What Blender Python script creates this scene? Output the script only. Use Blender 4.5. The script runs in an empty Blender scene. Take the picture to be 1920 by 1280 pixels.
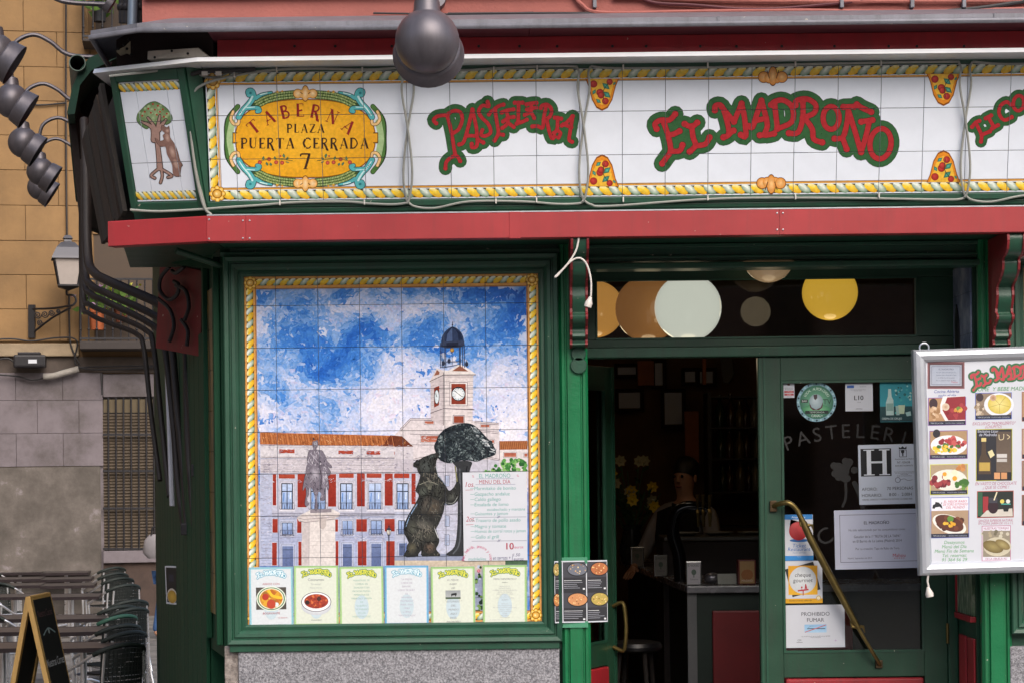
import bpy, bmesh, math, random
from mathutils import Vector, Matrix, noise
from mathutils.geometry import tessellate_polygon
random.seed(7)
SC = bpy.context.scene
COL = SC.collection
R = math.radians

# ---------------------------------------------------------------- camera
F, D, CX, CY, TH, ZC = 3773.0, 9.6, 960.0, 875.0, 0.0115, 1.6      # measured from the photograph
cam_d = bpy.data.cameras.new('camera'); cam = bpy.data.objects.new('camera', cam_d); COL.objects.link(cam)
cam.location = (0, -D, ZC); cam.rotation_euler = (R(90), TH, 0)
cam_d.sensor_width = 36; cam_d.lens = F/1920*36
cam_d.shift_y = (CY-640)/1920; cam_d.clip_start = .1; cam_d.clip_end = 500
SC.camera = cam

# ---------------------------------------------------------------- sky, sun, exposure
SUN_EL, SUN_AZ = R(42), R(158)          # azimuth: 180 = straight behind the camera, smaller = from the right
w = bpy.data.worlds.new('World'); SC.world = w; w.use_nodes = True
nt = w.node_tree; nt.nodes.clear()
sky = nt.nodes.new('ShaderNodeTexSky'); sky.sky_type = 'NISHITA'; sky.sun_disc = False
sky.sun_elevation = SUN_EL; sky.sun_rotation = SUN_AZ; sky.air_density = 1.0; sky.dust_density = 4.0; sky.ozone_density = .6
bg = nt.nodes.new('ShaderNodeBackground'); bg.inputs['Strength'].default_value = .15
wo = nt.nodes.new('ShaderNodeOutputWorld')
nt.links.new(sky.outputs[0], bg.inputs[0]); nt.links.new(bg.outputs[0], wo.inputs[0])
sd = bpy.data.lights.new('sun', 'SUN'); sd.energy = 1.5; sd.angle = R(50); sd.color = (1, .97, .93)
so = bpy.data.objects.new('sun', sd); COL.objects.link(so)
sun_dir = Vector((math.sin(SUN_AZ)*math.cos(SUN_EL), math.cos(SUN_AZ)*math.cos(SUN_EL), math.sin(SUN_EL)))
so.location = sun_dir*30; so.rotation_euler = sun_dir.to_track_quat('Z', 'Y').to_euler()
vs = SC.view_settings; vs.view_transform = 'Standard'; vs.look = 'None'; vs.gamma = 1; vs.exposure = 0.42
SC.cycles.max_bounces = 8; SC.cycles.transparent_max_bounces = 12

# ---------------------------------------------------------------- measuring: a photograph pixel on the plane y = Y
def P(px, py, Y=0.0):
    u, v = px-CX, py-CY
    uu = u*math.cos(TH)-v*math.sin(TH); vv = v*math.cos(TH)+u*math.sin(TH)
    d = D+Y
    return Vector((uu*d/F, Y, ZC-vv*d/F))
def ray(px, py):
    return P(px, py, 0)-Vector((0, -D, ZC))

class Plane:
    def __init__(s, O, U, V):
        s.O = Vector(O); s.U = Vector(U).normalized(); s.V = Vector(V).normalized(); s.N = s.U.cross(s.V).normalized()
    def at(s, u, v, n=0): return s.O+s.U*u+s.V*v+s.N*n
    def uv(s, px, py):
        c = Vector((0, -D, ZC)); r = ray(px, py)
        M = Matrix((s.U, s.V, -r)).transposed().inverted(); q = M @ (c-s.O)
        return (q.x, q.y)

def mixc(a, b_, t): return tuple(int(((a >> s) & 255)*(1-t)+((b_ >> s) & 255)*t) for s in (16, 8, 0))
def lin(c):
    if isinstance(c, int): c = ((c >> 16) & 255, (c >> 8) & 255, c & 255)
    return tuple((x/255/12.92 if x/255 <= .04045 else ((x/255+.055)/1.055)**2.4) for x in c)

# ---------------------------------------------------------------- materials
MATS = {}
def mat(name, col, rough=.5, metal=0, var=.12, vs=6.0, bump=.0, bs=60.0, coat=0., spec=.5, streak=0., emit=None, es=0., wear=0.):
    if name in MATS: return MATS[name]
    m = bpy.data.materials.new(name); m.use_nodes = True; n = m.node_tree; b = n.nodes['Principled BSDF']
    if isinstance(col, int): col = lin(col)
    b.inputs['Roughness'].default_value = rough; b.inputs['Metallic'].default_value = metal
    b.inputs['Specular IOR Level'].default_value = spec; b.inputs['Coat Weight'].default_value = coat
    b.inputs['Coat Roughness'].default_value = .12
    tc = n.nodes.new('ShaderNodeTexCoord'); mp = n.nodes.new('ShaderNodeMapping'); n.links.new(tc.outputs['Object'], mp.inputs[0])
    if streak: mp.inputs['Scale'].default_value = (1, 1, streak)
    n1 = n.nodes.new('ShaderNodeTexNoise'); n1.inputs['Scale'].default_value = vs; n1.inputs['Detail'].default_value = 6; n1.inputs['Roughness'].default_value = .65
    n.links.new(mp.outputs[0], n1.inputs['Vector'])
    cr = n.nodes.new('ShaderNodeMapRange'); cr.inputs[1].default_value = .3; cr.inputs[2].default_value = .7
    cr.inputs[3].default_value = 1-var; cr.inputs[4].default_value = 1+var
    n.links.new(n1.outputs['Fac'], cr.inputs[0])
    oi = n.nodes.new('ShaderNodeObjectInfo'); mo = n.nodes.new('ShaderNodeMapRange'); mo.inputs[3].default_value = 1-var*.35; mo.inputs[4].default_value = 1+var*.35
    n.links.new(oi.outputs['Random'], mo.inputs[0])
    mm = n.nodes.new('ShaderNodeMath'); mm.operation = 'MULTIPLY'; n.links.new(cr.outputs[0], mm.inputs[0]); n.links.new(mo.outputs[0], mm.inputs[1])
    mul = n.nodes.new('ShaderNodeVectorMath'); mul.operation = 'SCALE'; mul.inputs[0].default_value = col[:3]
    n.links.new(mm.outputs[0], mul.inputs['Scale']); out = mul.outputs[0]
    if wear:
        m3 = n.nodes.new('ShaderNodeMapping'); m3.inputs['Scale'].default_value = (9, 9, .7); n.links.new(tc.outputs['Object'], m3.inputs[0])
        w1 = n.nodes.new('ShaderNodeTexNoise'); w1.inputs['Scale'].default_value = 2.2; w1.inputs['Detail'].default_value = 7; w1.inputs['Roughness'].default_value = .7; n.links.new(m3.outputs[0], w1.inputs['Vector'])
        r1 = n.nodes.new('ShaderNodeMapRange'); r1.inputs[1].default_value = .48; r1.inputs[2].default_value = .75; r1.inputs[3].default_value = 0; r1.inputs[4].default_value = wear; n.links.new(w1.outputs['Fac'], r1.inputs[0])
        x1 = n.nodes.new('ShaderNodeMix'); x1.data_type = 'RGBA'; x1.inputs[7].default_value = (.035, .032, .028, 1); n.links.new(r1.outputs[0], x1.inputs[0]); n.links.new(out, x1.inputs[6])
        w2 = n.nodes.new('ShaderNodeTexNoise'); w2.inputs['Scale'].default_value = 34; w2.inputs['Detail'].default_value = 3; n.links.new(tc.outputs['Object'], w2.inputs['Vector'])
        r2 = n.nodes.new('ShaderNodeMapRange'); r2.inputs[1].default_value = .735; r2.inputs[2].default_value = .76; r2.inputs[3].default_value = 0; r2.inputs[4].default_value = .8; n.links.new(w2.outputs['Fac'], r2.inputs[0])
        x2 = n.nodes.new('ShaderNodeMix'); x2.data_type = 'RGBA'; x2.inputs[7].default_value = (.45, .42, .34, 1); n.links.new(r2.outputs[0], x2.inputs[0]); n.links.new(x1.outputs[2], x2.inputs[6]); out = x2.outputs[2]
    n.links.new(out, b.inputs['Base Color'])
    rr = n.nodes.new('ShaderNodeMapRange'); rr.inputs[3].default_value = max(.03, rough-.1); rr.inputs[4].default_value = min(1, rough+.12)
    n.links.new(n1.outputs['Fac'], rr.inputs[0]); n.links.new(rr.outputs[0], b.inputs['Roughness'])
    if bump:
        n2 = n.nodes.new('ShaderNodeTexNoise'); n2.inputs['Scale'].default_value = bs; n2.inputs['Detail'].default_value = 5
        n.links.new(mp.outputs[0], n2.inputs['Vector'])
        bp = n.nodes.new('ShaderNodeBump'); bp.inputs['Strength'].default_value = bump; bp.inputs['Distance'].default_value = .01
        n.links.new(n2.outputs['Fac'], bp.inputs['Height']); n.links.new(bp.outputs[0], b.inputs['Normal'])
    if emit is not None:
        b.inputs['Emission Color'].default_value = (*(lin(emit) if isinstance(emit, int) else emit), 1); b.inputs['Emission Strength'].default_value = es
    MATS[name] = m
    return m

def paint_mat(name, rough=.3, var=.1, vs=60, coat=.0, spec=.5):
    """printed or glazed colour: colour attribute with a fine hand-made mottling"""
    if name in MATS: return MATS[name]
    m = bpy.data.materials.new(name); m.use_nodes = True; n = m.node_tree; b = n.nodes['Principled BSDF']
    at = n.nodes.new('ShaderNodeAttribute'); at.attribute_name = 'Col'
    g = n.nodes.new('ShaderNodeNewGeometry')
    n1 = n.nodes.new('ShaderNodeTexNoise'); n1.inputs['Scale'].default_value = vs; n1.inputs['Detail'].default_value = 4
    n.links.new(g.outputs['Position'], n1.inputs['Vector'])
    cr = n.nodes.new('ShaderNodeMapRange'); cr.inputs[1].default_value = .3; cr.inputs[2].default_value = .7; cr.inputs[3].default_value = 1-var; cr.inputs[4].default_value = 1+var
    n.links.new(n1.outputs['Fac'], cr.inputs[0])
    mul = n.nodes.new('ShaderNodeVectorMath'); mul.operation = 'SCALE'
    n.links.new(at.outputs['Color'], mul.inputs[0]); n.links.new(cr.outputs[0], mul.inputs['Scale']); n.links.new(mul.outputs[0], b.inputs['Base Color'])
    b.inputs['Roughness'].default_value = rough; b.inputs['Coat Weight'].default_value = coat; b.inputs['Specular IOR Level'].default_value = spec
    MATS[name] = m
    return m

def ramp_mat(name, stops, rough=.4, scale=4., detail=6., world=False, bump=0., bs=80., stretch=(1, 1, 1), distort=0., nrough=.6, spec=.5):
    """noise through a colour ramp: clouds, granite, stained stone"""
    if name in MATS: return MATS[name]
    m = bpy.data.materials.new(name); m.use_nodes = True; n = m.node_tree; b = n.nodes['Principled BSDF']
    if world:
        g = n.nodes.new('ShaderNodeNewGeometry'); src = g.outputs['Position']
    else:
        g = n.nodes.new('ShaderNodeTexCoord'); src = g.outputs['Object']
    mp = n.nodes.new('ShaderNodeMapping'); mp.inputs['Scale'].default_value = stretch; n.links.new(src, mp.inputs[0])
    n1 = n.nodes.new('ShaderNodeTexNoise'); n1.inputs['Scale'].default_value = scale; n1.inputs['Detail'].default_value = detail
    n1.inputs['Roughness'].default_value = nrough; n1.inputs['Distortion'].default_value = distort
    n.links.new(mp.outputs[0], n1.inputs['Vector'])
    r = n.nodes.new('ShaderNodeValToRGB'); e = r.color_ramp.elements
    while len(e) > 1: e.remove(e[-1])
    for i, (p, c) in enumerate(stops):
        q = e[0] if i == 0 else e.new(p)
        q.position = p; q.color = (*lin(c), 1)
    n.links.new(n1.outputs['Fac'], r.inputs[0]); n.links.new(r.outputs[0], b.inputs['Base Color'])
    b.inputs['Roughness'].default_value = rough; b.inputs['Specular IOR Level'].default_value = spec
    if bump:
        n2 = n.nodes.new('ShaderNodeTexNoise'); n2.inputs['Scale'].default_value = bs; n2.inputs['Detail'].default_value = 5
        n.links.new(mp.outputs[0], n2.inputs['Vector'])
        bp = n.nodes.new('ShaderNodeBump'); bp.inputs['Strength'].default_value = bump; bp.inputs['Distance'].default_value = .01
        n.links.new(n2.outputs['Fac'], bp.inputs['Height']); n.links.new(bp.outputs[0], b.inputs['Normal'])
    MATS[name] = m
    return m

def glass_mat(name, tint=(.92, .95, .93), rough=.02):
    if name in MATS: return MATS[name]
    m = bpy.data.materials.new(name); m.use_nodes = True; n = m.node_tree; n.nodes.clear()
    o = n.nodes.new('ShaderNodeOutputMaterial'); t = n.nodes.new('ShaderNodeBsdfTransparent'); t.inputs[0].default_value = (*tint, 1)
    g = n.nodes.new('ShaderNodeBsdfGlossy'); g.inputs['Roughness'].default_value = rough
    fr = n.nodes.new('ShaderNodeFresnel'); fr.inputs[0].default_value = 1.5
    mx = n.nodes.new('ShaderNodeMixShader')
    n.links.new(fr.outputs[0], mx.inputs[0]); n.links.new(t.outputs[0], mx.inputs[1]); n.links.new(g.outputs[0], mx.inputs[2]); n.links.new(mx.outputs[0], o.inputs[0])
    MATS[name] = m
    return m

# ---------------------------------------------------------------- objects
WLOC = {}
def tag(o, label, cat=None, group=None, kind=None):
    if label: o['label'] = label
    if cat: o['category'] = cat
    if group: o['group'] = group
    if kind: o['kind'] = kind
    return o
def thing(name, loc=(0, 0, 0), label=None, cat=None, group=None):
    o = bpy.data.objects.new(name, None); COL.objects.link(o); o.location = loc; o.empty_display_size = .1
    WLOC[o.name] = Vector(loc)
    tag(o, label, cat, group)
    return o
def wl(o): return WLOC.get(o.name, Vector()) if o else Vector()
def link(name, me, parent=None, mw=None):
    o = bpy.data.objects.new(name, me); COL.objects.link(o)
    base = wl(parent)
    if parent: o.parent = parent
    if mw is not None:
        o.matrix_basis = Matrix.Translation(-base) @ mw
        WLOC[o.name] = mw.translation.copy()
    else:
        WLOC[o.name] = base.copy()
    return o
def copy_tree(o, parent=None):
    c = o.copy(); COL.objects.link(c); c.parent = parent
    for ch in list(o.children): copy_tree(ch, c)
    return c

class MB:
    def __init__(s): s.v = []; s.f = []; s.c = None
    def add(s, vs, fs):
        b = len(s.v); s.v += [Vector(q) for q in vs]; s.f += [tuple(i+b for i in f) for f in fs]; return s
    def box(s, x0, x1, y0, y1, z0, z1):
        return s.add([(x0,y0,z0),(x1,y0,z0),(x1,y1,z0),(x0,y1,z0),(x0,y0,z1),(x1,y0,z1),(x1,y1,z1),(x0,y1,z1)],
                     [(0,3,2,1),(4,5,6,7),(0,1,5,4),(1,2,6,5),(2,3,7,6),(3,0,4,7)])
    def hexa(s, a, b):      # two quads (lists of 4 points)
        return s.add(list(a)+list(b), [(0,3,2,1),(4,5,6,7),(0,1,5,4),(1,2,6,5),(2,3,7,6),(3,0,4,7)])
    def bar(s, p, q, wd, dp, up=(0, 0, 1)):
        p, q = Vector(p), Vector(q); t = (q-p).normalized(); up = Vector(up)
        if abs(t.dot(up)) > .98: up = Vector((0, 1, 0))
        x = t.cross(up).normalized(); y = x.cross(t)
        r = [x*a*wd/2+y*b*dp/2 for a, b in ((-1,-1),(1,-1),(1,1),(-1,1))]
        return s.hexa([p+k for k in r], [q+k for k in r])
    def tube(s, pts, r, n=8, closed=False, caps=True):
        pts = [Vector(p) for p in pts]; N = len(pts); rs = r if isinstance(r, (list, tuple)) else [r]*N
        b = len(s.v); pn = None
        for i, p in enumerate(pts):
            if closed: t = pts[(i+1) % N]-pts[i-1]
            else: t = pts[min(i+1, N-1)]-pts[max(i-1, 0)]
            t = t.normalized() if t.length > 1e-9 else Vector((0, 0, 1))
            if pn is None:
                a = Vector((0, 0, 1)) if abs(t.z) < .9 else Vector((1, 0, 0))
                pn = t.cross(a).normalized()
            else:
                pn = (pn-t*pn.dot(t)); pn = pn.normalized() if pn.length > 1e-6 else t.orthogonal().normalized()
            bn = t.cross(pn)
            for k in range(n):
                a = 2*math.pi*k/n; s.v.append(p+(pn*math.cos(a)+bn*math.sin(a))*rs[i])
        for i in range(N if closed else N-1):
            j = (i+1) % N
            for k in range(n):
                l = (k+1) % n; s.f.append((b+i*n+k, b+i*n+l, b+j*n+l, b+j*n+k))
        if caps and not closed:
            s.f.append(tuple(b+k for k in range(n))[::-1]); s.f.append(tuple(b+(N-1)*n+k for k in range(n)))
        return s
    def lathe(s, prof, n=24, M=None):
        M = M or Matrix(); b = len(s.v); idx = []
        for r, z in prof:
            if r < 1e-6: idx.append([len(s.v)]); s.v.append(M @ Vector((0, 0, z)))
            else:
                idx.append(list(range(len(s.v), len(s.v)+n)))
                for k in range(n): a = 2*math.pi*k/n; s.v.append(M @ Vector((r*math.cos(a), r*math.sin(a), z)))
        for A, B in zip(idx, idx[1:]):
            for k in range(n):
                l = (k+1) % n
                if len(A) == 1 and len(B) == 1: continue
                if len(A) == 1: s.f.append((A[0], B[l], B[k]))
                elif len(B) == 1: s.f.append((A[k], A[l], B[0]))
                else: s.f.append((A[k], A[l], B[l], B[k]))
        return s
    def ball(s, c, r, n=16, m=10, sc=(1, 1, 1)):
        pr = [(r*math.sin(math.pi*i/m), -r*math.cos(math.pi*i/m)) for i in range(m+1)]
        pr[0] = (0, -r); pr[-1] = (0, r)
        return s.lathe(pr, n, Matrix.Translation(Vector(c)) @ Matrix.Diagonal((*sc, 1)))
    def prism(s, poly, fa, fb):
        """polygon (2D list) extruded between two maps to 3D"""
        n = len(poly); A = [fa(*p) for p in poly]; B = [fb(*p) for p in poly]; b = len(s.v); s.v += [Vector(q) for q in A+B]
        tri = tessellate_polygon([[Vector((p[0], p[1], 0)) for p in poly]])
        for t in tri: s.f.append(tuple(b+i for i in t)); s.f.append(tuple(b+n+i for i in t[::-1]))
        for i in range(n): j = (i+1) % n; s.f.append((b+i, b+j, b+n+j, b+n+i))
        return s
    def build(s, name, m, parent=None, smooth=False, bevel=0, seg=2, recalc=True, angle=40):
        base = wl(parent); me = bpy.data.meshes.new(name)
        me.from_pydata([q-base for q in s.v], [], s.f); me.materials.append(m)
        if bevel or recalc:
            bm = bmesh.new(); bm.from_mesh(me)
            if recalc: bmesh.ops.recalc_face_normals(bm, faces=bm.faces)
            if bevel:
                es = [e for e in bm.edges if e.is_manifold and e.calc_face_angle(0) > R(30)]
                bmesh.ops.bevel(bm, geom=es, offset=bevel, segments=seg, affect='EDGES', profile=.6, clamp_overlap=True)
            bm.to_mesh(me); bm.free()
        if smooth:
            me.polygons.foreach_set('use_smooth', [True]*len(me.polygons))
            try: me.set_sharp_from_angle(angle=R(angle))
            except Exception: pass
        me.update()
        return link(name, me, parent)

def crom(pts, k=6, closed=False):
    """Catmull-Rom through points of any dimension (tuples)"""
    if len(pts) < 3 and not closed: 
        return [tuple(p) for p in pts]
    out = []; n = len(pts)
    g = (lambda i: pts[i % n]) if closed else (lambda i: pts[min(max(i, 0), n-1)])
    for i in range(n if closed else n-1):
        p0, p1, p2, p3 = g(i-1), g(i), g(i+1), g(i+2)
        for j in range(k):
            t = j/k
            out.append(tuple(.5*((2*b)+(-a+c)*t+(2*a-5*b+4*c-d)*t*t+(-a+3*b-3*c+d)*t*t*t) for a, b, c, d in zip(p0, p1, p2, p3)))
    if not closed: out.append(tuple(pts[-1]))
    return out

# ---------------------------------------------------------------- lettering and flat print
TEXTS = {}
def text_tris(sx):
    if sx in TEXTS: return TEXTS[sx]
    cu = bpy.data.curves.new('t', 'FONT'); cu.body = sx; cu.size = 1; cu.resolution_u = 3; cu.fill_mode = 'FRONT'
    ob = bpy.data.objects.new('t', cu); me = ob.to_mesh()
    vs_ = [(q.co.x, q.co.y) for q in me.vertices]; me.calc_loop_triangles()
    ts = [tuple(t.vertices) for t in me.loop_triangles]; ob.to_mesh_clear()
    bpy.data.objects.remove(ob); bpy.data.curves.remove(cu)
    x1 = max([p[0] for p in vs_], default=0); x0 = min([p[0] for p in vs_], default=0)
    TEXTS[sx] = (vs_, ts, x0, x1)
    return TEXTS[sx]

def inside(p, poly):
    x, y = p; r_ = False; n = len(poly)
    for i in range(n):
        (x0, y0), (x1, y1) = poly[i], poly[i-1]
        if (y0 > y) != (y1 > y) and x < (x1-x0)*(y-y0)/(y1-y0)+x0: r_ = not r_
    return r_
def brush(pa, poly, n, cols, L, wd, ang, sp=.5, seed=0):
    """short brush strokes inside a painted shape, tone following a soft noise"""
    xs = [p[0] for p in poly]; ys = [p[1] for p in poly]
    for i in range(n):
        x, y = random.uniform(min(xs), max(xs)), random.uniform(min(ys), max(ys)); a = ang+random.gauss(0, sp); l = L*random.uniform(.5, 1.2)
        q = (x+math.cos(a)*l, y+math.sin(a)*l)
        if not (inside((x, y), poly) and inside(q, poly)): continue
        t = noise.noise(Vector((x/L*.22+seed, y/L*.22, seed)))*.9+.5+random.gauss(0, .16); c = cols[max(0, min(len(cols)-1, int(t*len(cols))))]
        m_ = ((x+q[0])/2+random.gauss(0, l*.1), (y+q[1])/2+random.gauss(0, l*.1))
        pa.stroke([(x, y), m_, q], (wd*random.uniform(.6, 1.2), wd*random.uniform(.2, .7)), c, smooth=2, cap=False)
class Paint:
    """coloured flat shapes on a plane, painted in order; xy -> uv through s.map"""
    def __init__(s, plane, mp=None, z0=4e-4):
        s.p = plane; s.map = mp or (lambda x, y: (x, y)); s.z0 = z0; s.L = 0; s.i = 0; s.v = []; s.f = []; s.c = []
    def layer(s, n=None): s.L = s.L+1 if n is None else n; return s
    def _z(s): s.i += 1; return s.z0+s.L*1.2e-4+(s.i*7 % 59)*2e-6
    def raw(s, pts, tris, cols, dz=None):
        z = s._z(); b = len(s.v)
        for k, q in enumerate(pts):
            u, v = s.map(*q); s.v.append((u, v, z+(dz[k] if dz else 0)))
        one = not isinstance(cols, list)
        cl = lin(cols) if one else [lin(c) for c in cols]
        for t in tris:
            s.f.append(tuple(b+i for i in t)); s.c.append([cl]*3 if one else [cl[i] for i in t])
    def poly(s, pts, col):
        tri = tessellate_polygon([[Vector((p[0], p[1], 0)) for p in pts]])
        s.raw(pts, tri, col)
    def rect(s, x0, y0, x1, y1, col, col2=None):
        if col2 is None: s.raw([(x0,y0),(x1,y0),(x1,y1),(x0,y1)], [(0,1,2),(0,2,3)], col)
        else: s.raw([(x0,y0),(x1,y0),(x1,y1),(x0,y1)], [(0,1,2),(0,2,3)], [col, col, col2, col2])
    def frame(s, x0, y0, x1, y1, t, col):
        s.raw([(x0,y0),(x1,y0),(x1,y1),(x0,y1),(x0+t,y0+t),(x1-t,y0+t),(x1-t,y1-t),(x0+t,y1-t)],
              [(0,1,5),(0,5,4),(1,2,6),(1,6,5),(2,3,7),(2,7,6),(3,0,4),(3,4,7)], col)
    def fan(s, c, rim, cc, rc):
        n = len(rim); s.raw([c]+list(rim), [(0, 1+i, 1+(i+1) % n) for i in range(n)], [cc]+([rc]*n if not isinstance(rc, list) else rc))
    def disc(s, x, y, rx, col, ry=None, a=0, n=18, cc=None, off=(0, 0)):
        ry = ry or rx; ca, sa = math.cos(a), math.sin(a)
        rim = [(x+rx*math.cos(t)*ca-ry*math.sin(t)*sa, y+rx*math.cos(t)*sa+ry*math.sin(t)*ca) for t in [2*math.pi*k/n for k in range(n)]]
        s.fan((x+off[0], y+off[1]), rim, cc if cc is not None else col, col)
    def ring(s, x, y, rx, ry, t, col, a=0, n=28):
        ca, sa = math.cos(a), math.sin(a); pts = []
        for k in range(n):
            th = 2*math.pi*k/n
            for q in (0, 1):
                ex, ey = (rx-t/2+q*t)*math.cos(th), (ry-t/2+q*t)*math.sin(th)
                pts.append((x+ex*ca-ey*sa, y+ex*sa+ey*ca))
        tr = []
        for k in range(n):
            j = (k+1) % n; tr += [(2*k, 2*k+1, 2*j+1), (2*k, 2*j+1, 2*j)]
        s.raw(pts, tr, col)
    def stroke(s, pts, wd, col, smooth=5, cap=True):
        """round-ended brush stroke; wd may be a number or (start, end)"""
        pts = [tuple(map(float, p)) for p in pts]
        if smooth and len(pts) > 2: pts = crom(pts, smooth)
        n = len(pts); ws = [(wd[0]+(wd[1]-wd[0])*i/max(1, n-1))/2 for i in range(n)] if isinstance(wd, (tuple, list)) else [wd/2]*n
        L = []; Rr = []
        for i in range(n):
            a, b = pts[max(i-1, 0)], pts[min(i+1, n-1)]; dx, dy = b[0]-a[0], b[1]-a[1]; l = math.hypot(dx, dy) or 1
            nx, ny = -dy/l*ws[i], dx/l*ws[i]; L.append((pts[i][0]+nx, pts[i][1]+ny)); Rr.append((pts[i][0]-nx, pts[i][1]-ny))
        q = []; dz = []
        for i in range(n): q += [L[i], Rr[i]]; dz += [i*2e-6]*2
        tr = []
        for i in range(n-1): tr += [(2*i, 2*i+1, 2*i+3), (2*i, 2*i+3, 2*i+2)]
        s.raw(q, tr, col, dz)
        if cap:
            s.disc(*pts[0], ws[0], col, n=12); s.disc(*pts[-1], ws[-1], col, n=12)
    def text(s, t, x, y, h, col, align='c', shear=0., ang=0., xs=1., flip=True, maxw=None):
        """h = cap height; y is the base line (y down when flip)"""
        v, tr, x0, x1 = text_tris(t)
        if not v: return
        k = h/.69; wd = (x1-x0)*k*xs
        if maxw and wd > maxw: xs *= maxw/wd; wd = maxw
        ox = -x0*k*xs-(wd/2 if align == 'c' else wd if align == 'r' else 0)
        sg = -1 if flip else 1; ca, sa = math.cos(ang), math.sin(ang); q = []
        for a, b in v:
            px_, py_ = a*k*xs+ox+b*k*shear, sg*b*k
            q.append((x+px_*ca-py_*sa, y+px_*sa+py_*ca))
        s.raw(q, tr, col)
    def build(s, name, parent, m, cuts=None):
        base = wl(parent); me = bpy.data.meshes.new(name); p = s.p
        # orient all faces towards the viewer
        fs = []; cs = []
        for f, c in zip(s.f, s.c):
            a, b, d = (s.v[i] for i in f); ar = (b[0]-a[0])*(d[1]-a[1])-(b[1]-a[1])*(d[0]-a[0])
            if abs(ar) < 1e-12: continue
            if ar < 0: f = f[::-1]; c = c[::-1]
            fs.append(f); cs.append(c)
        me.from_pydata([Vector(q) for q in s.v], [], fs)
        at = me.color_attributes.new('Col', 'FLOAT_COLOR', 'CORNER')
        at.data.foreach_set('color', [x for c in cs for k in c for x in (k[0], k[1], k[2], 1.0)])
        if cuts:
            us, vs_, hw = cuts; bm = bmesh.new(); bm.from_mesh(me)
            for ax, vals in ((0, us), (1, vs_)):
                no = Vector((1, 0, 0)) if ax == 0 else Vector((0, 1, 0))
                for val in vals:
                    for sg in (-1, 1):
                        co = Vector((0, 0, 0)); co[ax] = val+sg*hw
                        g = [f for f in bm.faces if min(q.co[ax] for q in f.verts) < co[ax] < max(q.co[ax] for q in f.verts)]
                        if g:
                            es = list({e for f in g for e in f.edges}); vv = list({q for f in g for q in f.verts})
                            bmesh.ops.bisect_plane(bm, geom=g+es+vv, dist=1e-7, plane_co=co, plane_no=no)
                    dead = [f for f in bm.faces if abs(f.calc_center_median()[ax]-val) < hw*.99]
                    if dead: bmesh.ops.delete(bm, geom=dead, context='FACES')
            bm.to_mesh(me); bm.free()
        M = Matrix.Identity(4)
        for i in range(3): M[i][0] = p.U[i]; M[i][1] = p.V[i]; M[i][2] = p.N[i]; M[i][3] = p.O[i]-base[i]
        me.transform(M); me.materials.append(m); me.update()
        return link(name, me, parent)

def mitred_frame(parent, name, plane, u0, v0, u1, v1, prof, m, smooth=False):
    """four mitred members round a rectangle; prof = [(out, proud)] from the inner edge outwards"""
    cs = [(u0, v0, -1, -1), (u1, v0, 1, -1), (u1, v1, 1, 1), (u0, v1, -1, 1)]
    for i in range(4):
        b = MB(); A, B = cs[i], cs[(i+1) % 4]; n = len(prof)
        for c in (A, B):
            for o, h in prof: b.v.append(plane.at(c[0]+c[2]*o, c[1]+c[3]*o, h))
        for k in range(n):
            l = (k+1) % n; b.f.append((k, l, n+l, n+k))
        b.f.append(tuple(range(n))[::-1]); b.f.append(tuple(range(n, 2*n)))
        b.build(name, m, parent)

_tile = {}
def tile_mesh(wd, h, t, bev, m):
    k = (round(wd, 4), round(h, 4), t, m.name)
    if k in _tile: return _tile[k]
    me = bpy.data.meshes.new('tile'); b = bev
    v = []; 
    for z, ins in ((-t, 0), (-b, 0), (0, b)):
        v += [(-wd/2+ins, -h/2+ins, z), (wd/2-ins, -h/2+ins, z), (wd/2-ins, h/2-ins, z), (-wd/2+ins, h/2-ins, z)]
    f = [(8, 9, 10, 11)]
    for r in (0, 4):
        for i in range(4): j = (i+1) % 4; f.append((r+i, r+j, r+4+j, r+4+i))
    me.from_pydata(v, [], f); me.materials.append(m); me.update(); _tile[k] = me
    return me
def tiles(parent, plane, us, vs_, m, gap=.0026, t=.008, name='tile', bev=.0008, wob=.0004):
    for a, b in zip(us, us[1:]):
        for c, d in zip(vs_, vs_[1:]):
            me = tile_mesh(b-a-gap, d-c-gap, t, bev, m); O = plane.at((a+b)/2, (c+d)/2, random.uniform(-wob, 0))
            M = Matrix.Identity(4)
            tl = Matrix.Rotation(random.uniform(-.0024, .0024), 3, plane.U) @ Matrix.Rotation(random.uniform(-.0024, .0024), 3, plane.V)
            for i, ax in enumerate((plane.U, plane.V, plane.N)):
                ax = tl @ ax
                for j in range(3): M[j][i] = ax[j]
            M.translation = O
            link(name, me, parent, M)
# ================================================================ materials of the place
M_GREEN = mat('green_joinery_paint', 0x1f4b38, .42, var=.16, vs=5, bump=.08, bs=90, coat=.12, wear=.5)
M_GREEN2 = mat('bright_green_pilaster_paint', 0x0b6c40, .38, var=.14, vs=5, bump=.1, bs=80, coat=.15, wear=.4)
M_DGREEN = mat('dark_green_door_paint', 0x1e4431, .42, var=.16, vs=6, bump=.08, bs=90, coat=.1, wear=.4)
M_RED = mat('red_awning_lacquer', 0x98282c, .42, var=.12, vs=3, bump=.05, bs=12, coat=.1, wear=.22)
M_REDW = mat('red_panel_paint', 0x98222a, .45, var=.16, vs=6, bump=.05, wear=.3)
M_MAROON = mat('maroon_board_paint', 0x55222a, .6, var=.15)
M_ZINC = mat('grey_zinc_sheet', 0x75757d, .5, metal=.25, var=.2, vs=9, bump=.06, bs=30, wear=.35)
M_ALU = mat('brushed_aluminium', 0xd0d3d8, .3, metal=.85, var=.06, vs=20)
M_WHITEM = mat('bright_aluminium_strip', 0xeceef2, .35, metal=.3, var=.05)
M_CREAM = mat('cream_painted_bracket', 0xc8bdb0, .55, var=.15, vs=14)
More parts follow.
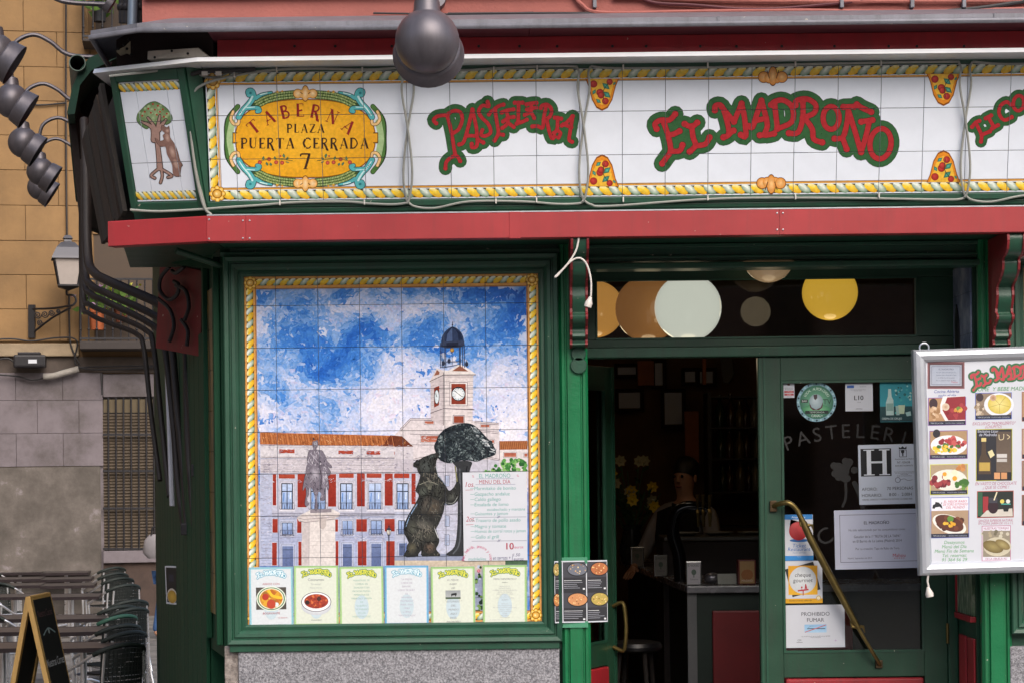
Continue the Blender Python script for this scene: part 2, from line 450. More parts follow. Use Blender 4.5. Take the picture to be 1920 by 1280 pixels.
M_PINK = mat('pink_plaster', 0x9e5e56, .85, var=.1, vs=5, bump=.35, bs=70)
M_TILE = mat('white_glazed_tile', 0xe2e8f2, .14, var=.05, vs=5, coat=.4)
M_GROUT = mat('grey_grout', 0x6d6f74, .9, var=.1, vs=40)
M_CABLE = mat('grey_plastic_cable', 0x93948e, .55, var=.15, vs=25)
M_DCABLE = mat('dark_rubber_cable', 0x2d2b2d, .6, var=.1)
M_WCABLE = mat('white_plastic', 0xcfc9c2, .5, var=.08)
M_BLACKI = mat('black_painted_iron', 0x242226, .5, metal=.2, var=.2, vs=14, bump=.1)
M_PIPE = mat('brown_iron_pipe', 0x2c2523, .55, metal=.15, var=.25, vs=12, bump=.12)
M_LAMP = mat('dark_bronze_lamp_metal', 0x625e64, .42, metal=.5, var=.22, vs=10, bump=.05, bs=30, streak=.25)
M_BRASS = mat('aged_brass', 0x7c6b40, .38, metal=.85, var=.2, vs=18)
M_GRAN = ramp_mat('grey_granite', [(.28, 0x38383c), (.42, 0x6a696e), (.54, 0x8c8b90), (.70, 0xb4b3b8)], .75, 120, 4, bump=.3, bs=160, nrough=.7)
M_GRAN2 = ramp_mat('brown_granite_edge', [(.3, 0x5c5450), (.55, 0x8f8680), (.75, 0xaea59f)], .8, 40, 6, bump=.4, bs=120)
M_PAINT = paint_mat('glazed_tile_painting', .2, .13, 70, coat=.3)
M_MPAINT = paint_mat('hand_painted_mural_glaze', .2, .15, 95, coat=.3)
M_PRINT = paint_mat('printed_ink_on_paper', .55, .05, 90)
M_PAPER = mat('white_paper', 0xc9ccd4, .6, var=.03, vs=9)
M_SKYT = ramp_mat('mural_sky_glaze', [(.30, 0x2c62b8), (.42, 0x4d86d4), (.50, 0x8fb0e2), (.58, 0xccd5ee), (.68, 0xe4e4f2)], .2, 4.0, 6, world=True, distort=.12, nrough=.6, stretch=(1, 1, 1.35))
M_WOOD = mat('weathered_wood', 0x6e5c50, .85, var=.4, vs=9, bump=.5, bs=30, streak=.08)
M_GLASS = glass_mat('window_glass')

# ================================================================ ground
g = MB(); g.box(-90, 90, -60, 90, -.95, -.65)
tag(g.build('street_ground', ramp_mat('grey_paving', [(.35, 0x55524f), (.6, 0x7a7672)], .85, 3, 6, bump=.2, bs=30)), None, kind='structure')

# ================================================================ tavern building
XL, XR = -1.38, 3.4
tav = thing('tavern_building', (1, 1, -.65), 'old tavern building with pink upper wall and green shopfront', 'building')
def tp(name, b, m, **k): return b.build(name, m, tav, **k)
b = MB(); b.box(-1.75, XR, .06, .5, 3.62, 6.2); tp('upper_wall', b, M_PINK)
b = MB(); b.box(-1.74, XR, .02, .06, 3.86, 3.95); tp('string_course', b, M_PINK, bevel=.01)
# granite base under the mural and under the window on the right
b = MB(); p0 = P(447, 1218, -.02); p1 = P(1050, 1218, -.02)
b.box(p0.x, p1.x-.003, -.03, .3, -.64, p0.z+.03); tp('granite_base', b, M_GRAN, bevel=.006)
b = MB(); b.box(XL, p0.x-.002, -.015, .3, -.64, p0.z+.02); tp('granite_edge', b, M_GRAN2, bevel=.006)
q0 = P(1893, 1215, -.02)
b = MB(); b.box(q0.x, XR, -.03, .3, -.64, q0.z+.01); tp('granite_base', b, M_GRAN, bevel=.006)
# wooden wall carrying the mural, and the head beam above the entrance
zs = P(960, 445.5, -.42).z+.012
b = MB(); b.box(XL+.003, P(1050, 900).x, .012, .12, p0.z-.02, zs+.02); tp('mural_backing_wall', b, M_GREEN)
b = MB(); b.box(q0.x, XR, .012, .12, q0.z-.02, zs+.02); tp('window_backing_wall', b, M_GREEN)
# soffit behind the awning lip and shop fascia boards
b = MB(); b.box(-1.36, XR, -.40, .13, zs, zs+.06); tp('soffit', b, M_GREEN)
# door recess: head, reveals, ceiling
xa, xb = P(1104, 800).x, P(1836, 800).x
zh = P(1110, 506, 0).z
b = MB(); b.box(xa-.15, xb+.02, .02, .10, zh+.04, zs-.004); tp('head_beam', b, M_GREEN, bevel=.004)
b = MB(); b.box(xa-.02, xb+.02, -.02, .13, zh, zh+.028); tp('head_moulding', b, M_GREEN, bevel=.006)
b = MB(); b.box(xa-.02, xb+.02, -.005, .06, zh+.05, zh+.062); tp('head_moulding', b, M_GREEN, bevel=.003)
b = MB(); b.box(xa-.02, xb+.02, -.012, .06, zh+.10, zh+.118); tp('head_moulding', b, M_GREEN, bevel=.003)
b = MB(); b.box(.22, xb+.02, .13, 1.0, 2.78, 2.84); tp('recess_ceiling', b, M_DGREEN)

# ---- pilasters with fluted edges
def pilaster(px0, px1, nm='pilaster'):
    x0, x1 = P(px0, 900).x, P(px1, 900).x; zt = zs-.002; zb = -.645
    W = x1-x0
    prof = [(0, 0), (0, .03), (.012, .045), (.024, .045), (.028, .036), (.034, .036), (.038, .05), (W-.038, .05), (W-.034, .036), (W-.028, .036), (W-.024, .045), (W-.012, .045), (W, .03), (W, 0)]
    b = MB(); b.prism(prof, lambda u, d: (x0+u, .02-d-.0, zb), lambda u, d: (x0+u, .02-d, zt))
    return tp(nm, b, M_GREEN2)
pilaster(1051, 1104); pilaster(1837, 1893)

# ---- carved corbels on the pilasters (green face, red cheeks)
def corbel(pxc):
    xc = P(pxc, 560).x; t = tav
    Z = [P(pxc, y).z for y in (452, 490, 497, 535, 545, 590, 600, 618, 624, 640, 652)]
    pr = [(.36, Z[0]), (.37, Z[0]-.04), (.34, Z[1]), (.27, Z[2]), (.27, Z[2]-.02), (.255, Z[3]+.03), (.20, Z[3]), (.15, Z[4]), (.155, (Z[4]+Z[5])/2), (.125, Z[5]), (.15, Z[6]+.01), (.14, Z[6]-.02), (.09, Z[7]), (.085, Z[8]), (.095, Z[9]+.015), (.06, Z[9]), (.07, Z[10]+.01), (.045, Z[10])]
    pts = crom(pr, 3)
    poly = [(0.0, Z[0])]+[(p[0], p[1]) for p in pts]+[(0.0, Z[10])]
    w2 = .030
    b = MB(); b.prism(poly, lambda y, z: (xc-w2, -.03-y, z), lambda y, z: (xc+w2, -.03-y, z)); c = tp('corbel', b, M_GREEN, smooth=True, angle=35)
    for s in (-1, 1):
        k = MB(); po = [(0.0, Z[0])]+[(p[0]+.008 if i % 9 < 6 else p[0]-.002, p[1]) for i, p in enumerate(pts)]+[(0.0, Z[10]-.004)]
        a, e = (xc+s*w2, xc+s*(w2+.012))
        k.prism(po, lambda y, z: (a+s*.0008, -.03-y, z), lambda y, z: (e, -.03-y, z)); k.build('corbel_cheek', mat('shaded_red_carving', 0x7c1c22, .5, var=.2, vs=12), c)  # cheek red darkened, their shade is put into the colour
    d = MB()
    for zc_, r_ in ((Z[10]-.03, .036), (Z[10]-.085, .04)):
        d.lathe([(0, 0), (r_, 0), (r_, .014), (r_-.004, .018), (0, .018)], 24, Matrix.Translation((xc, -.028, zc_)) @ Matrix.Rotation(R(90), 4, 'X'))
    d.build('pendant_disc', M_GREEN, c, smooth=True)
corbel(1083); corbel(1867)

# ---- cornice above the sign
b = MB()
zl0, zl1 = P(960, 49, -.51).z, P(960, 36, -.51).z
zw = P(960, 27, .06).z
line = [(XR, -.51), (-1.67, -.51), (-1.91, -.37), (-1.96, .3)]
back = [(XR, .06), (-1.60, .06), (-1.60, .06), (-1.6, .4)]
for (x0, y0), (x1, y1), (bx0, by0), (bx1, by1) in zip(line, line[1:], back, back[1:]):
    b.add([(x0,y0,zl0),(x1,y1,zl0),(x1,y1,zl1),(x0,y0,zl1),(bx0,by0,zw),(bx1,by1,zw)],
          [(0,1,2,3),(3,2,5,4)])
cor = tp('cornice', b, M_ZINC)
for x in (-.72, .95, 2.2):
    b = MB(); b.box(x, x+.012, -.516, -.505, zl0-.001, zl1+.001); b.build('sheet_seam', M_ZINC, cor)
b = MB(); b.tube([(x, y, zl0) for x, y in line], .012, 8); b.build('rolled_edge', M_ZINC, cor, smooth=True)
b = MB(); z0 = P(960, 98, -.3).z; z1 = P(960, 77, -.3).z
b.box(-1.34, XR, -.30, .06, z0-.06, zl0-.004); tp('red_cornice_board', b, M_REDW, bevel=.003)
for xq0, xq1 in ((-1.36, .10), (.103, XR)):
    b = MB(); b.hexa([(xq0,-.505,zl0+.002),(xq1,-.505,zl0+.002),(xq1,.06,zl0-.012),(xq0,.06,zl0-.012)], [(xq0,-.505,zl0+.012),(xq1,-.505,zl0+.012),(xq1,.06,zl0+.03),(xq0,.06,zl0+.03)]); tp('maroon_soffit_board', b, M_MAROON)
for i in range(16):
    px = 560+i*84+random.uniform(-22, 22); q = P(px, 87, -.302); b = MB()
    b.lathe([(0, .003), (.006, .002), (.007, 0)], 8, Matrix.Translation((q.x, -.3004, q.z)) @ Matrix.Rotation(R(90), 4, 'X')); b.build('screw_head', M_BLACKI, tav)
# dark side of the cornice on the corner
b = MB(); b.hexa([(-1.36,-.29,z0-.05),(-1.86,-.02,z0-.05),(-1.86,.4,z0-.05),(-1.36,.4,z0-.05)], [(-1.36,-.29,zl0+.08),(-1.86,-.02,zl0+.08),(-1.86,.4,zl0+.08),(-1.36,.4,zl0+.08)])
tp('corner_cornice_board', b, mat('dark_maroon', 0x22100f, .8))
# aluminium drip strip over the sign
za, zb_ = P(960, 109, -.47).z, P(960, 98.5, -.47).z
b = MB(); pl = [(XR, -.47), (-1.41, -.47), (-1.93, -.23)]
for (x0, y0), (x1, y1) in zip(pl, pl[1:]):
    b.hexa([(x0,y0,za),(x1,y1,za),(x1+.02,.2,za),(x0,.2,za)], [(x0,y0+.03,zb_),(x1,y1+.03,zb_),(x1+.02,.2,zb_),(x0,.2,zb_)])
tp('drip_strip', b, M_WHITEM)
# cream mounting bracket on the corner
b = MB(); pts = [P(276, 112, -.26), P(390, 106, -.33), P(372, 90, -.33), P(277, 96, -.26)]
b.hexa(pts, [p+Vector((.01, .05, 0)) for p in pts]); cb = tp('mounting_plate', b, M_CREAM, bevel=.003)
for x, y in ((290, 108), (322, 96), (352, 101), (380, 97)):
    q = P(x, y, -.315 if x > 300 else -.275); d = MB(); d.ball(q, .006, 8, 6); d.build('screw_head', M_BLACKI, cb)
# painted plaque with blossoms under the cornice corner
b = MB(); b.prism([(0,0),(24,-12),(40,-28),(60,-26),(66,12),(48,14),(28,6),(10,10)], lambda u, v: P(217+u*.72, 96+v*.72, -.06), lambda u, v: P(217+u*.72, 96+v*.72, -.06)+Vector((0, .03, 0)))
pq = tp('painted_plaque', b, mat('cream_blossom_plaque', 0xb7a98e, .6, var=.25, vs=40))
for x, y in ((222, 92), (232, 84), (242, 74), (238, 92), (250, 90), (246, 103), (256, 84)):
    d = MB(); d.ball(P(x, y, -.062), .007, 8, 6); d.build('painted_spot', M_BLACKI, pq)

# ================================================================ tiled sign over the front
tilt = R(12)
O = P(960, 371.5, -.175); O.x = 0
PF = Plane(O, (1, 0, 0), (0, -math.sin(tilt), math.cos(tilt)))
sg = thing('tiled_fascia_sign', (.8, -.2, O.z), 'long white glazed tile sign with rope border and red and green lettering above awning', 'sign')
uL = PF.uv(389, 260)[0]; j0 = PF.uv(441.7, 260)[0]; VT = .592
us = [uL]+[j0+.2*i for i in range(22)]; vs4 = [0, .194, .394, VT]
uR = us[-1]
tiles(sg, PF, us, vs4, M_TILE)
b = MB(); b.hexa([PF.at(uL, .002, -.0075), PF.at(uR, .002, -.0075), PF.at(uR, VT-.002, -.0075), PF.at(uL, VT-.002, -.0075)], [PF.at(uL, .002, -.03), PF.at(uR, .002, -.03), PF.at(uR, VT-.002, -.03), PF.at(uL, VT-.002, -.03)])
b.build('grout_bed', M_GROUT, sg)
b = MB(); b.hexa([PF.at(uL-.012, -.13, -.031), PF.at(uR+.1, -.13, -.031), PF.at(uR+.1, .62, -.031), PF.at(uL-.012, .62, -.031)], [(uL-.012, .0, PF.at(0, -.13).z), (uR+.1, .0, PF.at(0, -.13).z), (uR+.1, .0, PF.at(0, .62).z), (uL-.012, .0, PF.at(0, .62).z)])
b.build('sign_box', M_GREEN, sg)
for v0, v1, n in ((-.03, -.001, .012), (-.055, -.032, .006), (-.12, -.058, .016), (VT+.001, VT+.03, .012)):
    b = MB(); b.hexa([PF.at(uL-.01, v0, -.032), PF.at(uR+.1, v0, -.032), PF.at(uR+.1, v1, -.032), PF.at(uL-.01, v1, -.032)], [PF.at(uL-.01, v0, n), PF.at(uR+.1, v0, n), PF.at(uR+.1, v1, n), PF.at(uL-.01, v1, n)])
    b.build('sign_moulding', M_GREEN, sg, bevel=.004)

CF = (us[1:-1], vs4[1:-1], .0013)
# ---- painting helpers
YEL, GRN, WHT = 0xf2c318, 0x7d9a78, 0xeef0e6
def rope(pa, a, b_, wd, pitch, flip=1, bg=0x4a3a22):
    """twisted rope of yellow and green strands from a to b (input coordinates)"""
    dx, dy = b_[0]-a[0], b_[1]-a[1]; L = math.hypot(dx, dy); tx, ty = dx/L, dy/L; nx, ny = -ty, tx
    m = lambda t, w_: (a[0]+tx*t+nx*w_, a[1]+ty*t+ny*w_)
    n = max(2, int(round(L/pitch))); pt = L/n
    L0 = pa.L
    pa.raw([m(0, -wd*.46), m(L, -wd*.46), m(L, wd*.46), m(0, wd*.46)], [(0, 1, 2), (0, 2, 3)], bg)
    pa.layer()
    for i in range(n):
        c = (i+.5)*pt; col = YEL if i % 2 == 0 else GRN; hi = 0xfdf0b0 if i % 2 == 0 else 0xe9efe4; lo = 0xd9a012 if i % 2 == 0 else 0x5f8463
        rim = []; cols = []
        for k in range(12):
            th = 2*math.pi*k/12; e = .58*pt*math.cos(th); w_ = wd*.52*math.sin(th)
            rim.append(m(c+e+flip*w_*.75, w_)); cols.append(hi if math.sin(th)*1 > .75 else lo if math.sin(th) < -.3 else col)
        pa.fan(m(c-flip*.05*pt, wd*.1), rim, hi if i % 2 else 0xf8d850, cols)
    pa.L = L0
def rosette(pa, x, y, r):
    L0 = pa.L; pa.layer(L0+2)
    for k in range(8):
        a = k*math.pi/4; pa.disc(x+math.cos(a)*r*.75, y+math.sin(a)*r*.75, r*.36, 0x8a5a12)
    pa.layer()
    for k in range(8):
        a = k*math.pi/4; pa.disc(x+math.cos(a)*r*.75, y+math.sin(a)*r*.75, r*.29, 0xe6a622, cc=0xfbe08a)
    pa.layer(); pa.disc(x, y, r*.66, 0x7a4c10, ry=r*.6); pa.layer(); pa.disc(x, y, r*.55, 0xd08f18, ry=r*.5, cc=0xffe490); pa.layer(); pa.disc(x-.1*r, y, r*.28, 0xe9b440, cc=0xfff0b8)
    pa.L = L0

# ---- curly lettering traced as brush strokes (drawing units), reused at every size
EL_MADRONO = [
 [(180,612),(172,588),(200,570),(240,570),(268,542)], [(215,585),(236,650),(246,715),(228,745),(206,776)], [(238,640),(262,636),(288,622)], [(246,718),(288,716),(302,688)],
 [(312,588),(345,602),(372,582)], [(346,600),(352,650),(364,690),(336,720)], [(364,692),(410,684),(430,652)],
 [(456,524),(458,502),(488,504),(512,570),(522,635),(496,652)], [(488,508),(546,578)], [(546,578),(582,492)], [(582,492),(596,560),(602,646),(578,640)], [(522,636),(544,620)],
 [(676,478),(655,540),(634,604),(616,598)], [(676,478),(696,550),(704,600),(692,640),(736,634)], [(648,572),(698,562)], [(692,640),(668,642)],
 [(738,492),(752,612)], [(722,498),(740,482),(780,476),(822,510),(820,578),(750,612)],
 [(838,500),(842,478),(890,470),(932,496),(926,536),(872,560)], [(872,486),(872,560),(850,628),(806,632)], [(880,560),(916,610),(924,660),(964,676)],
 [(1064,508),(1116,506)], [(1088,510),(1082,580),(1062,650),(1022,658)], [(1084,512),(1118,620),(1148,722)], [(1188,574),(1170,650),(1148,722)], [(1148,578),(1202,570)], [(1128,496),(1152,512),(1196,532)], [(1060,655),(1080,708)],
]
EM_RINGS = [(1006, 560, 38, 54, 0), (1240, 682, 50, 72, .12)]
PASTELERIA = [
 [(214,518),(186,484),(232,442),(336,432)], [(330,436),(372,600),(412,836)], [(340,420),(400,386),(470,402),(490,480),(452,580),(400,616)], [(312,996),(320,930),(370,882),(430,862),(468,918)],
 [(596,372),(552,560),(504,716),(456,742)], [(598,372),(638,560),(652,676),(712,722)], [(552,648),(640,652)], [(652,690),(640,762),(592,772),(590,735)],
 [(758,292),(772,340),(706,330),(664,386),(690,450),(768,530),(790,614),(732,652),(690,640),(702,590)],
 [(772,424),(800,392),(870,338),(926,320)], [(838,372),(852,480),(872,620),(832,700)], [(872,630),(922,640)],
 [(908,404),(960,382),(1032,370)], [(962,384),(972,510),(914,568)], [(922,500),(972,462),(1034,452)], [(972,512),(1034,556)],
 [(1046,300),(1128,300)], [(1086,300),(1082,500)], [(1066,522),(1120,504),(1172,480)],
 [(1170,318),(1220,306),(1274,302)], [(1220,310),(1216,392),(1152,430)], [(1176,372),(1272,352)], [(1214,394),(1252,462)],
 [(1322,356),(1336,330),(1390,320),(1434,372),(1418,446),(1352,482)], [(1378,330),(1352,470),(1340,568),(1290,548),(1232,552)], [(1384,482),(1410,600),(1440,680),(1466,658)],
 [(1470,458),(1536,470)], [(1500,460),(1494,580),(1462,620)], [(1492,588),(1530,622),(1508,668)],
 [(1656,444),(1600,506),(1544,542)], [(1660,444),(1636,580),(1622,690),(1652,714)], [(1562,530),(1644,560)],
]
LICORES = [[(1674,602),(1690,582),(1708,574)], [(1692,585),(1718,640),(1716,672)], [(1720,640),(1758,624)], [(1738,562),(1764,548)], [(1750,556),(1778,604)], [(1768,610),(1796,594)],
 [(1858,498),(1836,484),(1808,504),(1802,540),(1826,570),(1862,556)],
 [(1936,445),(1944,520)], [(1936,446),(1972,440),(1984,466),(1944,484)], [(1950,484),(1990,528)], [(2010,440),(2012,526)], [(2010,440),(2052,446)], [(2012,482),(2044,486)], [(2012,526),(2056,532)], [(2112,470),(2084,460),(2070,486),(2096,510),(2100,548),(2064,546)]]
LI_RINGS = [(1894, 490, 25, 36, .1)]
def curly(pa, strokes, rings, T, wd, halo, red=0xa8252b, green=0x2f5c34, dark=0x1c2018, lines=True):
    """T maps drawing units to the paint's input coordinates and returns also the scale"""
    k = T(1, 0)[0]-T(0, 0)[0]
    def pas(extra, col, grow=1.0):
        for s_ in strokes:
            pa.stroke([T(*p) for p in s_], (wd+extra)*k, col, smooth=4)
            if extra < wd*.6:
                for e in (s_[0], s_[-1]): pa.disc(*T(*e), (wd*.6+extra/2)*k, col, n=12)
        for x, y, rx, ry, a in rings:
            if extra > wd: pa.disc(*T(x, y), (rx+(wd+extra)/2)*k, col, ry=(ry+(wd+extra)/2)*k, a=a, n=24)
            else: pa.ring(*T(x, y), rx*k, ry*k, (wd+extra)*k, col, a=a)
    if lines: pas(halo*2+wd*.14, dark); pa.layer()
    pas(halo*2, green); pa.layer()
    if lines: pas(wd*.17, dark); pa.layer()
    pas(0, red); pa.layer()
T6 = lambda x, y: (1160+x/2.526, y/2.526)
T5 = lambda x, y: (780+x/5.647, 140+y/5.647)

pa = Paint(PF, PF.uv)
curly(pa, EL_MADRONO, EM_RINGS, T6, 25, 26); pa.build('lettering_el_madrono', sg, M_PAINT, CF)
pa = Paint(PF, PF.uv); curly(pa, PASTELERIA, [], T5, 38, 50); pa.build('lettering_pasteleria', sg, M_PAINT, CF)
pa = Paint(PF, PF.uv); curly(pa, LICORES, LI_RINGS, T6, 17, 19); pa.build('lettering_licores', sg, M_PAINT, CF)

# rope border of the sign, in sign coordinates (metres)
pa = Paint(PF)
xr = uR-.02
rope(pa, (uL+.06, VT-.024), (xr, VT-.024), .044, .0445, 1)
rope(pa, (uL+.06, .028), (xr, .028), .044, .0445, -1)
rope(pa, (uL+.025, .07), (uL+.025, VT-.07), .04, .0445, -1)
pa.build('rope_border', sg, M_PAINT, CF)
pa = Paint(PF)
for v in (VT-.052, .056): pa.rect(uL+.05, v-.0035, xr, v+.0035, 0xd79a2e); 
pa.layer(); 
for v in (VT-.0575, .0615): pa.rect(uL+.05, v-.0012, xr, v+.0012, 0x7a4a1e)
pa.rect(uL+.047, .05, uL+.053, VT-.05, 0xd79a2e); pa.layer(); pa.rect(uL+.055, .05, uL+.0572, VT-.05, 0x7a4a1e)
rosette(pa, uL+.035, VT-.04, .036); rosette(pa, uL+.035, .035, .036)
pa.build('gold_border_line', sg, M_PAINT, CF)

# strawberry-tree cartouches and shells
def berries(pa, cx, cy, sx, sy, fl):
    pt = [(-30, -2), (30, -2), (24, 12), (18, 36), (10, 50), (0, 55), (-10, 50), (-18, 36), (-24, 12)]
    g_ = lambda k, dy=0: [(cx+x*sx*k, cy+fl*(y*k*sy+dy)) for x, y in pt]
    pa.poly(g_(1.06), 0x8a4b12); pa.layer(); pa.poly(g_(1.0), 0xe08a22); pa.layer(); pa.poly(g_(.86), 0xe9b53a); pa.layer()
    for x, y, r in ((-16, 8, 7), (14, 4, 6), (-4, 24, 7), (-2, 29, 6.5), (6, 40, 6.5)):
        pa.disc(cx+x*sx, cy+fl*y*sy, r, 0x8e1d1a, cc=0xd0453a, off=(-2, -2))
    for x0, y0, x1, y1 in ((0, 6, 14, 18), (2, 22, 16, 34), (-12, 18, -18, 28), (-12, 36, -2, 44), (20, 10, 26, 4)):
        mx, my = (x0+x1)/2, (y0+y1)/2; nx, ny = (y1-y0)*.3, -(x1-x0)*.3
        pa.fan((cx+mx*sx, cy+fl*my), [(cx+x0*sx, cy+fl*y0), (cx+(mx+nx)*sx, cy+fl*(my+ny)), (cx+x1*sx, cy+fl*y1), (cx+(mx-nx)*sx, cy+fl*(my-ny))], 0x58b09a, 0x1d5a42)
    pa.layer()
    pa.stroke([(cx+12*sx, cy+fl*6), (cx+2*sx, cy+fl*22), (cx+4*sx, cy+fl*42)], 1.2, 0x33402a)
for n_, (cx, cy, fl) in enumerate(((1129, 150, 1), (1129, 348, -1), (1769, 141, 1), (1769, 340, -1))):
    pa = Paint(PF, PF.uv); pa.layer(4); berries(pa, cx, cy, 1, 1, fl); pa.build('berry_cartouche', sg, M_PAINT, CF)
def shell(pa, cx, cy, sx, fl, c0=0xd98a35, c1=0xf3c483, dk=0x5a2f14):
    for k in (1.12, 1):
        col = dk if k > 1 else c0
        for dx, r in ((-17, 10), (17, 10), (-7, 9), (7, 9)): pa.disc(cx+dx*sx, cy+fl*(6 if abs(dx) > 10 else 8), r*k*sx, col, cc=col if k > 1 else c1)
        pa.layer(); pa.disc(cx, cy+fl*4, 8*k*sx, col, ry=17*k*sx, cc=col if k > 1 else c1); pa.layer()
    for dx in (-11, 11): pa.stroke([(cx+dx*sx, cy-fl*6), (cx+dx*sx*.6, cy+fl*8)], 1.6*sx, dk)
for cx, cy, fl in ((1449, 139, 1), (1446, 350, -1)):
    pa = Paint(PF, PF.uv); pa.layer(7); shell(pa, cx, cy, 1, fl); pa.build('painted_shell', sg, M_PAINT, CF)

# ---- oval cartouche of the tavern
Tz = lambda x, y: (400+x/4.741, 120+y/4.741)
pa = Paint(PF, lambda x, y: PF.uv(*Tz(x, y)))
OC = (818, 665)
def oval(rx, ry, n=48, p=2.5, sq=1.0):
    o = []
    for k in range(n):
        a = 2*math.pi*k/n; c, s_ = math.cos(a), math.sin(a)
        o.append((OC[0]+rx*math.copysign(abs(c)**(2/p), c), OC[1]+ry*math.copysign(abs(s_)**(2/p), s_)))
    return o
for s_ in (-1, 1):
    X = lambda d: OC[0]+s_*d
    pa.layer(0); pa.stroke([(X(600), 380), (X(690), 500), (X(700), 665), (X(690), 830), (X(600), 960)], 46, 0x26381f)
    pa.layer(1); pa.stroke([(X(600), 380), (X(684), 500), (X(694), 665), (X(684), 830), (X(600), 960)], 34, 0x4f7a3a)
    pa.layer(2); pa.stroke([(X(650), 520), (X(672), 665), (X(650), 810)], 56, 0xa9c48e)
pa.layer(3); pa.poly(oval(626, 352), 0x8a5514); pa.layer(4); pa.fan(OC, oval(616, 342), 0xf0b62e, 0xe9a71e)
pa.layer(5)
for s_ in (-1, 1): pa.rect(OC[0]+s_*604, 610, OC[0]+s_*648, 708, 0x5d3a10); 
pa.layer(6)
for s_ in (-1, 1): pa.rect(OC[0]+s_*596, 620, OC[0]+s_*640, 698, 0xe8a525)
# laurel garlands
for fy in (-1, 1):
    pa.layer(5)
    for s_ in (-1, 1):
        arc = [(OC[0]+s_*d, OC[1]+fy*h) for d, h in ((90, 392), (230, 378), (340, 350), (440, 300))]
        pa.stroke(arc, 78, 0x3e5427)
        pa.layer(6); cp = crom(arc, 7)
        for i, (x, y) in enumerate(cp[:-1]):
            ex, ey = cp[i+1][0]-x, cp[i+1][1]-y; l = math.hypot(ex, ey); ex, ey = ex/l, ey/l
            for off in (-24, 0, 24):
                bx, by = x-ey*off+random.uniform(-4, 4), y+ex*off
                L_ = 36; nx, ny = -ey*11, ex*11
                pa.fan((bx, by), [(bx-ex*L_*.6, by-ey*L_*.6), (bx+nx, by+ny), (bx+ex*L_*.6, by+ey*L_*.6), (bx-nx, by-ny)], 0xc2cf8c, 0x6f8a45 if (i+off) % 2 else 0x55753a)
        pa.layer(5)
# teal scrolls
for fy in (-1, 1):
    for s_ in (-1, 1):
        q = lambda d, h: (OC[0]+s_*d, OC[1]+fy*h)
        for L_, ex, col in ((7, 12, 0x1f3d44), (8, 0, 0x58b3b6)):
            pa.layer(L_)
            pa.stroke([q(592, 190), q(556, 250), q(500, 310), q(462, 370), q(476, 420), q(506, 418), q(500, 392)], 46+ex, col)
            pa.stroke([q(540, 268), q(470, 272), q(420, 270), q(405, 246), q(428, 240)], 30+ex, col)
            pa.stroke([q(440, 360), q(380, 392), q(300, 410)], (34+ex, 14+ex), col)
        pa.layer(9)
        pa.stroke([q(586, 205), q(552, 256), q(500, 318), q(470, 372)], (10, 18), 0xc9ecec)
        for i in range(5): pa.disc(*q(575-i*12, 230+i*13), 4.5, 0x18313a)
        pa.stroke([q(520, 275), q(450, 280)], 8, 0xc9ecec); pa.stroke([q(400, 390), q(340, 405)], 9, 0xd8f0ec)
        pa.disc(*q(488, 404), 12, 0x2d7c86)
        for L_, ex, col in ((7, 10, 0x6a4416), (9, 0, 0xefc688)):
            pa.layer(L_); pa.stroke([q(640, 240), q(662, 180), q(640, 134), q(600, 128), q(590, 156)], 22+ex, col)
        pa.layer(9); pa.disc(*q(250, 415), 12, 0xf0b848); pa.disc(*q(205, 420), 9, 0xf0b848)
        pa.stroke([q(270, 415), q(190, 418)], 4, 0x8a5a18)
for fy in (-1, 1):
    pa.layer(8)
    sh = Paint(PF, pa.map); 
    shell(pa, OC[0], OC[1]+fy*405, 3.9, -fy, 0xeaa94a, 0xfbe0b0, 0x6a3a14)
# berry twigs
for s_ in (-1, 1):
    pa.layer(9); Q = lambda d, y: (OC[0]-4+s_*d, y)
    pa.stroke([Q(110, 862), Q(200, 850), Q(300, 845), Q(385, 862)], 5, 0x56592a)
    for d, y in ((400, 876), (318, 848), (255, 876), (202, 880), (216, 820)): pa.disc(*Q(d, y), 18 if y > 830 else 9, 0xa02a22, cc=0xd96a50)
    for d, y, e, f_ in ((366, 820, 372, 862), (330, 908, 344, 872), (270, 822, 262, 858), (300, 910, 306, 878), (190, 796, 184, 840), (150, 826, 162, 858), (142, 884, 170, 866)):
        mx, my = (d+e)/2, (y+f_)/2; pa.fan(Q(mx, my), [Q(d, y), Q(mx-13, my), Q(e, f_), Q(mx+13, my)], 0x5f9a78, 0x204f3a)
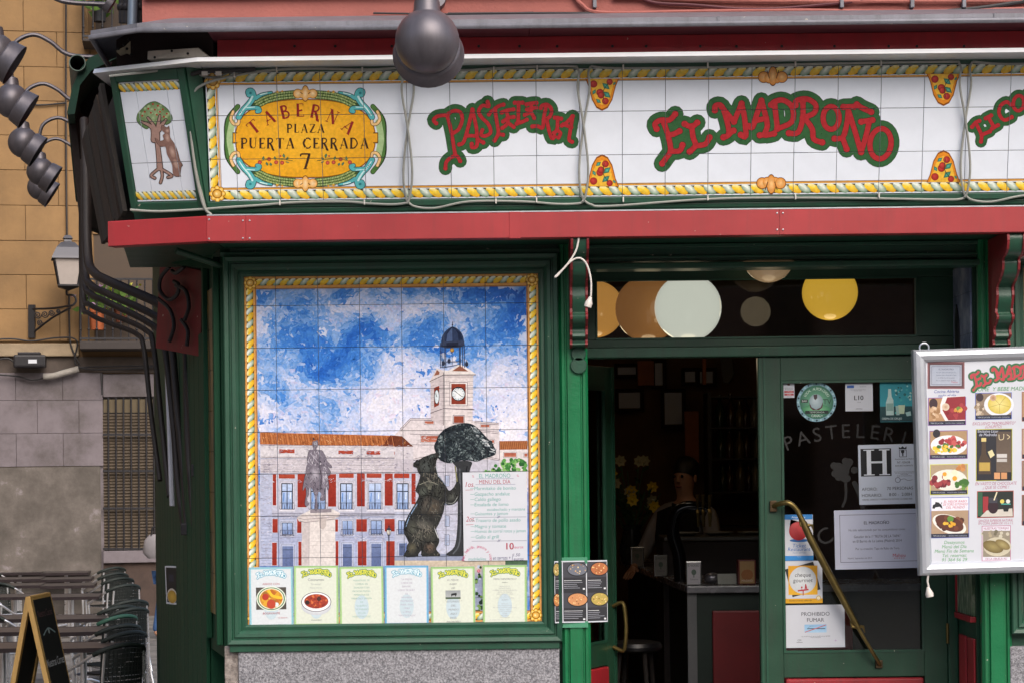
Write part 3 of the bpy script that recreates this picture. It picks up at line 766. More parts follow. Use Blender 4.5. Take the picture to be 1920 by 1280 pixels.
# roman lettering: thick stems, hairlines, small serifs (unit box 0..1 wide, 0..1 high, y up)
ROMAN = {
 'T': (.8, [('h', (.02,.97),(.78,.97)), ('h', (.02,.97),(.06,.8)), ('h', (.78,.97),(.74,.8)), ('S', (.4,.97),(.4,0)), ('h', (.28,0),(.52,0))]),
 'A': (.86, [('h', (.12,0),(.44,1)), ('S', (.44,1),(.74,0)), ('h', (.2,.3),(.5,.3)), ('h', (.03,0),(.22,0)), ('h', (.62,0),(.86,0)), ('m', (.16,.26),(.3,.36))]),
 'B': (.68, [('S', (.16,0),(.16,1)), ('m', (.16,.97),(.42,.95),(.52,.8),(.42,.6),(.2,.55)), ('m', (.2,.55),(.5,.5),(.62,.28),(.5,.06),(.16,.02))]),
 'E': (.62, [('S', (.16,0),(.16,1)), ('h', (.05,.98),(.56,.98)), ('h', (.56,.98),(.56,.84)), ('m', (.16,.42),(.5,.5)), ('h', (.05,.02),(.6,.02)), ('h', (.6,.02),(.6,.18))]),
 'R': (.78, [('S', (.16,0),(.16,1)), ('m', (.16,.97),(.46,.95),(.58,.76),(.46,.54),(.18,.48)), ('S', (.34,.5),(.54,.14),(.62,-.12),(.76,-.14)), ('h', (.04,0),(.3,0))]),
 'N': (.9, [('h', (.16,0),(.16,1)), ('S', (.16,1),(.7,0)), ('h', (.7,0),(.7,1)), ('h', (.05,0),(.28,0)), ('h', (.58,1),(.84,1)), ('h', (.02,1),(.18,1))]),
 'P': (.68, [('S', (.16,0),(.16,1)), ('m', (.16,.97),(.46,.95),(.6,.72),(.46,.5),(.18,.46)), ('h', (.02,.98),(.2,.98)), ('h', (.04,0),(.3,0))]),
 'L': (.6, [('S', (.16,0),(.16,1)), ('h', (.04,.99),(.3,.99)), ('h', (.16,.02),(.56,.02)), ('h', (.56,.02),(.56,.2))]),
 'Z': (.72, [('h', (.08,.97),(.64,.97)), ('h', (.08,.97),(.08,.82)), ('S', (.6,.96),(.12,.03)), ('h', (.1,.02),(.66,.02)), ('h', (.66,.02),(.66,.18))]),
 'U': (.82, [('S', (.16,1),(.16,.3),(.3,.05)), ('h', (.3,.05),(.5,.04),(.64,.25),(.66,1)), ('h', (.04,1),(.28,1)), ('h', (.56,1),(.78,1))]),
 'C': (.88, [('m', (.8,.82),(.6,.98),(.34,.95)), ('S', (.3,.9),(.12,.5),(.3,.1)), ('m', (.34,.05),(.6,.02),(.82,.2))]),
 'D': (.86, [('S', (.16,0),(.16,1)), ('m', (.16,.98),(.5,.92),(.74,.5),(.5,.08),(.16,.02)), ('h', (.03,1),(.2,1)), ('h', (.03,0),(.2,0))]),
 '7': (.7, [('m', (.05,.82),(.1,.98),(.68,.98)), ('S', (.62,.96),(.34,0)), ('h', (.22,0),(.5,0))]), ' ': (.5, [])}
def roman(pa, s_, cx, cy, h, col, arc=None, track=.06, xs=1.0, st=.19):
    wtot = sum(ROMAN[c][0]+track for c in s_)*h*xs-track*h*xs; x = -wtot/2
    for c in s_:
        wd, stk = ROMAN[c]; w_ = wd*h*xs
        if arc:
            mid = x+w_/2; a = mid/arc; ox, oy = cx+arc*math.sin(a), cy+arc*(1-math.cos(a))
        else: a = 0; ox, oy = cx+x+w_/2, cy
        ca, sa = math.cos(a), math.sin(a)
        f_ = lambda p: (ox+(p[0]*h*xs-w_/2)*ca+p[1]*h*sa, oy+(p[0]*h*xs-w_/2)*sa-p[1]*h*ca)
        for kd, *pt in stk: pa.stroke([f_(p) for p in pt], h*{'S': st, 'm': st*.62, 'h': st*.28}[kd], col, smooth=4, cap=False)
        x += w_+track*h*xs
pa.layer(11); roman(pa, 'TABERNA', OC[0]-36, 470, 116, 0x8c1f20, arc=620, track=.42)
roman(pa, 'PLAZA', 820, 612, 76, 0x3a2418, track=.18); roman(pa, 'PUERTA CERRADA', 812, 752, 92, 0x3a2418, track=.13, xs=1.0)
roman(pa, '7', 818, 934, 134, 0x3a2418, st=.16)
pa.build('oval_cartouche', sg, M_PAINT, CF)

# ================================================================ corner sign with the bear and the tree
TL, TR_, BR, BL = P(222, 155, -.19), P(336, 147, -.32), P(371, 376, -.17), P(258, 379, -.04)
PC = Plane(BL, BR-BL, TL-BL)
cs = thing('corner_tile_sign', tuple((BL+BR)/2), 'leaning white tile panel painted with a bear and a tree on the corner', 'sign')
WC, HC = (BR-BL).length, (TL-BL).length
cu_ = [0, WC*.265, WC*.77, WC]; cv_ = [0, HC*.325, HC*.665, HC]
for i in range(3):
    for j in range(3):
        gp = .0013; a, b2, c, d = cu_[i]+gp, cu_[i+1]-gp, cv_[j]+gp, cv_[j+1]-gp
        b = MB(); b.hexa([PC.at(a,c,0),PC.at(b2,c,0),PC.at(b2,d,0),PC.at(a,d,0)], [PC.at(a,c,-.008),PC.at(b2,c,-.008),PC.at(b2,d,-.008),PC.at(a,d,-.008)]); b.build('tile', M_TILE, cs)
b = MB(); b.hexa([PC.at(0,.002,-.0078),PC.at(WC,.002,-.0078),PC.at(WC,HC-.002,-.0078),PC.at(0,HC-.002,-.0078)], [PC.at(0,.002,-.03),PC.at(WC,.002,-.03),PC.at(WC,HC-.002,-.03),PC.at(0,HC-.002,-.03)]); b.build('grout_bed', M_GROUT, cs)
for a in ((-.035, -.002, -.05, HC+.05), (WC+.002, WC+.04, -.05, HC+.05), (-.002, WC+.002, -.05, -.002), (-.002, WC+.002, HC+.002, HC+.05)):
    b = MB(); b.hexa([PC.at(a[0],a[2],-.04),PC.at(a[1],a[2],-.04),PC.at(a[1],a[3],-.04),PC.at(a[0],a[3],-.04)], [PC.at(a[0],a[2],.014),PC.at(a[1],a[2],.014),PC.at(a[1],a[3],.014),PC.at(a[0],a[3],.014)]); b.build('sign_frame', M_GREEN, cs, bevel=.005)
b = MB(); b.hexa([PC.at(-.06,-.14,-.042),PC.at(WC+.07,-.14,-.042),PC.at(WC+.07,HC+.055,-.042),PC.at(-.06,HC+.055,-.042)], [PC.at(-.03,-.14,-.2),PC.at(WC+.07,-.14,-.2),PC.at(WC+.07,HC+.055,-.2),PC.at(-.03,HC+.055,-.2)]); b.build('sign_box', M_GREEN, cs)
# post between the two signs
b = MB(); l0, l1 = PF.at(uL-.012, -.13, 0), PF.at(uL-.012, .62, 0); r0, r1 = PC.at(WC+.045, -.14, 0), PC.at(WC+.045, HC+.05, 0)
b.hexa([l0, r0, r0+Vector((.12,.3,0)), l0+Vector((0,.3,0))], [l1, r1, r1+Vector((.12,.3,0)), l1+Vector((0,.3,0))]); b.build('corner_post', M_GREEN, cs)
cc_ = (cu_[1:-1], cv_[1:-1], .0013)
for vv_ in (HC-.026, .028):
    pa = Paint(PC); rope(pa, (0, vv_), (WC, vv_), .042, WC/14, -1, 0x4a4a38); pa.build('rope_border', cs, M_PAINT, cc_)
Tb = lambda x, y: PC.uv(x/2.6667, y/2.6667)
pa = Paint(PC, Tb); pa.layer(2)
crown = crom([(690,570),(712,545),(740,520),(775,510),(808,525),(838,548),(860,585),(856,608),(830,625),(806,612),(790,632),(760,622),(738,645),(710,632),(686,605)], 3, True)
pa.poly([(770+(x-770)*1.03, 575+(y-575)*1.04) for x, y in crown], 0x2c3a26); pa.layer(); pa.fan((775, 560), crown, 0x9db184, 0x5c7c4a); pa.layer()
for i in range(26):
    a = random.uniform(0, 6.28); r_ = math.sqrt(random.random()); x, y = 772+76*r_*math.cos(a), 572+46*r_*math.sin(a)
    pa.disc(x, y, random.uniform(7, 13), 0x86a06c if i % 2 else 0x6d8c58, cc=0xb4c49a, off=(-3, -3), n=9)
pa.layer()
for x, y in ((765,522),(742,545),(790,530),(815,548),(725,560),(775,550),(800,560),(835,570),(755,565),(712,580),(820,585),(785,575)): pa.disc(x, y, 5, 0xb02a24, n=8)
for ex, cA in ((8, 0x3a2a26), (0, 0xa8877c)):
    pa.layer()
    for s_ in ([(800,840),(795,780),(785,700),(775,640),(740,590)], [(785,700),(790,640),(800,580)], [(770,700),(762,640),(710,610)], [(792,650),(830,600)], [(800,840),(765,868),(757,882),(775,892)], [(805,840),(812,880),(803,915)], [(805,845),(845,868),(860,882),(840,888)]):
        pa.stroke(s_, (26+ex, 8+ex) if s_[0][1] < 845 and s_[1][1] < 800 else 10+ex, cA)
bear = crom([(812,628),(835,640),(846,632),(850,660),(852,690),(872,720),(888,760),(898,800),(912,826),(905,835),(900,870),(902,882),(872,880),(864,862),(862,830),(850,800),(835,770),(828,735),(805,735),(785,715),(778,690),(800,705),(820,700),(815,680),(825,668),(808,650)], 3, True)
pa.layer(); pa.poly([(840+(x-840)*1.05, 750+(y-750)*1.02) for x, y in bear], 0x3a2823); pa.layer(); pa.poly(bear, 0x8b6a60); pa.layer()
for x, y, rx, ry in ((838,690,12,22),(862,760,14,32),(880,820,12,26),(838,655,10,10)): pa.disc(x, y, rx, 0x9a786c, ry=ry, a=-.3, cc=0xc6a89a)
pa.build('bear_and_tree', cs, M_PAINT, cc_)
# ================================================================ tiled mural in its green frame
mo = P(465, 1170, 0)
PM = Plane(mo, (1, 0, 0), (0, 0, 1))
mu = thing('tile_mural', tuple(P(740, 1200, 0)), 'large tile mural of a city square with clock tower in green frame', 'mural')
WM = PM.uv(1013, 850)[0]; HM = PM.uv(740, 516)[1]
jx = [PM.uv(x, 650)[0] for x in (518, 597, 675, 753.8, 832.4, 911, 989.6)]; jy = sorted(PM.uv(560, y)[1] for y in (573, 651.8, 730, 808.7, 887.4, 966, 1044.7, 1123))
mus = [0]+jx+[WM]; mvs = [0]+jy+[HM]
PMt = Plane(mo+Vector((0, -.002, 0)), (1, 0, 0), (0, 0, 1))
tiles(mu, PMt, mus, mvs, M_SKYT)
b = MB(); b.box(mo.x-.01, mo.x+WM+.01, .0055, .0115, mo.z-.01, mo.z+HM+.01); b.build('grout_bed', M_GROUT, mu)
CM = (jx, jy, .0012)
prof = [(0, -.006), (0, .016), (.010, .024), (.024, .022), (.028, .034), (.040, .046), (.056, .048), (.060, .040), (.066, .040), (.070, .052), (.088, .056), (.094, .050), (.094, -.006)]
mitred_frame(mu, 'frame_rail', PM, 0, 0, WM, HM, prof, M_GREEN)
s0 = P(430, 1200, -.05); s1 = P(1049, 1200, -.05)
b = MB(); b.box(s0.x, s1.x, -.040, .01, mo.z-.128, mo.z-.0955); b.build('sill_board', M_GREEN, mu, bevel=.004)
b = MB(); b.box(XL+.004, P(1049, 480).x, -.03, .01, mo.z+HM+.0955, mo.z+HM+.115); b.build('top_moulding', M_GREEN, mu, bevel=.003)

# ---- brushed sky
pa = Paint(PMt)
SKC = ((.0, 0x1e52aa), (.22, 0x2a68c4), (.40, 0x4a88d6), (.52, 0x86ace2), (.62, 0xb4c5ea), (.74, 0xd2d6ee), (1.0, 0xe9e7f1))
def skyc(t):
    t = max(0, min(.999, t))
    for (p0, c0), (p1, c1) in zip(SKC, SKC[1:]):
        if t <= p1: return mixc(c0, c1, (t-p0)/(p1-p0))
    return SKC[-1][1]
def skyt(x, y):
    q = Vector((x*2.1+1.3, y*2.7, 3.7)); wv = Vector((noise.noise(q*2.2+Vector((9, 0, 0))), noise.noise(q*2.2+Vector((0, 9, 0))), 0))*.35
    return noise.fractal(q+wv, .8, 2.1, 5)*.52+.64-(.10 if y > HM-.14 else 0)  # tone lowered along the top: awning shade put into the sky colour
for i in range(6500):
    x, y = random.uniform(.06, WM-.06), random.uniform(.62, HM-.062)
    big = max(0, 1-i/3200); t = skyt(x, y)+random.gauss(0, .045)
    e = .02; gx, gy = skyt(x+e, y)-skyt(x-e, y), skyt(x, y+e)-skyt(x, y-e)
    a = math.atan2(gy, gx)+math.pi/2+random.gauss(0, .45); l = random.uniform(.012, .034)*(1+2.2*big)
    c = skyc(t)
    if t > .55 and random.random() < .05: c = tuple(int(v*.75+w_*.25) for v, w_ in zip(c if isinstance(c, tuple) else (230, 230, 240), (214, 180, 214)))
    pa.L = i//500
    m_ = (x+math.cos(a)*l*.5+random.gauss(0, .004), y+math.sin(a)*l*.5+random.gauss(0, .004)); e_ = (x+math.cos(a)*l, y+math.sin(a)*l)
    if .06 < e_[0] < WM-.06 and e_[1] < HM-.062: pa.stroke([(x, y), m_, e_], (random.uniform(.007, .014)*(1+2.6*big), random.uniform(.003, .007)*(1+2.2*big)), c, smooth=3, cap=False)
pa.build('painted_sky', mu, M_MPAINT, CM)
A3 = lambda x, y: (460+x/4.2656, 780+y/4.2656)
A2 = lambda x, y: (740+x/3.556, 460+y/3.556)
A4 = lambda x, y: (740+x/4.267, 780+y/4.267)
def MP(A): return Paint(PMt, lambda x, y: PM.uv(*A(x, y)), z0=2.2e-3)
ZCUT = None
# ---- painted city hall
pa = MP(A3)
pa.poly([(118,215),(1345,232),(1345,1195),(118,1195)], 0xc2c2d2); pa.layer()
pa.rect(122, 330, 215, 1195, 0xb4b8cc, 0xaeb6d2)
pa.rect(215, 450, 1345, 790, 0xb9bacb); pa.rect(215, 795, 1345, 1195, 0xa9afc8, 0xa3abcb)
pa.rect(122, 228, 1345, 330, 0xd2cdd2); pa.rect(122, 338, 1345, 448, 0xc9c2c9)
pa.poly([(118,126),(1250,155),(1345,242),(118,222)], 0xb06a3e)
pa.layer()
for i in range(86):
    x = 122+i*14; y0 = 127+(x-122)*.025; y1 = 222+(x-122)*.016
    if x < 1225: pa.stroke([(x, y0+2), (x+16, y1)], 3.2, 0x7c3f24 if i % 3 else 0xd08a58, cap=False)
pa.poly([(1160,150),(1250,156),(1342,241),(1095,236)], 0x6a3526)
for y, c, t in ((228,0x6a5a58,4),(243,0x9a9098,2),(322,0x7a6a68,3),(330,0x5a4c4c,4),(345,0x8d8488,2),(362,0xa59ca4,2),(384,0x8a8288,3),(404,0xb4acb2,2),(418,0x877f86,2),(440,0x6d6468,3),(452,0x857d84,2)):
    pa.stroke([(122, y), (700, y+3), (1345, y+8)], t, c, cap=False)
for y, c, t in ((772,0x6e6c7c,3),(778,0x565464,3),(792,0x8c8c9c,2),(800,0x5c5a6a,3),(965,0x7f8196,2),(1000,0x8f93aa,2)): pa.stroke([(215, y), (1345, y+2)], t, c, cap=False)
for k in range(16): pa.stroke([(128, 800+k*25), (212, 801+k*25)], 2, 0x6d7490, cap=False)
RD = (0x9a3b2e, 0x8a2c24)
pa.layer()
for x0, y0, x1, y1 in ((272,262,395,293),(745,272,863,300),(970,275,1080,305),(1190,280,1300,305),
    (220,460,248,710),(418,460,490,725),(660,460,727,720),(893,455,957,718),(1115,455,1180,712),(1330,455,1362,700),
    (268,462,397,495),(750,455,868,490),(970,455,1090,490),(1190,460,1312,490),
    (218,818,260,928),(415,818,450,930),(718,822,742,920),(888,820,973,920),(1115,818,1195,918),
    (215,1008,253,1190),(425,1000,450,1190),(722,995,745,1190),(900,995,970,1190),(1127,995,1195,1190)):
    pa.rect(x0-3, y0-3, x1+3, y1+3, 0xdad6dc); 
    pa.L += 1; pa.rect(x0, y0, x1, y1, *((0xab4a38, 0x9a4030) if y1-y0 < 60 else RD)); pa.L -= 1
for x0, x1 in ((292,378),(525,640),(762,855),(990,1085),(1213,1303)):
    c = (x0+x1)/2
    pa.layer(6); pa.rect(x0-22, 515, x1+22, 760, 0xcfcdd9); pa.frame(x0-16, 520, x1+16, 752, 4, 0x8a8898)
    pa.layer(7); pa.rect(x0, 535, x1, 745, 0xb9c9e6, 0x8aa4d2); pa.frame(x0-4, 532, x1+4, 747, 8, 0x2f3440)
    pa.layer(8); pa.stroke([(c, 535), (c, 745)], 7, 0x39404e, cap=False); pa.stroke([(x0, 598), (x1, 598)], 8, 0x2f3440, cap=False)
    pa.stroke([(x0+18, 610), (x0+14, 680)], 9, 0x5d86c4, cap=False); pa.stroke([(x1-16, 605), (x1-20, 660)], 7, 0xe3ecf7, cap=False)
    pa.layer(9); pa.rect(x0-14, 742, x1+16, 758, 0xd8d6e0); pa.stroke([(x0-14, 690), (x1+14, 690)], 4, 0x3c4254); pa.stroke([(x0-14, 740), (x1+14, 740)], 5, 0x3c4254)
    for k in range(12): xx = x0-13+(x1-x0+26)*k/11; pa.stroke([(xx, 690), (xx+(4 if k % 2 else -4), 740)], 3, 0x4a5268, cap=False)
for x0, x1, y0, y1 in ((295,378,850,945),(780,855,835,940),(1005,1090,832,940),(1225,1275,832,940)):
    pa.layer(6); pa.rect(x0-16, y0-20, x1+16, y1+14, 0xc6c9da); pa.frame(x0-12, y0-14, x1+12, y1+10, 4, 0x7f859c)
    pa.layer(7); pa.rect(x0, y0, x1, y1, 0x9fb3d8, 0x7388b8); pa.frame(x0-3, y0-3, x1+3, y1, 6, 0x3a4152)
    pa.layer(8); pa.stroke([((x0+x1)/2, y0), ((x0+x1)/2, y1)], 5, 0x3d4556, cap=False)
    pa.layer(9); pa.stroke([(x0-14, y1-38), (x1+14, y1-38)], 4, 0x454c62)
    for k in range(11): xx = x0-13+(x1-x0+26)*k/10; pa.stroke([(xx, y1-38), (xx+(4 if k % 2 else -4), y1+4)], 3, 0x525a74, cap=False)
    pa.stroke([(x0-14, y1+6), (x1+14, y1+6)], 5, 0x454c62)
for x0, x1, y0 in ((297,385,1035),(780,853,1018),(1008,1088,1015),(1230,1280,1012)):
    pa.layer(6); pa.rect(x0-18, y0-20, x1+18, 1195, 0xbcc2d8); pa.frame(x0-12, y0-12, x1+12, 1200, 4, 0x767e98)
    pa.layer(7); pa.rect(x0, y0, x1, 1195, 0x7f90bb, 0x6878a8); pa.layer(8)
    for k in range(9): xx = x0+4+(x1-x0-8)*k/8; pa.stroke([(xx, y0+4), (xx, 1195)], 3.4, 0x3c4664, cap=False)
    pa.stroke([(x0, y0+30), (x1, y0+30)], 5, 0x39425e, cap=False)
pa.layer(13)
for R_ in ((122,228,1345,330),(122,338,1345,448),(215,495,1345,530),(215,795,1345,818),(122,340,214,1190),(250,945,420,1000),(740,945,1120,1000)):
    x0, y0, x1, y1 = R_; brush(pa, [(x0,y0),(x1,y0),(x1,y1),(x0,y1)], int((x1-x0)*(y1-y0)/420), (0x8d8698, 0xa9a5b6, 0xc0bccb, 0xd6d2dc, 0xe6e2e6), 20, 4, 0, .25, 4)
brush(pa, [(122,128),(1240,157),(1330,236),(122,220)], 420, (0x6f3a22, 0x92502e, 0xb4703f, 0xcf9260, 0xe0b080), 16, 4, 1.0, .25, 7)
pa.build('painted_city_hall', mu, M_MPAINT, CM)

# ---- painted tower and centre block
pa = MP(A4); pa.layer(3)
pa.poly([(0,150),(45,100),(125,15),(385,18),(640,36),(832,54),(838,195),(1062,192),(1062,1100),(0,1100)], 0xd6cdd0)
pa.layer(); pa.poly([(838,196),(1062,194),(1062,262),(838,266)], 0x9a5c3a)
pa.poly([(0,152),(60,158),(150,240),(0,242)], 0x6b3a28)
pa.rect(0, 242, 150, 340, 0xccc6cc); pa.rect(0, 340, 150, 450, 0xc0b9c2); pa.rect(0, 450, 150, 1100, 0xb2b6ca)
pa.rect(0, 455, 118, 492, 0xa5402f); pa.rect(135, 455, 168, 700, 0x97382c)
pa.poly([(838,268),(1062,264),(1062,345),(838,345)], 0xd9d2d2)
pa.rect(150, 345, 838, 1100, 0xbfbcc8, 0xb8bcd0)
pa.poly([(160,345),(490,275),(838,345)], 0xd0c8cb)
pa.layer()
for k in range(30): pa.stroke([(842+k*7.6, 198), (850+k*7.6, 264)], 2, 0x6d3c22 if k % 2 else 0xc48a58, cap=False)
for x0, y0, x1, y1 in ((212,155,348,203),(242,38,312,58),(475,0,545,50),(690,66,758,84),(752,188,795,210),(875,290,972,322),(1038,296,1062,320)):
    pa.frame(x0-7, y0-7, x1+7, y1+7, 3, 0x8d8286); pa.rect(x0, y0, x1, y1, 0x9e5240, 0xb8735c)
for pts in ([(45,100),(125,15),(385,18)], [(50,112),(130,28),(385,30)], [(640,36),(832,54)], [(640,48),(832,66)], [(125,140),(390,146)], [(125,225),(480,230)], [(838,195),(838,345)], [(600,105),(836,125)], [(640,118),(836,138)], [(150,340),(490,270),(840,342)], [(150,352),(490,284),(840,354)]):
    pa.stroke(pts, 4, 0x6a5f66, smooth=0)
for k in range(9): pa.stroke([(150, 365+k*78), (560, 367+k*78)], 2.4, 0x83808e, cap=False)
for k in range(5): pa.stroke([(390+k*36, 380), (390+k*36, 760)], 2, 0x8d8a98, cap=False)
for y0 in (470, 620, 790, 940): pa.frame(400, y0, 440, y0+90, 4, 0x5f6272); pa.rect(404, y0+4, 436, y0+86, 0xa9b4cf)
pa.rect(20, 535, 108, 735, 0x9db4d8, 0x7f9acb); pa.frame(16, 530, 112, 740, 7, 0x323846)
pa.L += 1; pa.stroke([(64,535),(64,735)], 6, 0x39404e); pa.stroke([(18,595),(110,595)], 7, 0x323846); pa.stroke([(12,690),(116,690)], 5, 0x3c4254)
for k in range(10): pa.stroke([(16+k*11, 690), (16+k*11, 738)], 3, 0x4a5268, cap=False)
pa.rect(32, 835, 84, 940, 0x8aa0ca, 0x6c82b4); pa.rect(36, 1012, 100, 1100, 0x6a7aaa)
pa.layer(); brush(pa, [(150,60),(385,40),(640,60),(830,80),(830,340),(150,340)], 260, (0xa59aa2, 0xc0b6bc, 0xd9d0d2, 0xe8e2e2), 24, 4, 0, .3, 3); brush(pa, [(150,345),(560,345),(560,1095),(150,1095)], 420, (0x8c8a9c, 0xa8a6b6, 0xc2c0cc, 0xd8d6de), 24, 4, 0, .25, 8)
pa.build('painted_centre_block', mu, M_MPAINT, CM)

pa = MP(A2); pa.layer(6)
pa.poly([(240,900),(325,840),(325,1200),(242,1160)], 0xc8bdc0); pa.poly([(325,850),(524,858),(518,1240),(325,1200)], 0xdcd2d2)
pa.layer(); pa.poly([(233,905),(280,815),(325,832),(325,858),(240,920)], 0xd2c8c8); pa.poly([(325,832),(360,832),(435,788),(500,825),(542,856),(522,870),(325,862)], 0xe2dad8)
pa.rect(330, 862, 522, 880, 0xcabfc0)
pa.layer(); pa.poly([(382,836),(435,800),(492,838)], 0x8e5a48); pa.poly([(262,868),(282,828),(300,842),(298,858)], 0x8e5a48)
for y in range(905, 1190, 26): pa.stroke([(328, y), (372, y)], 2.4, 0x8a7f86); pa.stroke([(486, y), (522, y)], 2.4, 0x8a7f86); pa.stroke([(244, y+6), (262, y)], 2, 0x8a7f86); pa.stroke([(302, y), (322, y)], 2, 0x8a7f86)
pa.rect(366, 908, 486, 1068, 0xe8e0de); pa.frame(366, 908, 486, 1068, 4, 0x7d7278)
pa.stroke([(325, 845), (325, 1195)], 4, 0x5f565c); pa.stroke([(325,1085),(528,1092)], 6, 0x6f666c); pa.stroke([(240,1115),(325,1085)], 5, 0x6f666c); pa.stroke([(235,905),(325,862),(540,860)], 5, 0x5f565c, smooth=0)
pa.layer(); pa.rect(378, 920, 474, 1056, 0x8e3d2c, 0x83382a); pa.poly([(263,948),(298,932),(296,1062),(263,1078)], 0x86392a)
pa.rect(395, 1135, 460, 1180, 0x8e4532); pa.frame(388, 1128, 466, 1186, 4, 0x7d7278)
pa.layer(); pa.disc(425, 987, 48, 0x22262e); pa.disc(281, 1007, 18, 0x22262e, ry=50)
pa.layer(); pa.disc(425, 987, 42, 0xd6dfe4, cc=0xf2f4f4); pa.disc(281, 1007, 14, 0xd6dfe4, ry=44)
pa.layer()
for k in range(12): a = k*math.pi/6; pa.stroke([(425+32*math.cos(a), 987+32*math.sin(a)), (425+38*math.cos(a), 987+38*math.sin(a))], 3.4, 0x2c3038, cap=False)
pa.stroke([(425,987),(398,965)], 4, 0x1c2028); pa.stroke([(425,987),(452,1008)], 3, 0x1c2028); pa.stroke([(281,1007),(274,985)], 3, 0x1c2028)
# iron lantern and dome
pa.layer(8)
for x in (306, 316, 330, 340, 432, 438, 452, 464): pa.stroke([(x, 655), (x+1, 815)], 5, 0x39415a, cap=False)
pa.stroke([(384,650),(384,800)], 3, 0x4a5268); pa.stroke([(303,812),(360,806),(440,790)], 4, 0x39415a); pa.stroke([(340,775),(440,772)], 4, 0x39415a)
for x, y in ((326,785),(363,770),(480,790)): pa.disc(x, y, 11, 0x2e3446, ry=16); pa.stroke([(x,y-14),(x,y-26)], 3, 0x2e3446)
dome = crom([(310,640),(318,605),(340,572),(368,550),(386,544),(408,550),(438,574),(456,605),(463,640)], 4)
pa.poly(list(dome)+[(463,646),(310,650)], 0x2f3d5c); pa.layer()
pa.poly([(345,640),(352,592),(384,548),(388,548),(386,640)], 0x4c5f86); pa.poly([(425,632),(420,590),(404,556),(440,586),(452,630)], 0x1f2a44)
pa.layer()
for pts in ([(385,546),(350,585),(340,640)], [(387,546),(388,640)], [(390,546),(425,585),(436,640)]): pa.stroke(pts, 4, 0x1e2740)
pa.poly([(303,650),(330,640),(440,636),(466,642),(462,670),(430,680),(340,684),(305,672)], 0x36405a); pa.layer(); pa.poly([(345,650),(425,646),(422,676),(345,680)], 0x20263a)
pa.stroke([(386,546),(386,512)], 4, 0x2a3044); pa.disc(386, 530, 5, 0x2a3044); pa.disc(383, 697, 14, 0x8a6228, cc=0xd8ae58)
pa.build('painted_clock_tower', mu, M_MPAINT, CM)

# ---- painted rider statue on its pedestal
pa = MP(A3); pa.layer(11)
pa.poly([(415,805),(452,780),(530,745),(690,735),(758,770),(752,795),(720,815),(720,1195),(450,1195),(455,840),(430,835)], 0xd9d2cf)
pa.layer(); pa.poly([(455,840),(515,828),(512,1195),(450,1195)], 0xc5bcbc); pa.poly([(412,806),(452,782),(755,768),(752,800),(700,822),(470,845),(430,838)], 0xcbc2c0)
pa.layer(); pa.stroke([(415,808),(470,822),(752,798)], 4, 0x8a8084, smooth=0); pa.stroke([(440,835),(480,846),(715,820)], 4, 0x7a7074, smooth=0); pa.stroke([(512,835),(510,1190)], 3, 0x9f9698)
for y in (915, 1000, 1030, 1090): pa.stroke([(520, y), (715, y-4)], 2, 0xb0a7a6)
pa.poly([(590,815),(650,812),(648,870),(625,905),(595,890)], 0xbcb2ae); pa.frame(588, 812, 652, 816, 2, 0x7d7476)
pa.poly([(520,745),(690,735),(690,765),(520,772)], 0x8d858c)
hors = crom([(560,195),(578,190),(585,225),(570,262),(610,268),(632,300),(650,350),(688,395),(680,412),(655,400),(680,440),(672,470),(660,480),(668,560),(660,588),(645,560),(632,600),(640,640),(628,672),(600,668),(608,620),(590,600),(575,640),(578,740),(555,745),(560,660),(545,600),(520,560),(510,620),(500,660),(510,700),(490,720),(478,690),(490,620),(482,560),(466,590),(462,570),(478,480),(500,400),(498,340),(512,270),(545,262),(538,230),(540,200)], 3, True)
pa.layer(15); pa.poly([(572+(x-572)*1.04, y) for x, y in hors], 0x433d46); pa.layer(); pa.poly(hors, 0x78717d); pa.layer()
for x, y, rx, ry, c in ((555,460,48,72,0xb4afba),(628,480,24,80,0x9a94a0),(570,310,40,46,0x7d7682),(562,222,18,26,0xb9bcc6),(640,360,14,44,0x8c8692),(500,440,16,60,0x827b86),(620,640,16,26,0x7a737e)): pa.disc(x, y, rx, 0x6f6874, ry=ry, cc=c, n=16)
pa.layer(); pa.stroke([(592,400),(610,470),(600,580)], 12, 0x4a434e); pa.stroke([(520,290),(585,370)], 7, 0xa8a2ae); pa.stroke([(510,330),(560,385)], 5, 0x39323c); pa.stroke([(545,560),(560,640),(565,730)], 8, 0x57505a); pa.disc(598, 376, 10, 0xc4c0c8, n=10); pa.stroke([(545,172),(548,184)], 9, 0x3a333c)
pa.layer(); brush(pa, hors, 420, (0x3f3944, 0x5b545f, 0x7b7480, 0x9d97a2, 0xc0bcc6), 22, 6, 1.4, .4, 2); pa.build('painted_rider_statue', mu, M_MPAINT, CM)
# painted street lamp
pa = MP(A3); pa.layer(11); pa.stroke([(1149,940),(1150,1185)], 8, 0x2b2d38); pa.layer(); pa.poly([(1128,905),(1170,905),(1160,950),(1138,950)], 0x2b2d38); pa.layer(); pa.poly([(1133,908),(1148,908),(1147,942),(1140,944)], 0xd9d4c8); pa.poly([(1152,908),(1166,908),(1158,944),(1152,942)], 0xb9b6b4); pa.poly([(1128,905),(1149,880),(1170,905)], 0x3a3c48); pa.disc(1149, 876, 6, 0x2b2d38)
pa.build('painted_street_lamp', mu, M_MPAINT, CM)

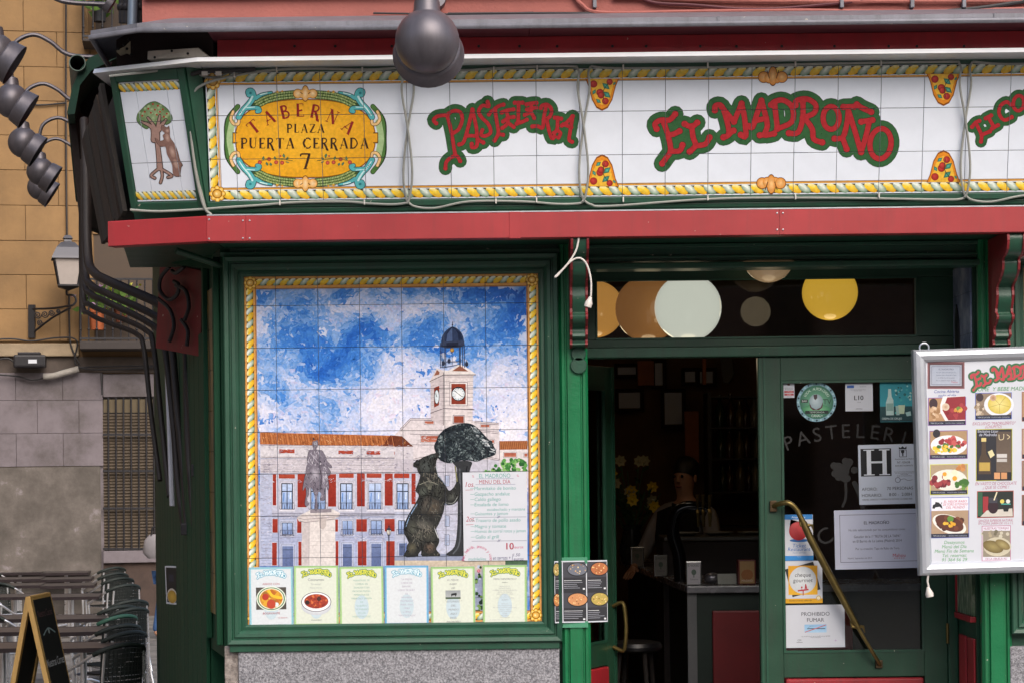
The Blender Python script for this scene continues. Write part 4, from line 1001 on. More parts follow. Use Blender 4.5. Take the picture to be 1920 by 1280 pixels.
# ---- painted bear and strawberry tree
pa = MP(A4); pa.layer(7)
for i in range(130):
    x, y = random.uniform(690, 1062), random.uniform(345, 452); 
    if y < 452-(x-690)*.5 and x < 850: continue
    pa.disc(x, y, random.uniform(9, 17), random.choice((0x3f7a3c, 0x5f9a50, 0x2f5f34, 0x83b068)), n=7)
pa.layer(11)
pa.poly([(0,1112),(560,1100),(1062,1110),(1062,1660),(0,1660)], 0x8e96ae); pa.rect(0, 1152, 885, 1200, 0xcabca8, 0xbcae9c); pa.rect(885, 1150, 1062, 1400, 0x4d6650, 0x3c5a44)
pa.rect(0, 1200, 1062, 1280, 0xcdbfb0, 0x9aa2b8); pa.poly([(150,1126),(560,1112),(700,1118),(700,1152),(150,1154)], 0x32343c)
pa.layer(12); trunk = crom([(470,365),(500,420),(490,560),(505,680),(500,900),(478,1040),(410,1108),(560,1112),(640,1112),(560,1050),(548,700),(600,440),(612,360)], 4, True)
pa.poly(trunk, 0x35373a); pa.layer()
pa.stroke([(485,400),(500,520)], 10, 0x7d7c52); pa.stroke([(520,420),(528,700),(520,1000),(470,1095)], 12, 0x565a60); pa.stroke([(545,560),(545,900),(560,1060)], 8, 0x1d1f24); pa.stroke([(580,400),(560,520)], 9, 0x1f2126)
crown = crom([(315,240),(335,190),(352,150),(392,108),(440,80),(500,62),(560,52),(620,62),(668,96),(720,150),(770,205),(806,260),(808,300),(770,320),(720,335),(660,360),(600,352),(540,350),(480,366),(430,372),(380,358),(345,330),(330,290)], 3, True)
pa.layer(); pa.poly(crown, 0x22282e); pa.layer()
for i in range(150):
    a = random.uniform(0, 6.28); r_ = math.sqrt(random.random())*.94; x, y = 560+238*r_*math.cos(a)+ (y_ if False else 0), 215+145*r_*math.sin(a)
    if (x-560)/238*60+(y-215) > 130 or (x > 640 and y < 90+(x-640)*.9): continue
    s_ = random.uniform(11, 23); pa.disc(x, y, s_, 0x1c2228, ry=s_*.8, cc=random.choice((0x4d575c, 0x3a4448, 0x5d686a, 0x434f50)), off=(3, -4), n=8)
pa.layer()
brush(pa, crown, 700, (0x14181c, 0x22292e, 0x343d41, 0x4c575a, 0x6c787a, 0x8d989a), 17, 8, .6, 1.2, 9); pa.layer()
for i in range(34):
    t = random.random(); x, y = 620+t*185+random.uniform(-22, 8), 70+t*205+random.uniform(-4, 34); pa.stroke([(x, y), (x+random.uniform(12, 24), y+random.uniform(4, 14))], random.uniform(4, 8), random.choice((0xa6adb2, 0xd0d3d6, 0x7d878c)))
brr = crom([(345,288),(352,320),(335,350),(332,400),(352,480),(400,540),(432,592),(470,568),(500,520),(522,560),(512,650),(470,700),(420,704),(402,690),(390,760),(352,860),(332,900),(356,980),(350,1020),(332,1060),(362,1100),(348,1116),(222,1116),(216,1070),(190,1100),(180,1120),(80,1120),(92,1080),(116,1010),(80,930),(80,870),(112,790),(170,690),(196,630),(170,590),(190,530),(206,470),(190,430),(180,410),(155,400),(155,370),(192,350),(240,320),(310,298)], 3, True)
pa.layer(18); pa.poly([(290+(x-290)*1.02, y) for x, y in brr], 0x14161a); pa.layer(); pa.poly(brr, 0x2e2f2e); pa.layer()
for x, y, rx, ry, a, c in ((250,400,70,80,.3,0x4d5250),(300,320,40,22,-.3,0x57605f),(275,570,92,48,-.2,0x66675c),(230,600,40,50,0,0x565b54),(350,600,60,70,0,0x43443e),(460,640,50,34,-.6,0x585a54),(300,720,90,90,.2,0x5b5248),(250,700,40,100,.3,0x55504a),(230,870,100,55,.1,0x62605a),(220,960,110,55,.2,0x56564e),(280,960,60,50,0,0x4d4c44),(140,890,48,80,.1,0x54554c),(140,1050,45,55,.2,0x605c4c),(280,1050,55,50,0,0x6a5a4e)):
    pa.disc(x, y, rx, 0x2e2f2e, ry=ry, a=a, cc=c, n=18)
pa.layer()
for pts, t, c in (([(180,700),(120,800),(90,880)],7,0x7f98b8),([(350,470),(410,550)],5,0x8a96a6),([(320,895),(350,970)],6,0xc4c6c8),([(200,545),(270,520),(350,545)],5,0x8d8d80),([(120,930),(230,1000),(340,1000)],7,0x1c1d1c),([(130,880),(220,900),(320,900)],5,0x22231f),([(210,640),(270,630),(380,650)],6,0x22231f),([(410,690),(470,690),(505,640)],5,0x8b8f8c),([(220,1070),(215,1010)],6,0x1b1c1a),([(330,400),(350,480)],4,0xaab4bc)): pa.stroke(pts, t, c)
pa.layer(); brush(pa, brr, 1000, (0x131415, 0x1f2021, 0x2d2e2e, 0x3f403e, 0x55554f, 0x716d64), 30, 6, 1.35, .5, 5); pa.layer(); pa.disc(183, 368, 20, 0x17181a, cc=0x3a3d3e); pa.disc(300, 330, 6, 0x0e0f10)
pa.build('painted_bear_and_tree', mu, M_MPAINT, CM)
# flowers between the sheets
pa = MP(A4); pa.layer(18)
for i in range(26): pa.disc(random.uniform(640, 705), random.uniform(1195, 1600), random.uniform(8, 20), random.choice((0x2f4a2c, 0x6f8f52, 0x23302a, 0xaeb9cc)), n=8)
pa.layer(); pa.disc(672, 1235, 14, 0xb04a60, cc=0xe0a0ac)
pa.build('painted_flowers', mu, M_MPAINT, CM)
# ---- rope border
pa = Paint(PMt, z0=2.2e-3); pa.layer(20)
for x0, y0, x1, y1 in ((0, 0, .059, HM), (WM-.059, 0, WM, HM), (0, HM-.062, WM, HM), (0, 0, WM, .055)): pa.rect(x0+.0012, y0+.0012, x1-.0012, y1-.0012, 0xd49a56)
pa.layer(); pw = .034
rope(pa, (.05, HM-.028), (WM-.05, HM-.028), pw, .0315, 1, 0x4a2f16); rope(pa, (.05, .026), (WM-.05, .026), pw, .0315, 1, 0x4a2f16)
rope(pa, (.027, .05), (.027, HM-.05), pw, .0315, -1, 0x4a2f16); rope(pa, (WM-.027, .05), (WM-.027, HM-.05), pw, .0315, -1, 0x4a2f16)
pa.layer(23)
for x in (.055, WM-.055): pa.rect(x-.0012, .05, x+.0012, HM-.05, 0x6a3c18)
for y in (HM-.058, .052): pa.rect(.05, y-.0012, WM-.05, y+.0012, 0x6a3c18)
for x in (.03, WM-.03):
    for y in (.03, HM-.03): rosette(pa, x, y, .03)
pa.build('painted_rope_border', mu, M_PAINT, CM)

# ================================================================ sheets of paper on the mural
YS = -.0105
def sheet(name, px0, py0, px1, py1, Y=YS, bend=.0015, lean=0.0, label=None, group=None, m=None, th=.0005):
    a, b2 = P(px0, (py0+py1)/2, Y), P(px1, (py0+py1)/2, Y); zt, zb = P((px0+px1)/2, py0, Y).z, P((px0+px1)/2, py1, Y).z
    t = thing(name, ((a.x+b2.x)/2, Y, zb), label, 'menu sheet', group)
    pl = Plane(((a.x+b2.x)/2, Y-th, (zb+zt)/2), (1, 0, 0), (0, 0, 1)); W, H = b2.x-a.x, zt-zb
    c, s_ = math.cos(lean), math.sin(lean); pl.U, pl.V = pl.U*c+pl.V*s_, pl.V*c-pl.U*s_; pl.N = pl.U.cross(pl.V)
    b = MB(); b.hexa([pl.at(-W/2,-H/2,-th), pl.at(W/2,-H/2,-th), pl.at(W/2,H/2,-th), pl.at(-W/2,H/2,-th)], [pl.at(-W/2,-H/2,0), pl.at(W/2,-H/2,0), pl.at(W/2,H/2,0), pl.at(-W/2,H/2,0)])
    b.build('paper', m or M_PAPER, t)
    pa = Paint(pl, lambda x, y: ((x-.5)*W, (.5-y)*H), z0=2e-4); pa.k = H/W
    # y in text is measured in sheet heights, x in sheet widths
    return t, pl, pa, W, H
def uvp(pl, W, H): return Paint(pl, lambda x, y: (x, y), z0=3e-4)
def logo(pa, W, x0, y0, w_, red, green, dark=None):
    """curly house name scaled into a sheet; pa in metres, y up"""
    k = w_/1200
    T = lambda x, y: (x0+(x-125)*k, y0-(y-440)*k)
    curly(pa, EL_MADRONO, EM_RINGS, T, 30, 24, red, green, dark or green, lines=False)
def house_sheet(px, edge, edge2, logoc, label, body, tilt=0.0, w_=83, h=112):
    t, pl, _, W, H = sheet('menu_sheet', px[0], px[1], px[0]+w_, px[1]+h, YS-random.uniform(0, .002), lean=tilt, label=label)
    pa = uvp(pl, W, H); bw = .011
    pa.rect(-W/2+.001, -H/2+.001, W/2-.001, H/2-.001, edge2); pa.layer()
    n = 60
    for k in range(n):
        f_ = (k+.5)/n; L_ = .0033
        for sx in (-1, 1): yy = -H/2+.004+f_*(H-.008); pa.raw([(sx*(W/2-bw*.15), yy), (sx*(W/2-bw*.9), yy+.0035), (sx*(W/2-bw*.9), yy+.0055), (sx*(W/2-bw*.15), yy+.002)], [(0,1,2),(0,2,3)], edge)
        if k < 44:
            f2 = (k+.5)/44
            for sy in (-1, 1): xx = -W/2+.004+f2*(W-.008); pa.raw([(xx, sy*(H/2-bw*.15)), (xx+.0035, sy*(H/2-bw*.9)), (xx+.0055, sy*(H/2-bw*.9)), (xx+.002, sy*(H/2-bw*.15))], [(0,1,2),(0,2,3)], edge)
    pa.frame(-W/2+.001, -H/2+.001, W/2-.001, H/2-.001, .0025, edge)
    pa.layer(); pa.rect(-W/2+bw, -H/2+bw, W/2-bw, H/2-bw, 0xd2d8dc if edge < 0x700000 and (edge & 255) > 0xa0 else 0xd4dacc)
    pa.layer(); logo(pa, W, -W*.35, H*.455, W*.7, *logoc)
    pa.layer(); pa.disc(0, -H*.18, W*.16, 0xbfd0d8, ry=H*.2, n=20); pa.layer(); body(pa, W, H)
    pa.build('print', t, M_PRINT)
    return t
def lines(pa, W, H, rows, y0, dy, h, col, x=0, shear=0, align='c', maxw=None):
    for i, r_ in enumerate(rows):
        if r_: pa.text(r_, x, y0-i*dy, h, col, align, shear=shear, flip=False, maxw=maxw or W*.78)
def b1(pa, W, H):
    pa.text('ARROZ CON', 0, H*.2, .0095, 0xb05a66, flip=False)
    pa.rect(-W*.34, -H*.21, W*.34, H*.16, 0x4a4640); pa.layer(); pa.disc(0, -H*.03, W*.335, 0xdfe6d8, ry=H*.205, n=28); pa.layer(); pa.disc(0, -H*.03, W*.31, 0x3f7a52, ry=H*.19, n=28); pa.layer(); pa.disc(0, -H*.03, W*.285, 0xe9e2c8, ry=H*.175, n=28); pa.layer(); pa.disc(0, -H*.03, W*.26, 0xc98a2a, ry=H*.16, n=28); pa.layer()
    for i in range(40): a = random.uniform(0, 6.28); r_ = math.sqrt(random.random())*.9; pa.disc(W*.25*r_*math.cos(a), -H*.03+H*.15*r_*math.sin(a), W*random.uniform(.02, .06), random.choice((0xd8a02c, 0xb6641e, 0xe6c04a, 0x9a6a24)), n=7)
    pa.layer(); pa.disc(-W*.13, 0, W*.075, 0xb03420); pa.disc(W*.0, -H*.12, W*.1, 0xb8422a, ry=H*.08); pa.disc(W*.12, -H*.13, W*.05, 0xd9e4e2); pa.stroke([(-W*.05, H*.1), (W*.03, H*.02), (W*.22, -H*.02)], W*.06, 0xe9bd2c)
    pa.text('BOGAVANTE', 0, -H*.29, .0095, 0xb05a66, flip=False); pa.text('12,50euros', W*.36, -H*.36, .007, 0xc08088, 'r', flip=False)
def b2_(pa, W, H):
    pa.text('Cocinamos:', 0, H*.25, .0115, 0x72777a, flip=False); lines(pa, W, H, ['"Por encargo":', 'Fabada asturiana'], H*.185, H*.06, .006, 0x9aa2a4)
    pa.disc(0, -H*.17, W*.33, 0xc2c6cc, ry=H*.15, cc=0xe8eaec, n=30); pa.layer(); pa.disc(0, -H*.1, W*.335, 0x4a4a54, ry=H*.165, n=30); pa.layer(); pa.disc(0, -H*.1, W*.32, 0xeeeef0, ry=H*.155, n=30); pa.layer(); pa.disc(0, -H*.09, W*.27, 0x9a3420, ry=H*.12, n=28); pa.layer()
    for i in range(60): a = random.uniform(0, 6.28); r_ = math.sqrt(random.random())*.9; pa.disc(W*.26*r_*math.cos(a), -H*.09+H*.115*r_*math.sin(a), W*random.uniform(.014, .03), random.choice((0xc0502e, 0xa43a22, 0xd4703e, 0x86281a)), n=6)
    pa.layer(); pa.disc(-W*.2, -H*.11, W*.05, 0x2c1a1c); pa.disc(W*.06, -H*.05, W*.05, 0x4a2420); pa.text('¡hummmmm!', 0, -H*.41, .0065, 0x6a6e70, flip=False, shear=.2)
def b3(pa, W, H): lines(pa, W, H, ['HUEVOS DE  MI', 'CORRAL EN', 'ZAMORA CON', 'PATATAS FRITAS', 'PIMIENTOS DE', 'PADRÓN Y JAMON', 'DE', '"GUIJUELO"', '" EL PARAÍSO', 'DE LOS', 'HUEVOS ROTOS"'], H*.255, H*.0605, .0078, 0x86b0a6)
def b4(pa, W, H): lines(pa, W, H, ['"LA MEJOR', 'CARNE DE', 'ESPAÑA"', 'LOMO DE BUEY', 'DE', 'SANABRIA', '"FILETEADO"', 'PARA-1PAX', '-2PAX', 'o\'-3PAX', '"MANTEQUILLA"'], H*.255, H*.0605, .0078, 0xa8a0b4)
def b5(pa, W, H):
    lines(pa, W, H, ['EL MEJOR', 'RABO', 'DE'], H*.26, H*.068, .0088, 0x7f8286, shear=.3)
    pa.rect(-W*.17, -H*.045, W*.17, H*.1, 0xb4b8ba, 0x8e9496); pa.layer(); pa.rect(-W*.17, -H*.045, W*.17, -H*.012, 0x4a5c48); pa.layer(); pa.poly([(-W*.04, 0), (-W*.045, H*.045), (0, H*.05), (W*.08, H*.06), (W*.085, H*.03), (W*.06, 0), (W*.05, -H*.005), (W*.045, H*.02), (-W*.02, H*.015), (-W*.03, -H*.005)], 0x16181a)
    lines(pa, W, H, ['" ESTOFADO "', 'DEL', 'MUNDO', 'AQUI', 'EN EL', 'MADROÑO'], -H*.1, H*.068, .0088, 0x7f8286, shear=.3)
def b6(pa, W, H):
    pa.text('MENU FANTASTICO', 0, H*.25, .0085, 0x7f8286, flip=False, shear=.3, maxw=W*.52)
    rows = ['PRIMEROS', '', 'ENSALADA MIXTA', 'GAZPACHO FRESCO', 'SALMOREJO CON JAMON Y HUEVO DURO', 'ARROZ CON VERDURAS', 'JUDIAS VERDES CON JAMON', 'SOPA CASTELLANA', 'REVUELTO DE SETAS Y GAMBAS', 'SEGUNDOS', '', 'ENTRECOT', 'CHULETAS DE CORDERO', 'MERLUZA A LA ROMANA CON PATATAS', 'POLLO AL AJILLO', 'CALLOS A LA MADRILEÑA', 'POSTRE', 'PAN Y BEBIDA', 'VINO O CERVEZA']
    for i, r_ in enumerate(rows):
        if r_: pa.text(r_, 0, H*.2-i*H*.0325, .0042, 0xa2a6aa if r_ not in ('PRIMEROS', 'SEGUNDOS') else 0x6c7074, flip=False, maxw=W*.64)
    pa.text('Pan, bebida y postre incluidos', -W*.34, -H*.42, .0036, 0xb0b4b8, 'l', flip=False)
B1, B2 = 0x5fa8bc, 0xa9d2dc; G1, G2 = 0x84b06c, 0xb9d89c; D1, D2 = 0x3a8ac0, 0x8cc4e2
LB = (0xe4f0f4, 0x4a9cb8); LG = (0xdcd84a, 0x3f7a50)
house_sheet((467, 1062), B1, B2, LB, 'blue-bordered menu sheet with a photo of lobster rice', b1, .004)
house_sheet((551, 1059.5), G1, G2, LG, 'green-bordered menu sheet with a photo of a red bean stew bowl', b2_, -.006, 84, 113)
house_sheet((636.5, 1061), G1, G2, LG, 'green-bordered menu sheet of green text about fried eggs, no photo', b3, .002)
house_sheet((721, 1059), D1, D2, LB, 'blue-bordered menu sheet of grey text about ox loin, no photo', b4, -.005)
house_sheet((808, 1061), 0x78a860, G2, LG, 'green-bordered menu sheet with a small photo of a bull', b5, .003)
house_sheet((905, 1058), 0x78a860, G2, LG, 'green-bordered set menu sheet with many tiny grey lines, beside the rope border', b6, -.008)

# handwritten day menu
t, pl, _, W, H = sheet('menu_sheet', 868.5, 884, 988, 1050, -.0098, label='handwritten white day menu sheet in green and pink ink', lean=.003)
pa = Paint(pl, lambda x, y: ((x-548)/510*W-W/2, H/2-(y-443)/707*H), z0=2e-4)
TE, PK, NV, RD_ = 0x4f9a94, 0xb83a6a, 0x3a3a6a, 0xa02440
pa.text('EL MADROÑO', 805, 490, 34, TE, maxw=250); pa.stroke([(658,495),(955,497)], 2.5, 0x5a5a8a); pa.text('MENU DEL DÍA', 805, 536, 31, RD_, maxw=250); pa.stroke([(650,541),(968,543)], 2.5, 0x5a5a8a)
for x in (632, 990): pa.text('%', x, 484, 18, PK)
for x, y, s_ in ((605,558,'1os.'),(605,835,'2os.')): pa.text(s_, x, y, 40, RD_, shear=.2, maxw=70); pa.stroke([(570,y+26),(628,y+24)], 3, RD_)
for i, (s_, y, x, c, hh, mw) in enumerate((('Marmitako de bonito',585,640,TE,27,345),('Gazpacho andaluz',630,640,TE,27,322),('Caldo gallego',672,640,TE,27,238),('Ensalada de lomo',714,640,TE,27,305),('escabechado y manzana',752,740,TE,22,315),('Guisantes y jamon',786,640,TE,25,305),('Trasero de pollo asado',840,645,TE,27,360),('Magro y tomate',888,640,TE,27,262),('Huevos de corral rotos y jamon',926,640,TE,25,405),('Gallo al grill',972,644,TE,27,210))):
    pa.text(s_, x, y, hh, c, 'l', shear=.08, maxw=mw)
    if s_[0] != 'e': pa.stroke([(608,y-12),(636,y-12)], 3, TE)
for y in (802, 992): pa.stroke([(615,y),(1052,y+2)], 2.5, NV); pa.stroke([(820,y+8),(832,y-10)], 3, NV); pa.stroke([(830,y+8),(842,y-10)], 3, NV)
pa.text('10', 918, 1062, 52, RD_); pa.text('10', 921, 1062, 52, RD_); pa.text('euros', 990, 1055, 22, PK)
s_ = 'Pan, bebida, postre y vino'
for i, c in enumerate(s_):
    a = math.pi*(1-i/(len(s_)-1)); pa.text(c, 655+100*math.cos(a), 1140-95*math.sin(a), 24, PK, ang=math.pi/2-a)
pa.text('madrileñito', 655, 1146, 24, TE, maxw=140); pa.text('en terraza +', 850, 1142, 28, NV, maxw=140, shear=.15); pa.text('1.50', 970, 1118, 24, NV, shear=.2); pa.text('euros', 985, 1150, 24, NV, shear=.2); pa.stroke([(940,1100),(935,1150)], 3, NV)
pa.build('handwriting', t, M_PRINT)
# ================================================================ awning with its red lip
aw = thing('retracted_awning', (.8, -.42, zs), 'retracted awning showing only its long red metal lip under the tile sign', 'awning')
zr0, zr1 = P(960, 445.5, -.42).z, P(960, 398.5, -.42).z
def lip(x0, y0, x1, y1, m=M_RED):
    b = MB(); pr = [(0, zr0), (.004, zr0-.003), (.07, zr0-.003), (.07, zr0+.01), (.02, zr0+.01), (.02, zr1-.01), (.06, zr1-.01), (.06, zr1), (.003, zr1), (0, zr1-.004)]
    t = Vector((x1-x0, y1-y0, 0)).normalized(); n = Vector((-t.y, t.x, 0))
    if n.y < 0: n = -n
    b.prism(pr, lambda d, z: Vector((x0, y0, z))+n*d, lambda d, z: Vector((x1, y1, z))+n*d)
    return b.build('lip_panel', m, aw)
YA = -.42
xj = [P(p, 430, YA).x for p in (388, 461, 966, 1462)]+[XR]
for a, c in zip(xj, xj[1:]): lip(a+.0006, YA, c-.0006, YA)
M_RED2 = M_RED
lip(-1.862, -.262, xj[0]-.001, YA)
b = MB(); q = P(955, 420, YA).x; r_ = P(976, 420, YA).x; b.box(q, r_, YA-.003, YA-.0005, zr0-.004, zr1+.002); b.build('joint_cover', M_RED, aw, bevel=.001)
for px, py in ((455.5,414),(468,414),(455.5,447),(468,447),(392,412),(392,448),(1457,400),(1468,400),(1457,431),(1468,431)):
    p = P(px, py, YA); b = MB(); b.lathe([(0, .004), (.003, .0035), (.0045, .001), (.005, 0)], 10, Matrix.Translation((p.x, YA-.0002, p.z)) @ Matrix.Rotation(R(90), 4, 'X')); b.build('rivet', M_ALU, aw, smooth=True)
b = MB(); b.box(xj[0], XR, YA+.0005, YA+.03, zr1+.0008, zr1+.006); b.build('top_edge_strip', M_ALU, aw)
b = MB(); b.tube([P(330, 470, -.1), P(420, 500, .02)], .016, 10); b.build('awning_arm', M_DGREEN, aw, smooth=True)
b = MB(); b.hexa([(-1.37,-.38,zs+.004),(-1.80,-.24,zs+.004),(-1.98,.9,zs+.004),(-1.37,.9,zs+.004)], [(-1.37,-.38,zs+.055),(-1.80,-.24,zs+.055),(-1.98,.9,zs+.055),(-1.37,.9,zs+.055)]); b.build('corner_soffit', M_DGREEN, aw)

# ================================================================ rope-light cable clipped on the sign
cbk = thing('rope_light_cable', tuple(PF.at(0, -.05)), 'grey rope light cable looping along the edges of the long tile sign', 'cable')
def pfp(px, py, n=.022): u, v = PF.uv(px, py); return PF.at(u, v, n)
def cable(parent, name, pts, r, m, f_=pfp, k=6):
    b = MB(); b.tube([f_(*p) for p in crom(pts, k)], r, 7); return b.build(name, m, parent, smooth=True)
top = [(388,396),(372,330),(364,250),(362,185),(380,160),(440,142),(520,131),(600,129),(690,131),(752,127)]
cable(cbk, 'cable_run', top, .0062, M_CABLE)
loops = [765, 1094, 1808, 2140]
def rollx(x, y): return y-.0115*(x-765)
for i, x in enumerate(loops):
    yt, yb = rollx(x, 133), rollx(x, 381); o = -4 if i == 2 else 0
    for s_ in (-1, 1):
        cable(cbk, 'cable_loop', [(x-s_*14, yt-5), (x-s_*9, yt+8), (x-s_*11, yt+40), (x-s_*1, yt+100), (x+s_*7, yt+165), (x+s_*8, yt+205), (x+s_*3, yt+238), (x-s_*2, yb)], .0055, M_CABLE, lambda a, c, s_=s_: pfp(a, c, .024+.005*s_))
    nx = loops[i+1] if i < 3 else 2300
    if i < 3:
        cable(cbk, 'cable_run', [(x+14, yt-5), (x+60, yt-1), (x+(nx-x)*.35, rollx(x+(nx-x)*.35, 133)), (x+(nx-x)*.6, rollx(x+(nx-x)*.6, 129)), (nx-40, rollx(nx, 128)), (nx-12, rollx(nx, 129))], .0058, M_CABLE)
        cable(cbk, 'cable_run', [(x+1, yb-2), (x+14, yb+6), (x+50, yb+9), (x+(nx-x)*.35, rollx(x+(nx-x)*.35, 379)), (x+(nx-x)*.65, rollx(x+(nx-x)*.65, 380)), (nx-50, rollx(nx, 386)), (nx-10, rollx(nx, 385)), (nx, rollx(nx, 380))], .0058, M_CABLE)
cable(cbk, 'cable_run', [(246,393),(300,396),(380,392),(420,389),(480,385),(560,379),(650,378),(700,382),(740,383),(765,380)], .0062, M_CABLE)
cable(cbk, 'cable_run', [(350,150),(356,200),(362,270),(372,340),(385,388),(398,402)], .007, M_CABLE, lambda a, c: pfp(a, c, .03))
cable(cbk, 'cable_run', [(205,143),(260,137),(330,130),(352,134),(400,146),(436,132)], .006, M_CABLE, lambda a, c: P(a, c, -.30))
cable(cbk, 'power_lead', [(360,140),(385,134),(430,133),(480,130)], .010, M_DCABLE, lambda a, c: pfp(a, c, .03))
for x in (386, 412):
    b = MB(); p = pfp(x, 138, .034); b.box(p.x-.014, p.x+.014, p.y-.008, p.y+.008, p.z-.009, p.z+.009); b.build('cable_connector', M_WCABLE, cbk, bevel=.002)
for px, py in ((520,131),(441,141),(680,131),(926,131),(1007,128),(1168,127),(1326,123),(1490,120),(1650,119),(526,380),(684,379),(930,377),(1006,375),(1168,374),(1326,371),(1490,369),(1646,366)):
    p = pfp(px, py, .024); b = MB(); b.box(p.x-.003, p.x+.003, p.y-.012, p.y+.012, p.z-.012, p.z+.012); b.build('cable_clip', M_WCABLE, cbk, bevel=.001)

# white lead with a plug hanging from the awning
wc = thing('white_power_lead', tuple(P(1103, 580, -.2)), 'white power lead with a plug dangling below the red awning lip', 'cable')
cable(wc, 'lead', [(1086,440),(1080,470),(1062,498),(1042,518),(1046,516),(1068,492),(1086,484),(1100,496),(1108,525),(1108,556)], .0045, M_WCABLE, lambda a, c: P(a, c, -.405))
p = P(1104, 568, -.405); b = MB(); b.lathe([(0, .03), (.007, .028), (.012, .012), (.018, .0), (.017, -.02), (.0, -.022)], 10, Matrix.Translation(p) @ Matrix.Rotation(.3, 4, 'Y')); b.build('plug', M_WCABLE, wc, smooth=True)

# cables and pipe on the pink wall
pk = thing('wall_conduit', tuple(P(1300, 20, .04)), 'bundle of pink painted conduits and dark cables on the upper wall', 'conduit')
for pts, r_, m in (([(1070,-20),(1090,8),(1130,24),(1300,22),(1500,20),(1700,22),(1950,16)], .010, M_PINK), ([(1180,-20),(1220,4),(1300,10),(1420,18),(1560,8),(1700,-8)], .008, M_MAROON), ([(840,26),(1100,25),(1500,28),(1950,24)], .006, M_DCABLE), ([(1770,22),(1850,14),(1950,-2)], .011, M_DCABLE), ([(1150,-4),(1500,3),(1950,2)], .009, M_PINK), ([(700,25),(860,27),(1000,24)], .005, M_DCABLE)):
    cable(pk, 'conduit', pts, r_, m, lambda a, c: P(a, c, .04))
for x in (1115, 1578, 1807, 1710):
    p = P(x, 4, .035); b = MB(); b.box(p.x-.009, p.x+.009, .02, .06, p.z-.03, p.z+.02); b.build('conduit_clip', M_ZINC, pk, bevel=.003)

# ================================================================ gooseneck sign lamps
M_LIN = mat('lamp_inner_white', 0x8f8d88, .6)
def lamp(name, c, ax, r=.135, label=None, arm=None, stem=.2, group=None):
    c = Vector(c); ax = Vector(ax).normalized()
    t = thing(name, tuple(c), label, 'lamp', group)
    Q = ax.to_track_quat('Z', 'Y').to_matrix().to_4x4(); M = Matrix.Translation(c) @ Q
    pr = [(0, -r)]+[(r*math.sin(a), -r*math.cos(a)) for a in [math.pi*.62*i/14 for i in range(1, 15)]]
    rr, zz = pr[-1]
    pr += [(r*1.0, zz+.004), (r*1.03, zz+.012), (r*1.10, zz+.075), (r*1.13, zz+.08), (r*1.11, zz+.082), (r*.98, zz+.01), (r*.5, -.4*r), (0, -.6*r)]
    b = MB(); b.lathe(pr, 32, M); b.build('lamp_shade', M_LAMP, t, smooth=True, angle=50)
    b = MB(); b.lathe([(r*.52, r*.78), (r*.42, r*.95), (r*.40, r*1.2), (r*.36, r*1.32), (.02, r*1.4), (.0, r*1.4)], 20, Matrix.Translation(c)); b.build('lamp_cap', M_LAMP, t, smooth=True, angle=35)
    top_ = c+Vector((0, 0, r*1.3))
    b = MB(); b.tube([tuple(q) for q in crom([tuple(top_)]+[tuple(c+Vector(a)) for a in arm], 6)], .014, 9); b.build('gooseneck', M_LAMP, t, smooth=True)
    q = c+Vector(arm[-1]); b = MB(); b.lathe([(0, -.02), (.05, -.02), (.05, .015), (0, .018)], 14, Matrix.Translation(q) @ Vector(ax).to_track_quat('Z', 'Y').to_matrix().to_4x4()); b.build('wall_plate', M_LAMP, t, smooth=True, angle=30)
    return t
lc = P(801, 78, -1.0)
lamp('sign_lamp', lc, (0, .97, -.24), .138, 'dark round gooseneck lamp hanging in front of the long tile sign', [(0, 0, .30), (0, .05, .48), (0, .4, .56), (0, .85, .45), (0, 1.05, .42)])
SD = Vector((-.20, .98, 0)).normalized(); SN = Vector((-SD.y, SD.x, 0)); SN = SN if SN.x < 0 else -SN      # side street direction, outward normal
LS = [(-8, 100, 11.1), (22, 190, 12.6), (44, 268, 14.2), (76, 322, 15.6), (75, 352, 17.2)]
LLAB = ['gooseneck lamp on the side street wall, next to the awning roll', 'second gooseneck lamp along the side street wall', 'third gooseneck lamp along the side street wall', 'fourth gooseneck lamp along the side street wall', 'last gooseneck lamp along the side street wall']
for (px, py, d), lb in zip(LS, LLAB):
    c = P(px, py, d-D); i_ = -SN
    lamp('sign_lamp', c, i_*.84+Vector((0, 0, -.54)), .108, lb, [Vector((0, 0, .30)), i_*.04+Vector((0, 0, .38)), i_*.14+Vector((0, 0, .42)), i_*.24+Vector((0, 0, .38)), i_*.36+Vector((0, 0, .30)), i_*.62+Vector((0, 0, .29))], group='lamps along the side street wall')

# ================================================================ doorway: frame, transom, doors
YD = .5
def DP(px, py, Y=YD): return P(px, py, Y)
zt1, zt0 = DP(1420, 522).z, DP(1420, 634).z
zd = DP(1420, 668).z
xh0, xh1 = .30, DP(1774, 900).x
xt0, xt1 = DP(1117, 580).x, DP(1720, 580).x
b = MB(); b.box(xh0-.1, xb-.003, YD, YD+.08, zt1, 2.78); tp('transom_top_rail', b, M_DGREEN, bevel=.003)
b = MB(); b.box(xh0-.1, xb-.003, YD, YD+.08, zd+.052, zt0); tp('transom_bottom_rail', b, M_DGREEN, bevel=.003)
b = MB(); b.box(xh0-.1, xb-.003, YD-.025, YD+.09, zd, zd+.05); tp('door_head_rail', b, M_GREEN, bevel=.006)
b = MB(); b.box(xt1, xb-.003, YD+.001, YD+.08, zt0+.001, zt1-.001); tp('transom_stile', b, M_DGREEN, bevel=.003)
b = MB(); b.box(xh0-.1, xt0, YD+.001, YD+.08, zt0+.001, zt1-.001); tp('transom_stile', b, M_DGREEN, bevel=.003)
